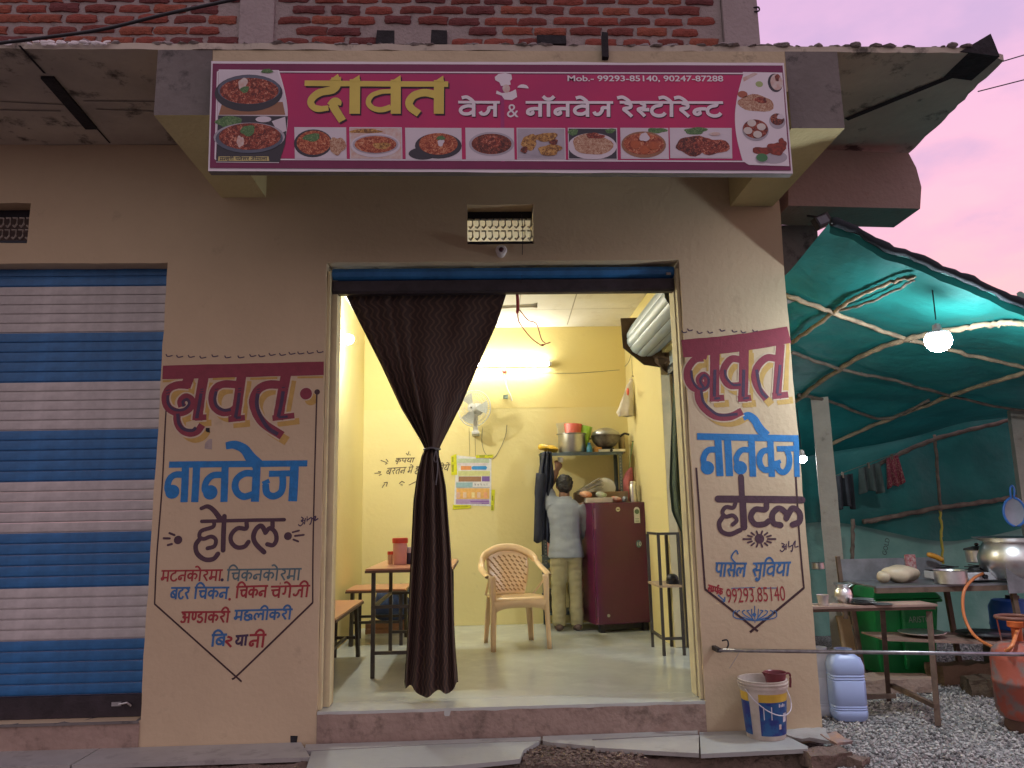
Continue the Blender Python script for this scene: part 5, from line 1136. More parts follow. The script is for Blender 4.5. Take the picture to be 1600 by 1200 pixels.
for j in range(9):
    for i in range(8):
        u = -.85+1.7*i/7+(.12 if j % 2 else 0); v = .12+.70*j/8
        if abs(u) > .86: continue
        hw = .135+.060*math.sin(math.pi*v*.65); x = u*hw; z = .41+.415*v-(.05*u*u*v); y = -.205-.085*v-.03*math.cos(u*math.pi/2)+.02+.0065
        slots.obox((x,y,z),(.013,0,.011),(0,.0035,0),(-.0035,0,.0042))
so = obj('lattice_slot', slots, mat('chair_slot',(0.46,0.27,0.11),rough=.5), ch, local=True); so['kind'] = 'stuff'
hoop = smoothpts([(-.265,.17,.60),(-.275,.05,.625),(-.27,-.12,.665),(-.22,-.24,.755),(-.11,-.285,.815),(0,-.295,.83),(.11,-.285,.815),(.22,-.24,.755),(.27,-.12,.665),(.275,.05,.625),(.265,.17,.60)],5)
mb = MB(); ro = []
for i,p in enumerate(hoop):
    t = i/(len(hoop)-1); wd_ = .030; d = (hoop[min(i+1,len(hoop)-1)]-hoop[max(i-1,0)]).normalized(); up = abs(t-.5)*2
    upv = Vector((0,0,1)) if up > .55 else Vector((0,-.3,1)).normalized(); side = d.cross(upv).normalized(); nn = side.cross(d)
    ro.append([p+side*wd_*math.cos(a)*(1 if up > .5 else .65)+nn*.014*math.sin(a)*(1 if up > .5 else 2.4) for a in np.linspace(0,2*math.pi,13)])
mb.grid(ro); obj('arm_hoop', mb, m_ch, ch, smooth=True, local=True)
def chleg(name, pts, w0, w1):
    mb = MB(); P_ = smoothpts(pts,5); rows = []
    sg = 1 if pts[0][0] > 0 else -1
    for i,p in enumerate(P_):
        t = i/(len(P_)-1); w_ = w0+(w1-w0)*t; fy = 1 if pts[0][1] > 0 else -1
        rows.append([p+Vector((-sg*w_,0,0)), p+Vector((-sg*.012,fy*.006,0)), p+Vector((0,0,0)), p+Vector((sg*.0,-fy*w_*.9,0))])
    mb.grid(rows); return obj(name, mb, m_ch, ch, smooth=True, local=True, solid=.007)
for s_ in (-1,1):
    chleg('leg', [(s_*.262,.19,.61),(s_*.256,.21,.48),(s_*.25,.222,.35),(s_*.258,.235,.0)], .055, .036)
    chleg('leg', [(s_*.20,-.22,.42),(s_*.215,-.25,.2),(s_*.225,-.27,0)], .055, .036)
    obj('arm_support', MB().bar((s_*.255,.19,.60),(s_*.22,-.19,.42),.02,.006), m_ch, ch, local=True)
# ------------------------------------------------------------------ refrigerator
fl_, fr_ = atz(934,992,0), atz(1021,984,0)
FRH = 1.22
frz = thing('refrigerator','maroon single door refrigerator beside the steel rack','refrigerator',((fl_.x+fr_.x)/2,(fl_.y+fr_.y)/2,.001),math.atan2(fr_.y-fl_.y,fr_.x-fl_.x)*.5)
m_frg = mat('fridge_maroon',(0.095,0.008,0.05),rough=.22,var=.12,scale=2,coat=.4); FW = .565
obj('cabinet', MB().box(-FW/2,FW/2,.055,.60,.07,FRH), mat('fridge_side',(0.105,0.010,0.052),rough=.35), frz, local=True, bevel=.012)
dr = obj('door', MB().box(-FW/2,FW/2,0,.05,.075,FRH+.003), m_frg, frz, local=True, bevel=.014)
obj('handle_strip', MB().box(-FW/2+.004,-FW/2+.022,-.004,0.0,FRH-.25,FRH-.05), mat('fridge_grey',(0.16,0.05,0.09),rough=.3), dr, local=True)
obj('maker_badge', MB().lathe([(.022,-.001),(.022,-.004),(.016,-.005)],(-.03,0,FRH-.065),20,'y'), mat('badge_silver',(0.55,0.52,0.55),metal=.8,rough=.3), dr, local=True); obj('badge_bar', MB().box(-.044,-.016,-.007,-.0055,FRH-.069,FRH-.061), m_frg, dr, local=True)
st = obj('energy_label', MB().box(.135,.195,-.003,-.0005,FRH-.20,FRH-.075).lathe([(.03,-.0031),(.03,-.0005)],(.165,0,FRH-.075),20,'y'), mat('sticker_white',(0.72,0.72,0.70)), dr, local=True)
obj('label_print', MB().lathe([(.024,-.0045),(.024,-.0035)],(.165,0,FRH-.09),18,'y'), mat('sticker_green',(0.10,0.16,0.10)), dr, local=True); obj('label_text', MB().box(.145,.185,-.0042,-.0032,FRH-.19,FRH-.175).box(.145,.185,-.0042,-.0032,FRH-.165,FRH-.155), mat('sticker_grey',(0.4,0.45,0.4)), dr, local=True)
obj('warranty_sticker', MB().lathe([(.036,-.004),(.036,-.001)],(.17,0,FRH-.40),24,'y',sx=.8), mat('sticker_blue',(0.06,0.14,0.20),rough=.3), dr, local=True)
cu = bpy.data.curves.new('n10','FONT'); cu.body = '10'; cu.size = .055; cu.align_x = 'CENTER'; t_o = bpy.data.objects.new('n10',cu); COL.objects.link(t_o); dg = bpy.context.evaluated_depsgraph_get(); me = bpy.data.meshes.new_from_object(t_o.evaluated_get(dg)); bpy.data.objects.remove(t_o); bpy.data.curves.remove(cu)
for v in me.vertices: v.co = (v.co.x+.17,-.0048,v.co.y+FRH-.418)
me.materials.clear(); me.materials.append(MATS['sticker_white']); o = bpy.data.objects.new('sticker_number',me); COL.objects.link(o); o.parent = dr
obj('lock', MB().lathe([(.014,-.001),(.014,-.010),(.006,-.012)],(-.17,0,.16),16,'y'), MATS['badge_silver'], dr, local=True)
for x in (-.22,.22): obj('foot', MB().box(x-.025,x+.025,.03,.09,0,.069), m_cable, frz, local=True)
obj('kick_plate', MB().box(-.2,.2,.07,.08,.02,.07), m_cable, frz, local=True)
FT = FRH+.006; fzc = frz.location
def ontop(px,py,Yoff=.25): return aty(px,py,fzc.y+Yoff)
# things on the refrigerator and the rack behind
def lump(name,label,cat,c,rx,ry,rz,m,j=.02,f=10,n=16): 
    o = thing(name,label,cat,(c[0],c[1],c[2]-rz)); obj('body', MB().ell(c,rx,ry,rz,n,10).jit(j,f), m, o, smooth=True); return o
FY = fzc.y+.25
def fp(px): return aty(px,800,FY).x
m_news = mat('newsprint',(0.50,0.47,0.42),rough=.8,scale=30,col2=(0.25,0.22,0.20))
np_ = thing('newspaper_stack','untidy stack of old newspapers on the refrigerator','newspapers',(fp(925),FY+.1,FT+.11))
for i in range(7): obj('newspaper', MB().obox((fp(925)+.02*random.uniform(-1,1),FY+.1,FT+.115+.012*i),Vector((.13,0,.03+.008*i)).normalized()*.13,(0,.12,0),(0,0,.004)).jit(.012,9), m_news, np_)
bxo = tag(obj('white_carton', MB().box(fp(922)-.05,fp(955),FY-.12,FY+.06,FT,FT+.05), mat('carton_white',(0.60,0.56,0.50),var=.1,scale=12), bevel=.004), 'flat white carton lying on top of the refrigerator', 'carton')
crt = tag(obj('cardboard_box', MB().box(fp(900)-.0,fp(985),FY+.07,FY+.25,FT,FT+.11).jit(.01,7), mat('cardboard',(0.34,0.24,0.15),rough=.8)), 'low cardboard box at the back of the refrigerator top', 'box')
lump('orange_packet','crumpled orange packet at the left edge of the refrigerator top','packet',(fp(915),FY-.06,FT+.085),.06,.05,.035,mat('packet_orange',(0.62,0.16,0.05),rough=.4,scale=18,col2=(0.7,0.5,0.35)))
lump('red_packet','crumpled red and white packet on the refrigerator beside the steel flask','packet',(fp(963),FY-.05,FT+.03),.055,.045,.03,mat('packet_red',(0.60,0.12,0.07),rough=.4,scale=25,col2=(0.55,0.5,0.5)))
lump('clear_box','clear plastic tub with green contents on the refrigerator','tub',(fp(940),FY-.02,FT+.085),.06,.05,.03,mat('tub_green',(0.40,0.52,0.34),rough=.3,scale=20,col2=(0.62,0.6,0.55)))
lump('blue_tub','blue tinted plastic tub between the packet and the steel flask','tub',(fp(975),FY-.06,FT+.035),.03,.04,.035,mat('tub_blue',(0.30,0.36,0.44),rough=.3))
pc = aty(946,762,FY+.12); tag(obj('plastic_plate', MB().lathe([(.01,.002),(.085,.004),(.10,-.008),(.105,-.006)],(pc.x,pc.y,pc.z),28,'y').xf(Matrix.Translation(pc)@Matrix.Rotation(R(-14),4,'X')@Matrix.Rotation(R(12),4,'Y')@Matrix.Translation(-pc)), mat('lid_white',(0.68,0.66,0.62),rough=.35), smooth=True), 'round white plastic plate leaning on the newspapers', 'plate')
fx_ = fp(989); fk = thing('steel_flask','steel flask standing at the right of the refrigerator top','flask',(fx_,FY-.05,FT)); m_steel = mat('brushed_steel',(0.78,0.78,0.78),rough=.32,metal=1,var=.15,scale=12)
obj('body', MB().lathe([(.034,0),(.036,.01),(.036,.15),(.03,.175)],n=22), m_steel, fk, smooth=True, local=True, auto=40); obj('cap', MB().lathe([(.031,.176),(.03,.205),(.02,.21)],n=22), m_steel, fk, smooth=True, local=True, auto=40)
# pink carrier bag and white bag hung on nails of the right wall
def hung(name,label,px,pyT,pyB,wpx,X,m,hookpy,handle_m=None):
    a, b = atx(px,pyT,X), atx(px,pyB,X); k = (a-b).length/(pyB-pyT); o = thing(name,label,'bag',b); mb = MB(); rows = []; Hh = a.z-b.z
    for j in range(12):
        v = j/11; z = a.z-Hh*v; w_ = wpx*k*.5*(.12+.95*v**.75)*(1 if v < .93 else .8); rows.append([(X-.012-w_*1.9*(1+.15*math.sin(3*t+4*v))*(.5-.5*math.cos(t)) , a.y+w_*.8*math.sin(t)*(1+.12*math.sin(7*t)), z) for t in np.linspace(0,2*math.pi,25)])
    mb.grid(rows); obj('sack', mb.jit(.012,14), m, o, smooth=True); h = atx(px,hookpy,X)
    obj('strap', MB().tube([(X-.008,h.y,h.z),(X-.05,a.y,a.z-.01)],.004,5), handle_m or m, o); obj('nail', MB().tube([(X+.01,h.y,h.z),(X-.02,h.y,h.z+.004)],.004,5), m_cable, o); return o
hung('carrier_bag','pink plastic carrier bag hanging on the right wall above the refrigerator',990,730,784,30,FX1,mat('bag_pink',(0.62,0.18,0.20),rough=.35,var=.2,scale=14),690,mat('bag_green',(0.25,0.5,0.2),rough=.4))
wbg = hung('plastic_bag','white plastic bag with a red print hanging high on the right wall',990,592,652,26,FX1,mat('bag_white',(0.66,0.60,0.52),rough=.4,var=.12,scale=10),588)
rp2 = atx(981,612,FX1-.12); obj('red_print', MB().ell(rp2,.012,.04,.04,14,8), m_redp, wbg, smooth=True)
wl = [atx(x,y,FX1-.003) for x,y in ((988,545),(987,565),(988,588))]; tag(obj('hanging_string', MB().tube(wl,.002,5), m_wire), 'string on the right wall from the drum to the white bag', 'string')
# slotted-angle steel rack with pots
RX0, RX1, RY0, RY1 = aty(851,900,3.12).x, aty(972,720,3.12).x, 3.12, 3.44
m_ang = mat('rack_grey',(0.10,0.13,0.14),rough=.45,metal=.4,var=.2,scale=10); m_hole = mat('rack_hole',(0.30,0.30,0.27))
RZ = aty(915,707,RY0).z
rk = thing('steel_rack','grey slotted angle storage rack against the back wall','rack',((RX0+RX1)/2,RY0+.15,.001))
for x,sx in ((RX0,1),(RX1,-1)):
    for y,sy in ((RY0,1),(RY1,-1)):
        u = obj('upright', MB().box(min(x,x+sx*.035),max(x,x+sx*.035),min(y,y+sy*.004),max(y,y+sy*.004),0.002,RZ).box(min(x,x+sx*.004),max(x,x+sx*.004),min(y+sy*.0045,y+sy*.035),max(y+sy*.0045,y+sy*.035),0.002,RZ), m_ang, rk)
        if sy == 1:
            hm = MB(); z = .05
            while z < RZ-.05: hm.box(x+sx*.012,x+sx*.024,y-.0012,y-.0004,z,z+.018) if sx > 0 else hm.box(x-.024,x-.012,y-.0012,y-.0004,z,z+.018); z += .032
            so = obj('bolt_slots', hm, m_hole, u); so['kind'] = 'stuff'
for z in (RZ,aty(860,870,RY0).z,.62,.16): obj('shelf', MB().box(RX0-.01,RX1+.01,RY0-.002,RY1+.002,z+.001,z+.004).box(RX0-.012,RX1+.012,RY0-.006,RY0-.003,z-.030,z+.004), m_ang, rk)
ST = RZ+.005; SYc = RY0+.16
sp = lambda px: aty(px,700,SYc).x
m_alu = mat('dull_aluminium',(0.48,0.48,0.47),rough=.36,metal=.9,var=.15,scale=8); m_soot = mat('sooty_aluminium',(0.30,0.27,0.23),rough=.5,metal=.6,scale=9,col2=(0.07,0.055,0.045))
pt = thing('cooking_pot','large aluminium pot on the top shelf of the rack','pot',(sp(894),SYc,ST)); pr_ = (sp(915)-sp(872))/2
obj('wall', MB().lathe([(pr_*.94,0),(pr_,.02),(pr_,.195),(pr_*1.12,.20),(pr_*1.12,.204),(pr_*.98,.203),(pr_*.96,.03)],n=36,cap=(True,True)), m_alu, pt, smooth=True, local=True, auto=35)
for nm,lab,px,dx,c_,ang in (('chopping_board','cream board standing in the large pot',884,-.07,(0.70,0.66,0.42),-14),('red_basin','red plastic basin standing in the large pot',895,.01,(0.62,0.12,0.08),4),('green_basin','green plastic basin standing in the large pot',909,.09,(0.32,0.55,0.06),25)):
    w_ = {'chopping_board':.05,'red_basin':.09,'green_basin':.06}[nm]; mb = MB().box(-w_,w_,-.02,.02,0,.30 if nm != 'green_basin' else .27).jit(.01,6)
    if nm != 'chopping_board': mb = MB().lathe([(w_*.8,0),(w_*1.1,.285 if nm == 'red_basin' else .265),(w_*1.0,.28 if nm == 'red_basin' else .26)],n=20)
    o = tag(obj(nm, mb, mat('col_'+nm,c_,rough=.4), smooth=nm != 'chopping_board'), lab, 'board' if 'board' in nm else 'basin'); o.location = (sp(px),SYc,ST+.025); o.rotation_euler = (0,R(ang*.5),0)
kd = thing('iron_kadhai','sooty wok with a steel dome lid on the top shelf','wok',(sp(947),SYc,ST+.05)); kr = .155
obj('bowl', MB().lathe([(.05,0),(.10,.025),(.14,.07),(kr,.125),(kr*1.05,.13),(kr*.97,.128),(.09,.04)],n=32), m_soot, kd, smooth=True, local=True, auto=45); obj('lid', MB().lathe([(kr*1.0,.131),(kr*.9,.165),(kr*.5,.205),(.03,.215)],n=32), m_alu, kd, smooth=True, local=True)
obj('handle', MB().tube(smoothpts([(.15,0,.12),(.20,-.01,.15),(.25,0,.14)],4),.012,7), m_cable, kd, local=True); obj('handle', MB().tube(smoothpts([(-.15,-.03,.10),(-.19,0,.11),(-.15,.03,.10)],4),.008,6), m_soot, kd, local=True)
stv = thing('steel_stove','small steel stove carrying the wok on the top shelf','stove',(sp(952),SYc,ST)); obj('body', MB().box(-.13,.15,-.12,.12,0,.03), m_steel, stv, local=True, bevel=.005); obj('burner', MB().lathe([(.08,.031),(.07,.05)],(-.02,0,0),20), m_cable, stv, local=True); obj('front_knob', MB().lathe([(.016,-.121),(.014,-.145)],(.0,0,.015),14,'y'), m_cable, stv, local=True)
tag(obj('bread_carton', MB().box(sp(926),sp(938),SYc-.1,SYc+.02,ST,ST+.055), mat('carton_orange',(0.55,0.26,0.06))), 'small orange carton on the top shelf between pot and stove', 'carton')
bt = thing('blue_bottle','small blue bottle on the top shelf beside the pot','bottle',(sp(919),SYc-.1,ST)); obj('body', MB().lathe([(.032,0),(.033,.05),(.018,.075)],n=18), mat('bottle_blue',(0.03,0.22,0.34),rough=.3), bt, smooth=True, local=True, auto=45); obj('cap', MB().lathe([(.016,.076),(.015,.10)],n=14), mat('cap_blue',(0.02,0.12,0.25)), bt, local=True)
tag(obj('tall_tin', MB().lathe([(.035,0),(.035,.20),(.03,.205)],(sp(970)+.03,SYc+.1,ST),18), mat('tin_tan',(0.50,0.38,0.22),rough=.5), smooth=True), 'tan cylinder at the right end of the top shelf', 'tin')
lump('yellow_bag','crumpled yellow plastic bag at the left end of the top shelf','bag',(sp(857),SYc-.05,ST+.05),.12,.09,.05,mat('bag_yellow',(0.68,0.42,0.04),rough=.4,var=.25,scale=14),.05,8)
# things on the lower shelves
for i,(px,z,r_,h,c_,lab) in enumerate(((858,aty(860,870,RY0).z,.05,.13,(0.55,0.25,0.22),'pink jar on the middle shelf left of the person'),(916,aty(860,870,RY0).z,.05,.14,(0.62,0.60,0.60),'white jar on the middle shelf right of the person'),(868,.62,.06,.14,(0.55,0.5,0.5),'pale tin on the lower shelf behind the legs'),(918,.62,.09,.22,(0.45,0.43,0.38),'steel canister on the lower shelf near the refrigerator'),(860,.165,.10,.2,(0.05,0.05,0.06),'dark pot on the bottom shelf'),(912,.165,.10,.24,(0.06,0.045,0.04),'brown dark pot on the bottom shelf near the refrigerator'))):
    o = tag(obj('storage_jar', MB().lathe([(r_*.95,0),(r_,.01),(r_,h*.8),(r_*.8,h*.85),(r_*.8,h),(r_*.4,h*1.02)],(aty(px,860,RY0+.14).x,RY0+.14,z+.006),20), mat('jar_col_%d' % i,c_,rough=.4,metal=.6 if i == 3 else 0), smooth=True, auto=40), lab, 'jar')
# jacket hung on the rack
jk = thing('hanging_jacket','navy jacket hanging from the left end of the rack','jacket',(aty(852,780,3.0).x,3.02,1.0)); rows = []
JL = [(706,848),(730,843),(780,838),(846,835)]; JR = [(706,862),(725,864),(745,866),(770,862),(846,863)]
for y in np.linspace(706,846,30):
    xl, xr = pwl(JL,y), pwl(JR,y); rows.append([])
    for i in range(31):
        u = i/30; p = aty(xl+(xr-xl)*u,y+(3*math.sin(u*9) if y > 840 else 0),3.03); rows[-1].append((p.x,3.04-.05*math.sin(math.pi*u)+.022*math.sin(2*math.pi*(3.2*u+.003*y)),p.z))
m_jk = mat('jacket_navy',(0.018,0.022,0.042),rough=.8,var=.3,scale=10); obj('cloth', MB().grid(rows), m_jk, jk, smooth=True, solid=.008)
sl = [aty(852,722,2.97),aty(860,742,2.97),aty(862,758,2.98)]; obj('sleeve', MB().tube(smoothpts([aty(845,740,2.99),aty(842,780,2.98),aty(840,846,2.98)],5),[.05]*5+[.042]*6,10), m_jk, jk, smooth=True)
# ------------------------------------------------------------------ side doorway: jamb, drum, cloth, stand
obj('door_jamb', MB().box(FX1+.002,WALLX1-.02,DY1-.006,DY1-.002,0.003,DZ+.12), m_cream, B)
obj('jamb_rail', MB().box(FX1+.10,FX1+.14,DY1-.05,DY1-.007,0.003,DZ), m_dk, B)
D = thing('shutter_drum','rolled up blue grey shutter drum above the side doorway','shutter drum',(FX1-.1,1.0,2.5))
dz0 = atx(1000,545,FX1-.14); DC = Vector((FX1-.13,0,2.64)); drr = .165
m_drum = mat('drum_slat',(0.46,0.55,0.62),rough=.4,var=.08,scale=5)
for k in range(12):
    a0, a1 = 2*math.pi*k/12, 2*math.pi*(k+1)/12; mb = MB()
    mb.grid([[(DC.x+r_*math.cos(a),y,DC.z+r_*math.sin(a)) for a,r_ in ((a0+.01,drr-.004),(a0+.06,drr),((a0+a1)/2,drr+.004),(a1-.06,drr),(a1-.01,drr-.004))] for y in (.36,1.80)]); obj('slat', mb, m_drum, D, smooth=True)
obj('roll_core', MB().lathe([(drr-.006,.37),(drr-.006,1.79)],(DC.x,0,DC.z),24,'y'), m_dk, D)
m_rust = mat('rusty_plate',(0.12,0.075,0.045),rough=.8,var=.4,scale=9)
obj('end_plate', MB().prism([(FX1-.001,DC.z-.26),(DC.x-.02,DC.z-.235),(DC.x-.2,DC.z-.08),(DC.x-.21,DC.z+.19),(FX1-.001,DC.z+.2)][::-1],1.812,1.825), m_rust, D)
obj('hanging_slat', MB().box(FX1+.06,FX1+.085,DY0+.04,DY1-.06,DZ-.02,DZ+.18), m_drum, D); obj('bottom_rail', MB().box(FX1+.05,FX1+.1,DY0+.04,DY1-.06,DZ-.09,DZ-.021), m_dk, D)
mb = MB().ell((FX1+.06,DY1-.05,DZ+.04),.10,.06,.10,12,8).jit(.06,12); obj('grease_clump', mb, m_rust, D)
tw_ = thing('green_towel','dark green cloth hanging inside the side doorway','towel',(1.52,.8,1.2)); rows = []
TLf = [(600,1052),(700,1048),(760,1046),(800,1050),(862,1078)]; TRt = [(600,1057),(700,1066),(780,1074),(800,1075),(868,1078)]
for y in np.linspace(600,866,40):
    xl,xr = pwl(TLf,y),pwl(TRt,y); rows.append([])
    for i in range(25):
        u = i/24; p = aty(xl+(xr-xl)*u+.0,y,.55); rows[-1].append((p.x,.55-.04*math.sin(math.pi*u)+.025*math.sin(2*math.pi*2.5*u)*min(1,(y-590)/120),p.z))
obj('cloth', MB().grid(rows), mat('towel_green',(0.085,0.125,0.085),rough=.85,var=.25,scale=6,bump=.2,bscale=120), tw_, smooth=True, solid=.004); nl = aty(1054,600,.55); obj('nail', MB().tube([(nl.x,.53,nl.z),(nl.x+.1,.55,nl.z+.01)],.005,5), m_cable, tw_)
# small iron stand at the right edge
s0 = atz(1038,1025,0); sd = thing('iron_stand','black iron stand with a shelf at the right edge of the doorway','stand',(s0.x+.08,s0.y+.15,.001))
zt = aty(1035,836,s0.y).z; zm = aty(1040,918,s0.y).z; zl = aty(1040,1000,s0.y).z; xr_ = s0.x+.16
for x,y in ((s0.x,s0.y),(xr_,s0.y),(s0.x,s0.y+.42),(xr_,s0.y+.42)): obj('leg', MB().box(x-.011,x+.011,y-.011,y+.011,0.002,zt), m_blkiron, sd)
for z in (zt,zl): obj('rail', MB().box(s0.x-.01,xr_+.01,s0.y-.01,s0.y+.01,z,z+.02), m_blkiron, sd); obj('rail', MB().box(s0.x-.01,s0.x+.01,s0.y+.011,s0.y+.40,z,z+.02), m_blkiron, sd)
obj('shelf', MB().box(s0.x-.014,xr_+.012,s0.y-.015,s0.y+.43,zm,zm+.018), mat('shelf_wood',(0.38,0.28,0.18),rough=.6), sd)
tag(obj('small_motor', MB().ell((s0.x+.12,s0.y+.1,zm+.06),.05,.05,.04,12,8).box(s0.x+.08,s0.x+.16,s0.y+.05,s0.y+.15,zm+.019,zm+.05), m_cable), 'small black motor on the shelf of the iron stand', 'motor')
# ------------------------------------------------------------------ the person at the rack
px0 = atz(886,981,0); PX, PY = px0.x-.005, 2.98
ps = thing('person','person in a grey shirt and khaki trousers reaching up to the rack, seen from behind','person',(PX,PY,.001)); ps.scale = (.95,.90,.895)
def remeshed(name, mb, m, vox=.014, smooth_it=2, parent=ps, wr=0.0, wf_=20):
    me = bpy.data.meshes.new(name); me.from_pydata(mb.v,[],mb.f); me.update(); o = bpy.data.objects.new(name,me); COL.objects.link(o)
    r_ = o.modifiers.new('r','REMESH'); r_.mode = 'VOXEL'; r_.voxel_size = vox
    s_ = o.modifiers.new('s','SMOOTH'); s_.iterations = smooth_it; s_.factor = .5
    dg = bpy.context.evaluated_depsgraph_get(); me2 = bpy.data.meshes.new_from_object(o.evaluated_get(dg)); bpy.data.objects.remove(o)
    if wr:
        for v in me2.vertices:
            c = v.co; q = noise.noise(Vector((c.x*wf_*.6,c.y*wf_*.6,c.z*wf_*1.5))); v.co = c+v.normal*(wr*q)
    me2.materials.clear(); me2.materials.append(m); me2.polygons.foreach_set('use_smooth',[True]*len(me2.polygons)); o = bpy.data.objects.new(name,me2); COL.objects.link(o); o.parent = parent; return o
def loft(mb, secs, n=16):   # (x,y,z,rx,ry)
    o = len(mb.v)
    for (x,y,z,rx,ry) in secs: mb.v += [(x+rx*math.cos(2*math.pi*k/n), y+ry*math.sin(2*math.pi*k/n), z) for k in range(n)]
    for i in range(len(secs)-1):
        for k in range(n): mb.f.append((o+i*n+k,o+i*n+(k+1)%n,o+(i+1)*n+(k+1)%n,o+(i+1)*n+k)); mb.mi.append(0)
    mb.f.append(tuple(o+k for k in range(n))[::-1]); mb.f.append(tuple(o+(len(secs)-1)*n+k for k in range(n))); mb.mi += [0,0]; return mb
# image left = -x; back towards the camera (-y). Left arm raised to the shelf
skin_ = mat('skin_brown',(0.20,0.095,0.055),rough=.55,var=.12,scale=14)
bm = MB(); sh_z = 1.36
loft(bm, [(-.085,.0,.05,.05,.055),(-.085,.01,.25,.055,.06),(-.085,0,.5,.06,.065),(-.08,0,.75,.08,.085),(-.06,0,.88,.10,.10)]); loft(bm, [(.085,.0,.05,.05,.055),(.085,.01,.25,.055,.06),(.085,0,.5,.06,.065),(.08,0,.75,.08,.085),(.06,0,.88,.10,.10)])
loft(bm, [(0,0,.80,.15,.11),(0,0,.92,.15,.11),(0,.01,1.05,.14,.10),(0,.01,1.2,.165,.11),(0,.01,1.33,.18,.10),(0,.02,1.40,.12,.08),(0,.03,1.43,.06,.06),(.005,.04,1.50,.055,.058)])
bm.ell((.008,.055,1.575),.078,.092,.105,18,12); bm.ell((.008,.145,1.565),.014,.018,.022,8,6)
for s_ in (-1,1): bm.ell((.008+s_*.08,.055,1.565),.012,.02,.03,8,6)
bm.tube(smoothpts([(-.14,.01,1.35),(-.155,.09,1.46),(-.15,.17,1.56),(-.095,.205,1.66),(-.055,.22,1.75)],4),[.062]*4+[.052]*4+[.046]*4+[.036]*4+[.028],12)
hp_ = Vector((-.042,.225,1.785)); bm.ell(hp_,.036,.02,.045,12,8)
for i,(dx,ln) in enumerate(((-.028,.055),(-.010,.066),(.010,.062),(.027,.05))): bm.tube([hp_+Vector((dx,0,.03)),hp_+Vector((dx*1.1,.018,.03+ln*.7)),hp_+Vector((dx*1.1,.045,.03+ln*.85))],[.0095,.009,.0075],8)
bm.tube([hp_+Vector((.028,0,-.01)),hp_+Vector((.05,.012,.02)),hp_+Vector((.052,.03,.045))],[.011,.010,.008],8)
bm.tube(smoothpts([(.16,.01,1.36),(.215,.02,1.22),(.225,.05,1.08),(.20,.17,1.0),(.17,.25,1.0)],4),[.062]*4+[.05]*4+[.044]*4+[.034]*4+[.03],12); bm.ell((.165,.28,1.0),.032,.045,.02,10,7)
for i,dx in enumerate((-.022,-.007,.008,.022)): bm.tube([(.165+dx,.31,1.0),(.165+dx,.345,.995),(.165+dx,.365,.975)],[.009,.0085,.007],8)
bm.tube([(.135,.27,1.0),(.118,.30,1.0),(.12,.325,.992)],[.011,.009,.008],8)
remeshed('body', bm, skin_, .009, 3)
shb = MB(); loft(shb, [(0,0,.775,.192,.150),(0,0,.86,.184,.146),(0,.005,1.0,.163,.12),(0,.01,1.15,.175,.125),(0,.01,1.28,.19,.118),(0,.01,1.355,.175,.105),(0,.02,1.40,.12,.085),(0,.03,1.43,.075,.068)])
shb.tube(smoothpts([(-.12,.01,1.33),(-.15,.06,1.42),(-.155,.11,1.49),(-.153,.135,1.525)],4),[.085,.083,.08,.078,.076,.074,.072,.07,.068,.066,.064,.062,.062],14); shb.tube(smoothpts([(.14,.01,1.34),(.222,.02,1.22),(.232,.045,1.09),(.225,.07,1.03),(.212,.14,1.0)],4),[.082]*4+[.07]*5+[.06]*8,14)
for c in ((0,.03,1.435),): shb.tube([(c[0]+.07*math.cos(t),c[1]+.064*math.sin(t),c[2]) for t in np.linspace(0,2*math.pi,20)],.014,6,cap=False)
remeshed('shirt', shb, mat('shirt_grey',(0.29,0.32,0.36),rough=.8,var=.1,scale=6,bump=.25,bscale=26), .011, 3, wr=.009, wf_=13)
trb = MB()
for s_ in (-1,1): loft(trb, [(s_*.092,.005,.055,.066,.075),(s_*.092,.0,.10,.070,.082),(s_*.09,.0,.2,.076,.086),(s_*.09,.005,.35,.076,.086),(s_*.088,.0,.5,.08,.09),(s_*.082,0,.65,.09,.10),(s_*.075,0,.78,.098,.112),(s_*.06,0,.87,.10,.118)])
loft(trb, [(0,0,.74,.12,.10),(0,0,.80,.158,.118),(0,0,.90,.150,.112)])
remeshed('trousers', trb, mat('trousers_khaki',(0.36,0.32,0.18),rough=.8,var=.14,scale=6,bump=.25,bscale=30), .011, 2, wr=.009, wf_=16)
hb_ = MB(); hb_.ell((.008,.045,1.60),.092,.10,.098,22,14); hb_.ell((.008,.005,1.555),.08,.06,.075,16,10); ho = remeshed('hair', hb_, mat('hair_black',(0.012,0.010,0.010),rough=.5,bump=.8,bscale=70), .009, 1, wr=.010, wf_=40)
for s_ in (-1,1): remeshed('shoe', MB().ell((s_*.095,.03,.032),.048,.13,.032,14,8).ell((s_*.095,-.04,.04),.045,.06,.04,12,8), mat('shoe_brown',(0.10,0.06,0.05),rough=.6), .009, 1)
lid = tag(obj('white_cup', MB().lathe([(.024,0),(.032,.05),(.030,.05),(.022,.004)],(PX-.005,PY+.225,1.655),16), MATS['lid_white']), 'small white cup held in the raised hand at the rack', 'cup')
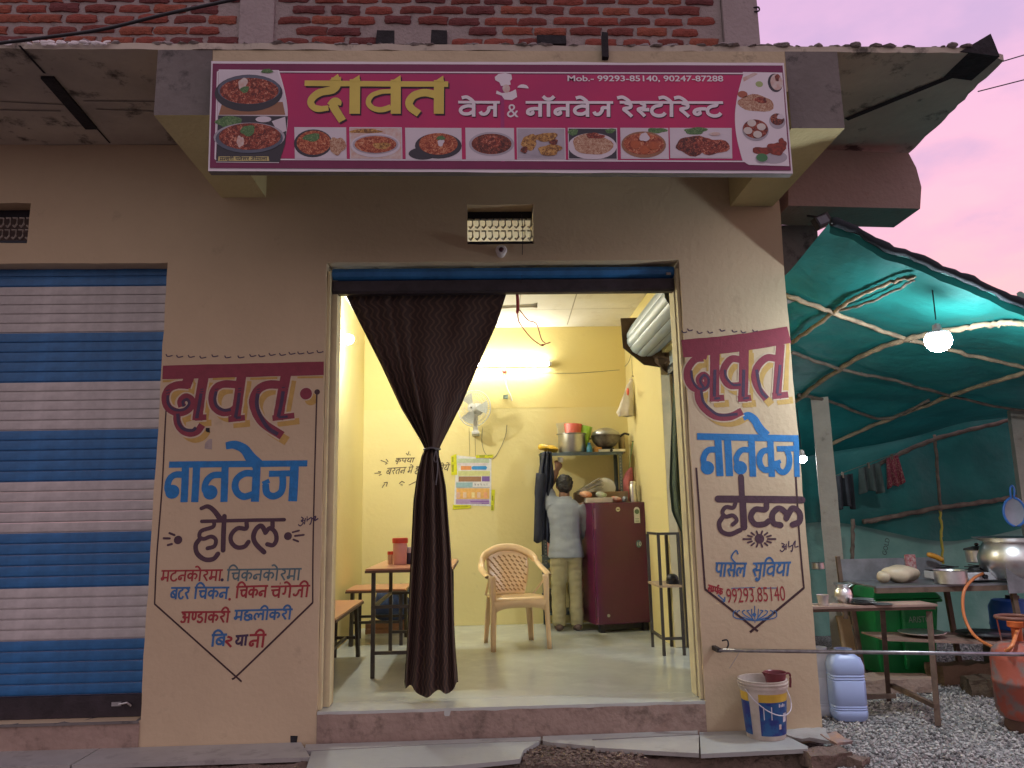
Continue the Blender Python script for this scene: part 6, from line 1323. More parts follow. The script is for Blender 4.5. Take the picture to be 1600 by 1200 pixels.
# ================================================================== TARPAULIN SHELTER ON THE RIGHT
m_tarp = bpy.data.materials.new('green_tarp'); m_tarp.use_nodes = True; MATS['green_tarp'] = m_tarp
def tarpmat(m, col, col2, tr_=.35):
    n = m.node_tree; n.nodes.clear(); L = n.links.new
    o = n.nodes.new('ShaderNodeOutputMaterial'); d = n.nodes.new('ShaderNodeBsdfPrincipled'); t = n.nodes.new('ShaderNodeBsdfTranslucent'); mxs = n.nodes.new('ShaderNodeMixShader'); mxs.inputs[0].default_value = tr_
    tc_ = n.nodes.new('ShaderNodeTexCoord'); z = n.nodes.new('ShaderNodeTexNoise'); z.inputs['Scale'].default_value = 2.2; z.inputs['Detail'].default_value = 7; L(tc_.outputs['Object'], z.inputs['Vector'])
    r_ = n.nodes.new('ShaderNodeValToRGB'); r_.color_ramp.elements[0].position = .35; r_.color_ramp.elements[0].color = (*col2,1); r_.color_ramp.elements[1].position = .68; r_.color_ramp.elements[1].color = (*col,1); L(z.outputs['Fac'], r_.inputs[0])
    L(r_.outputs[0], d.inputs['Base Color']); L(r_.outputs[0], t.inputs[0]); d.inputs['Roughness'].default_value = .55
    w1 = n.nodes.new('ShaderNodeTexNoise'); w1.inputs['Scale'].default_value = 5; w1.inputs['Detail'].default_value = 6; L(tc_.outputs['Object'], w1.inputs['Vector'])
    bp = n.nodes.new('ShaderNodeBump'); bp.inputs['Strength'].default_value = .5; bp.inputs['Distance'].default_value = .05; L(w1.outputs['Fac'], bp.inputs['Height']); L(bp.outputs[0], d.inputs['Normal'])
    L(d.outputs[0], mxs.inputs[1]); L(t.outputs[0], mxs.inputs[2]); L(mxs.outputs[0], o.inputs[0]); return m
tarpmat(m_tarp, (0.010,0.175,0.155), (0.005,0.115,0.105), .2)
m_tarp2 = bpy.data.materials.new('pale_tarp'); m_tarp2.use_nodes = True; tarpmat(m_tarp2, (0.20,0.42,0.34), (0.11,0.30,0.24), .25)
m_wood2 = mat('peeled_branch',(0.36,0.27,0.17),rough=.8,scale=9,col2=(0.17,0.12,0.08),bump=.5,bscale=40)
m_wood3 = mat('grey_branch',(0.22,0.17,0.13),rough=.85,scale=9,col2=(0.10,0.075,0.06),bump=.5,bscale=40)
# roof control rows: front edge, first bay, post line, back
ctl = [[aty(1283,347,-.6),aty(1360,376,-.6),aty(1450,410,-.6),aty(1530,444,-.6),aty(1604,478,-.6),aty(1690,514,-.6)],
       [aty(1228,395,.1)]+[None]*5, None, None]
P00 = Vector(ctl[0][0])
def lerp(a,b,t): return a+(b-a)*t
F0, F1_ = aty(1283,347,-.62), aty(1720,527,-.62)
Mid0, Mid1 = aty(1232,606,2.5), aty(1760,640,2.2)
Bk0, Bk1 = aty(1225,755,3.75), aty(1740,612,3.45)
Mid0.x = 2.02; Bk0.x = 2.02; F0.x = max(F0.x,2.03)
NR, NC = 36, 44; roofrows = []
for j in range(NR+1):
    v = j/NR
    if v < .72: t = v/.72; a, b = lerp(F0,Mid0,t), lerp(F1_,Mid1,t)
    else: t = (v-.72)/.28; a, b = lerp(Mid0,Bk0,t), lerp(Mid1,Bk1,t)
    row = []
    for i in range(NC+1):
        u = i/NC; p = lerp(a,b,u); p.z += -.035*abs(math.sin(u*math.pi*3.0))*abs(math.sin(v*math.pi*3.5)) + .02*noise.noise(Vector((u*7,v*7,0)))
        if v == 0: p.z += .004*math.sin(u*23)
        row.append(p)
    roofrows.append(row)
TN = thing('tarpaulin_shelter','green tarpaulin shelter on rough branch poles beside the shop','shelter',(3.2,1.5,GZ))
rf = MB().grid(roofrows); roof = obj('roof_sheet', rf, m_tarp, TN, smooth=True)
bvh = BVHTree.FromPolygons([Vector(v) for v in rf.v], rf.f)
def onroof(px,py,off=.03):
    d = ray(px,py); h = bvh.ray_cast(CAM, d.normalized())
    if h[0] is None:
        h = bvh.find_nearest(CAM+d*7); return h[0]-Vector((0,0,off))
    return h[0]-Vector((0,0,off))
# rolled hem along the front edge
hem = MB().tube([p+Vector((0,-.01,.004*math.sin(i*1.7))) for i,p in enumerate(roofrows[0])], [.024+.004*math.sin(i*.9)+.003*math.sin(i*2.3) for i in range(NC+1)], 9); obj('rolled_hem', hem, mat('hem_dark',(0.02,0.03,0.04),rough=.85,bump=.4,bscale=20), TN, smooth=True)
hem2 = [[p+Vector((0,0.004,-.02)) for p in roofrows[0]],[p+Vector((0,.02,-.06-.012*noise.noise(Vector((i*.4,0,0))))) for i,p in enumerate(roofrows[0])]]
obj('hem_flap', MB().grid(hem2), m_tarp, TN, smooth=True)
def branch(pts, r0, r1, lab, m, fn, cat='pole', seed=0):
    P_ = smoothpts([fn(*p) for p in pts],8); rr_ = random.Random(seed+len(lab)); k = len(P_)
    P_ = [p+Vector((rr_.uniform(-1,1),rr_.uniform(-1,1),rr_.uniform(-1,1)))*.006 for p in P_]
    o = thing('branch_pole',lab,cat,P_[0],0,'branch poles of the tarpaulin shelter')
    mb = MB().tube(P_, [(r0+(r1-r0)*i/(k-1))*(1+.12*math.sin(i*1.9+seed)) for i in range(k)], 9); obj('stem', mb, m, o, smooth=True)
    for q in range(2):
        i = rr_.randrange(2,k-2); p = P_[i]; e_ = p+Vector((rr_.uniform(-.03,.03),rr_.uniform(-.02,.02),rr_.uniform(-.03,.02))); obj('knot', MB().tube([p,e_],[r0*.6,r0*.25],6), m, o)
    return o
branch([(1236,530),(1290,490),(1330,462),(1385,436),(1430,424)],.016,.011,'thin pale branch rising to the front hem nearest the wall',m_wood2,onroof,seed=1)
branch([(1300,482),(1350,468),(1395,448),(1428,430)],.010,.008,'thin second branch tied below the pale branch at the front hem',m_wood3,onroof,seed=2)
branch([(1228,455),(1295,480),(1370,508),(1440,530),(1500,545),(1600,568),(1680,590)],.017,.014,'pale branch crossing the roof just above the bright bulb',m_wood2,onroof,seed=3)
branch([(1242,622),(1310,572),(1380,535),(1440,518),(1500,507),(1560,498),(1592,498),(1640,512)],.021,.018,'thick pale branch carrying the bright bulb',m_wood2,onroof,seed=4)
branch([(1236,545),(1310,570),(1400,590),(1480,612),(1590,636),(1660,650)],.015,.012,'dark branch crossing the roof below the bright bulb',m_wood3,onroof,seed=5)
branch([(1298,690),(1360,662),(1430,635),(1500,608),(1600,577),(1660,560)],.020,.018,'thick branch curving across the roof below the dark branch',m_wood2,onroof,seed=6)
branch([(1246,612),(1297,622),(1380,650),(1460,678)],.016,.013,'branch resting on the concrete post at the back of the shelter',m_wood3,onroof,seed=7)
# back sheets
BYT = 3.78
aw = lambda x,y,Y=BYT: aty(x,y,Y)
rows = []
for j in range(24):
    v = j/23; rows.append([])
    for i in range(50):
        u = i/49; x = lerp(2.02,6.2,u); zt = lerp(Bk0.z,Bk1.z+.15,u)+.12; z = lerp(zt,.86-.12*math.sin(u*9+1),v); rows[-1].append((x,BYT-.04*math.sin(u*22)*(.3+v)+.05*noise.noise(Vector((u*9,v*3,2)))-.3*u*0,z))
obj('back_sheet', MB().grid(rows), m_tarp, TN, smooth=True)
rows = []
for j in range(16):
    v = j/15; rows.append([])
    for i in range(50):
        u = i/49; x = lerp(2.02,6.2,u); rows[-1].append((x,BYT+.16-.03*math.sin(u*31+v)+.06*noise.noise(Vector((u*12,v*4,7))),lerp(1.35,GZ-.02,v)))
obj('lower_sheet', MB().grid(rows), m_tarp2, TN, smooth=True)
rows = []     # right end flap hanging from the roof
for j in range(20):
    v = j/19; rows.append([])
    for i in range(14):
        u = i/13; a = aty(1592,455,-.6); rows[-1].append((a.x+.02+.22*u+.03*math.sin(v*5),-.55+.1*u,lerp(a.z,a.z-.75,v)+.02*math.sin(u*8)))
obj('side_flap', MB().grid(rows), m_tarp2, TN, smooth=True)
latin('sheet_print', 'GOLD', mat('print_dark',(0.03,0.05,0.05)), TN, (1385,868), 7, BYT-.09, .0, width_px=26, rot=R(72))
bwall = lambda x,y: aty(x,y,BYT-.13)
branch([(1345,742),(1400,712),(1467,684),(1530,668),(1610,650),(1680,640)],.026,.022,'branch along the top of the back sheet',m_wood3,bwall,seed=8)
branch([(1348,816),(1400,806),(1470,793),(1540,784),(1592,776),(1670,768)],.028,.024,'level branch tied across the middle of the back sheet',m_wood3,bwall,seed=9)
branch([(1460,680),(1464,720),(1468,780),(1470,800)],.018,.016,'upright stick from the top branch to the level branch',m_wood3,bwall,seed=10)
branch([(1469,790),(1471,830),(1473,880)],.014,.014,'yellow painted stick below the level branch',mat('yellow_stick',(0.45,0.38,0.06),rough=.7),bwall,seed=11)
branch([(1333,810),(1332,860),(1330,910),(1328,960)],.020,.020,'short upright pole right of the concrete post',m_wood3,lambda x,y: aty(x,y,3.2),seed=12)
tag(obj('tape_strip', MB().box(aw(1555,860).x-.02,aw(1555,860).x+.03,BYT-.13,BYT-.12,aw(1555,866).z,aw(1555,838).z), mat('strip_yellow',(0.55,0.5,0.05))), 'short yellow strip hanging on the pale back sheet', 'strip')
# concrete posts
m_post = stained('post_concrete',(0.44,0.40,0.35),(0.30,0.265,0.23),(0.12,0.10,0.085),s1=3,s2=6,amt=.7,damt=.6,bump=.5,bscale=30)
def post(px,py,pt,w,lab,rz):
    b = atz(px,py,GZ); t = aty(px,pt,b.y); o = thing('concrete_post',lab,'post',(b.x,b.y,GZ),R(rz)); mb = MB(); k = 16
    for i in range(k): pass
    rows = [[(sx*w*.5*(1-.05*i/k),sy*w*.42,(t.z-GZ)*i/k) for sx,sy in ((-1,-1),(1,-1),(1,1),(-1,1),(-1,-1))] for i in range(k+1)]
    mb.grid([r_[:] for r_ in rows]); mb.add([rows[-1][i] for i in range(4)],[(0,1,2,3)]); q = obj('shaft', mb.jit(.006,7), m_post, o, local=True); return o, b
post(1317,1032,622,.165,'tall square concrete post just right of the painted pillar',-24)
post(1636,1010,640,.14,'concrete post at the right edge behind the strainer',-20)
# bulbs
def hangbulb(px,py,Y,r_,lab,st,top):
    p = aty(px,py,Y); o = thing('hanging_bulb',lab,'bulb',p)
    dome = [(max(.001,r_*math.sin(a)),-r_*.92*math.cos(a)) for a in np.linspace(0,R(120),18)]
    obj('bulb', MB().lathe(dome,p,26,cap=(False,False)), emis('led_glow_%d' % int(st),(0.86,0.93,1.0),st), o, smooth=True); ze = dome[-1][1]; re_ = dome[-1][0]
    obj('holder', MB().lathe([(re_*1.01,ze),(re_*.99,ze+.012),(re_*.8,ze+.02),(.026,ze+.03),(.024,ze+.06),(.012,ze+.07)],p,22), m_pvc, o, smooth=True, auto=40)
    obj('flex', MB().tube([p+Vector((0,0,r_*.8+.07)),top],.004,5), m_cable, o); return o
tb_ = onroof(1465,505,.0)
pB = aty(1466,532,-.36)
hangbulb(1466,532,-.36,.075,'large glaring white bulb hanging at the front of the shelter',TENTB_L,Vector((pB.x,pB.y,pB.z+.34)))
p2_ = aty(1252,717,2.6); hangbulb(1253,717,2.6,.045,'small bright bulb behind the edge of the painted pillar',TENTB2_L,Vector((p2_.x,p2_.y,p2_.z+.5)))
# junction lamp under the lintel (unlit floodlight) 
fl0 = aty(1284,346,-.3); fo = thing('unlit_floodlight','small unlit floodlight under the canopy end','floodlight',fl0); obj('housing', MB().obox(fl0,(.045,.0,.02),(0,.03,0),(-.018,0,.035)), m_cable, fo, bevel=.006); obj('glass', MB().obox(fl0+Vector((-.004,-.032,0)),(.03,0,.012),(0,.002,0),(-.011,0,.022)), mat('lamp_glass',(0.12,0.14,0.18),rough=.1), fo); obj('bracket', MB().tube([fl0+Vector((.02,.02,.03)),fl0+Vector((.05,.3,.16))],.008,6), m_cable, fo)
# clothes on the line
cl0, cl1 = aty(1290,755,3.0), aty(1400,712,3.4)
tag(obj('clothes_line', MB().tube([aty(1278,752,2.55),aty(1300,745,2.8),aty(1400,708,3.5)],.003,5), m_wire), 'thin clothes line from the concrete post to the back', 'line')
def hangcloth(lab,pts,Y,m,name='hanging_cloth',ph=0):
    xs = [p[0] for p in pts]; x0,x1,yt0,yt1,yb0,yb1 = pts[0][0],pts[1][0],pts[0][1],pts[1][1],pts[2][1],pts[3][1]
    o = thing(name,lab,'cloth',aty((x0+x1)/2,yb0,Y)); rows = []
    for j in range(18):
        v = j/17; rows.append([])
        for i in range(22):
            u = i/21; xt = lerp(pts[0][0],pts[1][0],u); xb = lerp(pts[2][0],pts[3][0],u); yt = lerp(pts[0][1],pts[1][1],u); yb = lerp(pts[2][1],pts[3][1],u)+3*math.sin(u*7+ph)
            p = aty(lerp(xt,xb,v),lerp(yt,yb,v),Y); rows[-1].append((p.x,Y+.035*math.sin(u*15+ph)*(.3+v),p.z))
    obj('cloth', MB().grid(rows), m, o, smooth=True, solid=.006); obj('peg', MB().box(rows[0][10][0]-.008,rows[0][10][0]+.008,rows[0][10][1]-.012,rows[0][10][1]+.012,rows[0][10][2]-.03,rows[0][10][2]+.03), m_wood3, o); return o
hangcloth('black striped cloth hanging nearest the concrete post',[(1304,744),(1332,740),(1306,795),(1336,793)],2.75,mat('cloth_black',(0.02,0.022,0.028),rough=.9,var=.4,scale=14),ph=1)
hangcloth('dark grey cloth hanging in the middle of the line',[(1342,732),(1374,722),(1345,770),(1380,768)],3.15,mat('cloth_grey',(0.06,0.08,0.075),rough=.9,var=.3,scale=9),ph=2)
hangcloth('maroon patterned cloth hanging at the right of the line',[(1385,716),(1402,711),(1387,764),(1412,754)],3.5,mat('cloth_maroon',(0.24,0.03,0.06),rough=.85,scale=55,col2=(0.42,0.20,0.16),thr=(.42,.5)),ph=3)
# strainer on the right post
sp_ = aty(1585,800,2.0); so_ = thing('sieve','blue rimmed sieve hanging on the right hand post','sieve',sp_); m_bp = mat('blue_plastic',(0.05,0.20,0.60),rough=.4)
obj('rim', MB().tube([(sp_.x+.10*math.cos(t),2.0,sp_.z+.125*math.sin(t)) for t in np.linspace(0,2*math.pi,33)],.011,7,cap=False), m_bp, so_, smooth=True); obj('mesh_bowl', MB().lathe([(.10,0),(.085,.03),(.05,.05),(.01,.055)],sp_,26,'y',sy=1.25), mat('sieve_mesh',(0.32,0.36,0.42),rough=.6), so_, smooth=True); obj('handle', MB().tube(smoothpts([(sp_.x-.015,2.0,sp_.z+.12),(sp_.x-.02,1.99,sp_.z+.2),(sp_.x,1.99,sp_.z+.235),(sp_.x+.018,1.99,sp_.z+.2),(sp_.x+.012,2,sp_.z+.12)],4),.008,6), m_bp, so_, smooth=True)
# ------------------------------------------------------------------ serving table
m_board = mat('worn_board',(0.30,0.20,0.16),rough=.6,var=.25,scale=6); m_iron = mat('rusty_iron',(0.13,0.085,0.06),rough=.75,var=.35,scale=12)
a1 = atz(1466,1135,GZ); a2 = atz(1389,1095,GZ); tt = aty(1463,943,a1.y)
tz1 = aty(1463,944,a1.y+.06).z
t1 = thing('serving_table','rusty iron table with plates beside the painted pillar','table',(2.45,a1.y+.3,GZ))
tx0, tx1, ty0, ty1 = 2.03, aty(1465,944,a1.y+.06).x, a1.y+.06, a1.y+.27
obj('top', MB().box(tx0,tx1,ty0,ty1,tz1-.014,tz1), m_board, t1); obj('top_frame', MB().box(tx0+.01,tx1-.01,ty0+.01,ty1-.01,tz1-.034,tz1-.0145), m_iron, t1)
lt = [aty(1452,958,a1.y+.1), aty(1379,955,a1.y+.25)]
for (b,t) in ((a1,lt[0]),(a2,lt[1]),(Vector((2.06,a2.y,GZ)),Vector((2.06,a1.y+.25,tz1)))): obj('leg', MB().bar((t.x,t.y,tz1-.05),(b.x,b.y,GZ+.002),.032), m_iron, t1)
m_1 = atz(1425,1106,GZ+.09); obj('rail', MB().bar((2.1,a1.y+.3,GZ+.12),(m_1.x,a1.y+.3,GZ+.12),.028), m_iron, t1); obj('rail', MB().bar((a2.x,a2.y,GZ+.12),(a1.x,a1.y,GZ+.12),.028), m_iron, t1)
def vessel(name,label,cat,px,py,wpx,prof,Y,z,m=None,extra=None):
    p = aty(px,py,Y); k = mppY(Y,px,py)*wpx/2; o = thing(name,label,cat,(p.x,Y,z)); obj('body', MB().lathe([(r_*k,h*k) for r_,h in prof],n=30), m or m_steel, o, smooth=True, local=True, auto=50); return o, k
lota = [(.55,0),(.62,.05),(.95,.6),(1.0,.95),(.85,1.4),(.62,1.65),(.66,1.8),(.98,2.1),(1.02,2.14),(.95,2.12),(.6,1.8),(.5,1.6)]
yT = ty0+.10
vessel('steel_tumbler','steel tumbler lying close to the pillar on the serving table','tumbler',1286,938,18,[(.8,0),(1,1.7),(.95,1.7),(.75,.1)],yT,tz1+.001)
vessel('steel_pot','belly shaped steel water pot on the serving table','pot',1318,936,27,lota,yT+.1,tz1+.001)
for i in range(3): vessel('steel_plate',('bottom','middle','top')[i]+' steel plate of the stack on the serving table',"plate",1347,938-i,40-3*i,[(.6,0),(.7,.01),(1,.13),(1.02,.14),(.95,.13),(.65,.03)],yT,tz1+.001+.012*i)[0]['group'] = 'steel plates stacked on the serving table'
vessel('steel_tray','flat steel tray at the right of the stacked plates','tray',1375,940,36,[(.8,0),(.95,.06),(1,.07),(.9,.05),(.7,.02)],yT-.05,tz1+.001,mat('dark_steel',(0.30,0.30,0.31),metal=.9,rough=.4))
# ------------------------------------------------------------------ cooking counter
KY = 1.02; kz = aty(1470,914,KY).z; kx0, kx1 = aty(1368,912,KY).x, aty(1640,930,KY).x
kt = thing('cooking_counter','steel sheet cooking counter with a lower shelf','counter',((kx0+kx1)/2,KY+.3,GZ))
m_sheet = mat('steel_sheet',(0.28,0.29,0.31),rough=.45,metal=.7,var=.25,scale=6)
obj('top', MB().box(kx0,kx1,KY,KY+.55,kz-.012,kz), m_sheet, kt); obj('top_frame', MB().box(kx0,kx1,KY-.004,KY+.03,kz-.05,kz-.013), m_iron, kt)
pbz = aty(1362,868,KY+.5).z
obj('back_panel', MB().box(kx0-.02,aty(1470,870,KY+.55).x,KY+.552,KY+.56,kz,aty(1400,872,KY+.55).z), mat('grey_sheet',(0.24,0.25,0.27),rough=.5,metal=.4,var=.3,scale=7), kt); obj('side_panel', MB().box(aty(1572,900,KY-.05).x,aty(1640,900,KY-.05).x,KY-.06,KY-.05,aty(1580,927,KY-.05).z,aty(1580,880,KY-.05).z), MATS['grey_sheet'], kt)
obj('corner_post', MB().bar((kx0,KY+.55,kz-.3),(kx0-.02,KY+.55,aty(1366,868,KY+.55).z),.03), m_iron, kt)
for x,y in ((aty(1478,920,KY+.5).x,KY+.5),(aty(1583,930,KY).x,KY),(kx0+.03,KY+.5)): obj('leg', MB().bar((x,y,kz-.05),(x+.05,y,GZ),.035), m_iron, kt)
lz = aty(1460,1000,KY+.05).z; lx0, lx1 = aty(1385,992,KY+.05).x, aty(1640,1010,KY).x
obj('lower_shelf', MB().add([(lx0,KY+.06,lz+.012),(lx1,KY-.15,lz-.02),(lx1,KY+.4,lz-.02),(lx0,KY+.45,lz+.012),(lx0,KY+.06,lz+.0),(lx1,KY-.15,lz-.04),(lx1,KY+.4,lz-.04),(lx0,KY+.45,lz+.0)],[(0,1,2,3),(7,6,5,4),(0,4,5,1),(1,5,6,2),(2,6,7,3),(3,7,4,0)]), m_board, kt)
# stove with pots
svx = aty(1500,903,KY+.2).x; sv = thing('gas_stove','white two burner gas stove on the cooking counter','stove',(svx,KY+.22,kz+.001))
obj('body', MB().box(-.16,.30,-.12,.2,.015,.075), mat('stove_white',(0.55,0.54,0.57),rough=.3), sv, local=True, bevel=.008); obj('top_plate', MB().box(-.15,.29,-.10,.19,.0755,.082), m_cable, sv, local=True)
for x in (-.05,.18): obj('burner', MB().lathe([(.06,.083),(.05,.10),(.03,.104)],(x,.05,0),18), m_cable, sv, local=True); obj('pan_support', MB().box(x-.09,x+.09,.045,.055,.104,.112).box(x-.005,x+.005,-.04,.14,.1125,.12), m_cable, sv, local=True)
for x in (-.09,.13): obj('knob', MB().lathe([(.018,-.121),(.015,-.145)],(x,0,.045),14,'y'), m_cable, sv, local=True)
ck,_k2 = vessel('pressure_cooker','steel cooker with a black knobbed lid on the far burner','cooker',1529,880,36,[(.85,0),(.92,.05),(.95,1.0),(1.0,1.02)],KY+.42,kz+.13)
obj('lid', MB().lathe([(_k2*1.04,_k2*1.03),(_k2*1.0,_k2*1.15),(_k2*.3,_k2*1.35)],n=26), m_dk, ck, smooth=True, local=True, auto=40); obj('knob', MB().lathe([(.008,_k2*1.35),(.018,_k2*1.48),(.012,_k2*1.62)],n=14), m_cable, ck, smooth=True, local=True); obj('handle', MB().tube([(_k2*.9,-.01,_k2*1.1),(_k2*2.3,-.02,_k2*1.05)],.014,7), m_cable, ck, local=True)
hd,_k3 = vessel('steel_handi','large steel cooking pot with a wide rim on the right burner','pot',1592,913,112,[(.35,0),(.62,.06),(.88,.35),(.92,.6),(.82,.9),(.72,1.02),(.95,1.12),(1.0,1.15),(.9,1.13),(.7,1.0)],KY+.10,kz+.015)
sp3,_k4 = vessel('steel_saucepan','shallow steel saucepan at the front of the counter','saucepan',1487,914,46,[(.92,0),(1.0,.04),(1.0,.85),(1.06,.88),(1.0,.9),(.96,.86),(.9,.06)],KY+.06,kz+.002)
tag(obj('rolling_pin', MB().tube(smoothpts([aty(1449,866,KY+.45),aty(1462,870,KY+.45),aty(1473,876,KY+.45)],5),[.014,.02,.022,.022,.022,.022,.022,.022,.022,.02,.016],9), mat('orange_handle',(0.55,0.25,0.03),rough=.4), smooth=True), 'orange handle sticking up behind the cooking counter', 'handle')
bt_ = aty(1402,897,KY+.25); pb = thing('flour_bag','clear plastic bag of cream flour on the cooking counter','bag',(bt_.x,KY+.25,kz+.001)); obj('sack', MB().ell((bt_.x+.02,KY+.25,kz+.07),.15,.09,.07,20,12).jit(.03,9), mat('flour_cream',(0.60,0.50,0.36),rough=.4,var=.15,scale=10), pb, smooth=True); obj('tail', MB().ell((bt_.x-.13,KY+.22,kz+.05),.05,.05,.045,14,9).jit(.015,14), MATS['flour_cream'], pb, smooth=True)
rg = aty(1425,895,KY+.5); tag(obj('red_rag', MB().box(rg.x-.02,rg.x+.06,KY+.535,KY+.55,kz+.02,kz+.20).jit(.02,12), mat('rag_red',(0.32,0.04,0.05),rough=.9,scale=40,col2=(0.5,0.4,0.38))), 'red patterned rag hung on the counter back panel', 'rag')
# gas cylinder with hose
gp = atz(1612,1148,GZ); gcx, gcy = aty(1620,1100,gp.y).x, gp.y
gc = thing('gas_cylinder','worn red gas cylinder at the right edge of the yard','gas cylinder',(gcx,gcy+.1,GZ+.002))
m_gas = mat('gas_red',(0.34,0.075,0.045),rough=.6,scale=8,col2=(0.19,0.14,0.13),bump=.15,bscale=40,thr=(.40,.52)); k = .165
obj('body', MB().lathe([(.10,.055),(.145,.075),(.165,.12),(.165,.27),(.169,.275),(.169,.295),(.165,.30),(.165,.42),(.15,.475),(.10,.515),(.05,.525)],n=36), m_gas, gc, smooth=True, local=True, auto=40)
obj('foot_ring', MB().lathe([(.125,0),(.13,.01),(.12,.075),(.112,.075),(.12,.005)],n=30), mat('ring_brown',(0.13,0.07,0.05),rough=.8), gc, smooth=True, local=True, auto=40)
for a in (30,150,270): obj('guard_stay', MB().bar((.085*math.cos(R(a)),.085*math.sin(R(a)),.50),(.1*math.cos(R(a)),.1*math.sin(R(a)),.66),.03,.008), m_gas, gc, local=True)
obj('guard_ring', MB().tube([(.105*math.cos(t),.105*math.sin(t),.665) for t in np.linspace(0,2*math.pi,29)],.013,7,cap=False), mat('ring_rust',(0.16,0.06,0.04),rough=.6), gc, smooth=True, local=True); obj('valve', MB().lathe([(.03,.52),(.03,.60),(.05,.61),(.05,.64),(.02,.65)],n=16), mat('valve_orange',(0.55,0.12,0.03),rough=.4), gc, smooth=True, local=True, auto=40)
hs = smoothpts([aty(1536,896,KY+.1),aty(1520,905,KY-.02),aty(1506,925,KY-.06),aty(1506,960,KY-.08),aty(1520,990,KY-.15),aty(1545,1008,KY-.4),aty(1575,1016,gcy),Vector((gcx,gcy+.08,GZ+.60))],6)
tag(obj('gas_hose', MB().tube(hs,.011,8), mat('hose_orange',(0.62,0.20,0.07),rough=.4,var=.05), smooth=True), 'orange rubber gas hose running from the stove to the cylinder', 'hose')
# wheelie bin
bc = atz(1404,1058,GZ); bX0, bX1 = aty(1364,1000,bc.y).x, aty(1468,1000,bc.y).x; bzt = aty(1410,918,bc.y).z
bn = thing('green_bin','green wheeled waste bin behind the serving table','bin',((bX0+bX1)/2,bc.y+.2,GZ)); m_bin = mat('bin_green',(0.015,0.30,0.08),rough=.4,var=.15,scale=5); w2 = (bX1-bX0)/2; hh_ = bzt-GZ
obj('body', MB().add([(-w2*.82,-.2,0),(w2*.82,-.2,0),(w2*.82,.2,0),(-w2*.82,.2,0),(-w2,-.26,hh_*.86),(w2,-.26,hh_*.86),(w2,.24,hh_*.86),(-w2,.24,hh_*.86)],[(0,3,2,1),(4,5,6,7),(0,1,5,4),(1,2,6,5),(2,3,7,6),(3,0,4,7)]), m_bin, bn, local=True, bevel=.03)
obj('rim', MB().box(-w2*1.05,w2*1.05,-.29,.27,hh_*.84,hh_*.88), m_bin, bn, local=True, bevel=.01); obj('lid', MB().add([(-w2*1.06,-.30,hh_*.885),(w2*1.06,-.30,hh_*.885),(w2*1.06,.28,hh_*.885),(-w2*1.06,.28,hh_*.885),(-w2*.85,-.22,hh_),(w2*.85,-.22,hh_),(w2*.85,.26,hh_),(-w2*.85,.26,hh_)],[(0,3,2,1),(4,5,6,7),(0,1,5,4),(1,2,6,5),(2,3,7,6),(3,0,4,7)]), m_bin, bn, local=True, bevel=.012)
for x in (-w2*.7,w2*.7): obj('wheel', MB().lathe([(.07,-.02),(.075,0),(.07,.02)],(x,.25,.075),18,'x'), m_cable, bn, local=True)
obj('front_rib', MB().box(-w2*.2,-w2*.12,-.275,-.24,hh_*.1,hh_*.8), m_bin, bn, local=True)
latin('bin_lettering','ARISTO',mat('letter_pale',(0.30,0.42,0.34)),bn,(1420,973),9,bc.y-.08,.0,width_px=34)
# other things in the yard
dm = aty(1585,1000,1.5); bd_ = thing('blue_drum','blue plastic drum behind the gas cylinder','drum',(aty(1590,1000,1.5).x,1.5,GZ+.3)); obj('body', MB().lathe([(.15,0),(.18,.03),(.18,.10),(.185,.12),(.18,.14),(.18,.26),(.15,.31),(.06,.32)],n=28), mat('drum_blue',(0.02,0.10,0.42),rough=.4), bd_, smooth=True, local=True, auto=45); obj('cap', MB().lathe([(.05,.321),(.05,.345)],n=18), m_cable, bd_, local=True)
tag(obj('drum_stand', MB().box(aty(1562,1030,1.5).x,aty(1660,1030,1.5).x,1.3,1.7,GZ,GZ+.298).jit(.02,5), m_rub), 'dark rubble block under the blue drum', 'block')
wj = atz(1452,1052,GZ); tag(obj('white_sheet', MB().add([(wj.x-.10,wj.y,GZ),(wj.x+.07,wj.y,GZ),(wj.x+.10,wj.y+.1,GZ+.34),(wj.x-.13,wj.y+.1,GZ+.36),(wj.x-.10,wj.y+.012,GZ),(wj.x+.07,wj.y+.012,GZ),(wj.x+.10,wj.y+.112,GZ+.34),(wj.x-.13,wj.y+.112,GZ+.36)],[(0,1,2,3),(7,6,5,4),(0,4,5,1),(1,5,6,2),(2,6,7,3),(3,7,4,0)]), mat('sheet_white',(0.55,0.58,0.55),rough=.5)), 'white plastic sheet leaning in front of the green bin', 'sheet')
pw_ = atz(1330,1058,GZ); tag(obj('wooden_plank', MB().obox((pw_.x,pw_.y,GZ+.24),(.055,0,0),(0,.012,0),(.0,.06,.24)), mat('plank_tan',(0.38,0.26,0.14),rough=.7)), 'tan wooden plank leaning behind the concrete post', 'plank')
wsl = aty(1440,985,KY+.2); tag(obj('steel_platter', MB().lathe([(.10,0),(.15,.008),(.17,.02),(.14,.012)],(wsl.x,KY+.2,lz+.02),26), m_steel, smooth=True), 'wide steel platter on the lower counter shelf', 'platter')
tag(obj('black_griddle', MB().lathe([(.10,0),(.2,.01),(.21,.02)],(aty(1540,985,KY+.15).x,KY+.15,lz+.01),26).tube([(aty(1540,985,KY+.15).x+.2,KY+.15,lz+.03),(aty(1540,985,KY+.15).x+.4,KY+.1,lz+.05)],.012,6), m_cable, smooth=True), 'flat black griddle on the lower counter shelf', 'griddle')
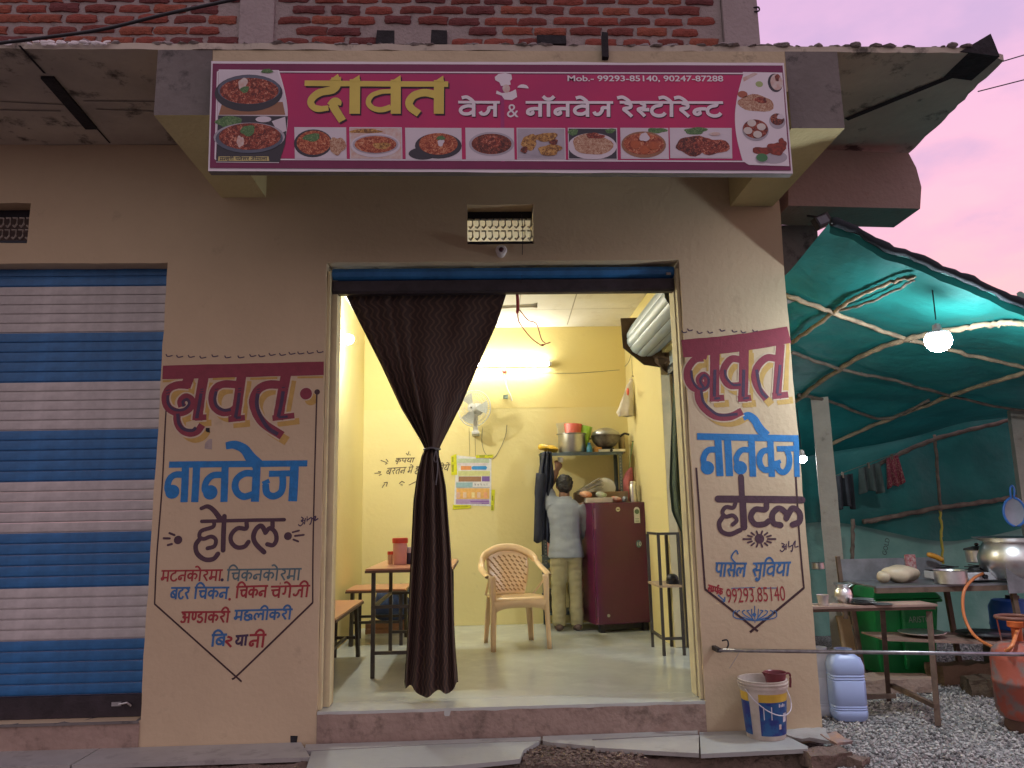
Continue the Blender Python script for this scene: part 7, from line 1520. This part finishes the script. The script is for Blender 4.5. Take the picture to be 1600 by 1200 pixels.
# kerb stones and sacks at the back of the gravel
for i,(px,py,sz,lab,mm) in enumerate((((1395),1078,(.55,.25,.10),'flat pinkish stone block lying behind the serving table','orange_stone2'),(1500,1065,(.45,.2,.14),'brown sack heap behind the gravel','sackm'),(1545,1085,(.3,.2,.12),'dark sack slumped near the gas cylinder','sackd'))):
    c_ = {'orange_stone2':(0.36,0.27,0.22),'sackm':(0.24,0.17,0.11),'sackd':(0.10,0.075,0.05)}[mm]
    chunk('stone_block' if i == 0 else 'sack_heap',lab,'stone' if i == 0 else 'sack',(px,py),GZ,sz,[-6,10,-14][i],stained(mm,c_,tuple(x*.7 for x in c_),(.04,.03,.03),bump=.8))
rk2 = thing('iron_tub','dim round iron tub rim behind the water pot','tub',(aty(1340,930,2.0).x,2.0,GZ+.35)); obj('rim', MB().tube([(aty(1352,925,2.0).x+.22*math.cos(t),2.0,aty(1352,948,2.0).z+.22*math.sin(t)) for t in np.linspace(0,2*math.pi,29)],.012,6,cap=False), m_steel, rk2, smooth=True); obj('pan', MB().lathe([(.21,.01),(.1,.03)],(aty(1352,925,2.0).x,2.0,aty(1352,948,2.0).z),26,'y'), mat('tub_brown',(0.16,0.11,0.07),rough=.6), rk2)
tag(obj('back_ledge', MB().box(2.02,2.62,2.9,3.3,GZ,aty(1262,892,2.9).z).jit(.01,4), m_rub), 'dark masonry ledge behind the pillar at the back of the yard', 'ledge')
vessel('ledge_pot','small pot on the dark ledge at the back','pot',1278,890,20,[(.8,0),(1,.1),(1,1.0),(1.1,1.05)],3.05,aty(1262,892,2.9).z+.003)
# water cans beside the pillar
def can(px,py,w,hpx,lab,m,Yb=None):
    p = atz(px,py,GZ); k = mppY(p.y,px,py); o = thing('water_can',lab,'water can',(p.x,p.y+.1,GZ+.006),R(-8)); W2, H = w*k/2, hpx*k
    mb = MB(); rows = []
    for z,s_ in ((0,.82),(.02,.96),(.04,1),(H*.14,1),(H*.15,.95),(H*.17,1),(H*.185,.95),(H*.20,1),(H*.22,.95),(H*.24,1),(H*.56,1),(H*.57,.95),(H*.59,1),(H*.61,.95),(H*.63,1),(H*.65,.95),(H*.67,1),(H*.78,1),(H*.88,.86),(H*.93,.55),(H*.94,.50)):
        row = []
        for i in range(33):
            t = 2*math.pi*i/32; c,s2 = math.cos(t),math.sin(t); e_ = .42; row.append((W2*s_*math.copysign(abs(c)**e_,c),W2*.8*s_*math.copysign(abs(s2)**e_,s2),z))
        rows.append(row)
    mb.grid(rows); mb.add([r_ for r_ in rows[0][:-1]],[tuple(range(32))[::-1]]); obj('body', mb, m, o, smooth=True, local=True, auto=50); nk = W2*.5
    obj('neck', MB().lathe([(nk,H*.93),(nk,H*.95),(nk*1.07,H*.955),(nk*1.07,H*.965),(nk,H*.97),(nk,H*.985),(nk*1.05,H*.99),(nk*1.05,H),(nk*.9,H),(nk*.88,H*.94)],n=26,cap=(False,True)), m, o, smooth=True, local=True, auto=40); return o
m_canb = mat('can_blue',(0.36,0.46,0.74),rough=.35,var=.05,scale=3); m_canw = mat('can_white',(0.62,0.66,0.74),rough=.35,var=.06,scale=3)
can(1338,1131,53,106,'pale blue plastic water can standing on the gravel by the pillar',m_canb); can(1300,1124,40,102,'white water can half hidden behind the painted pillar',m_canw)
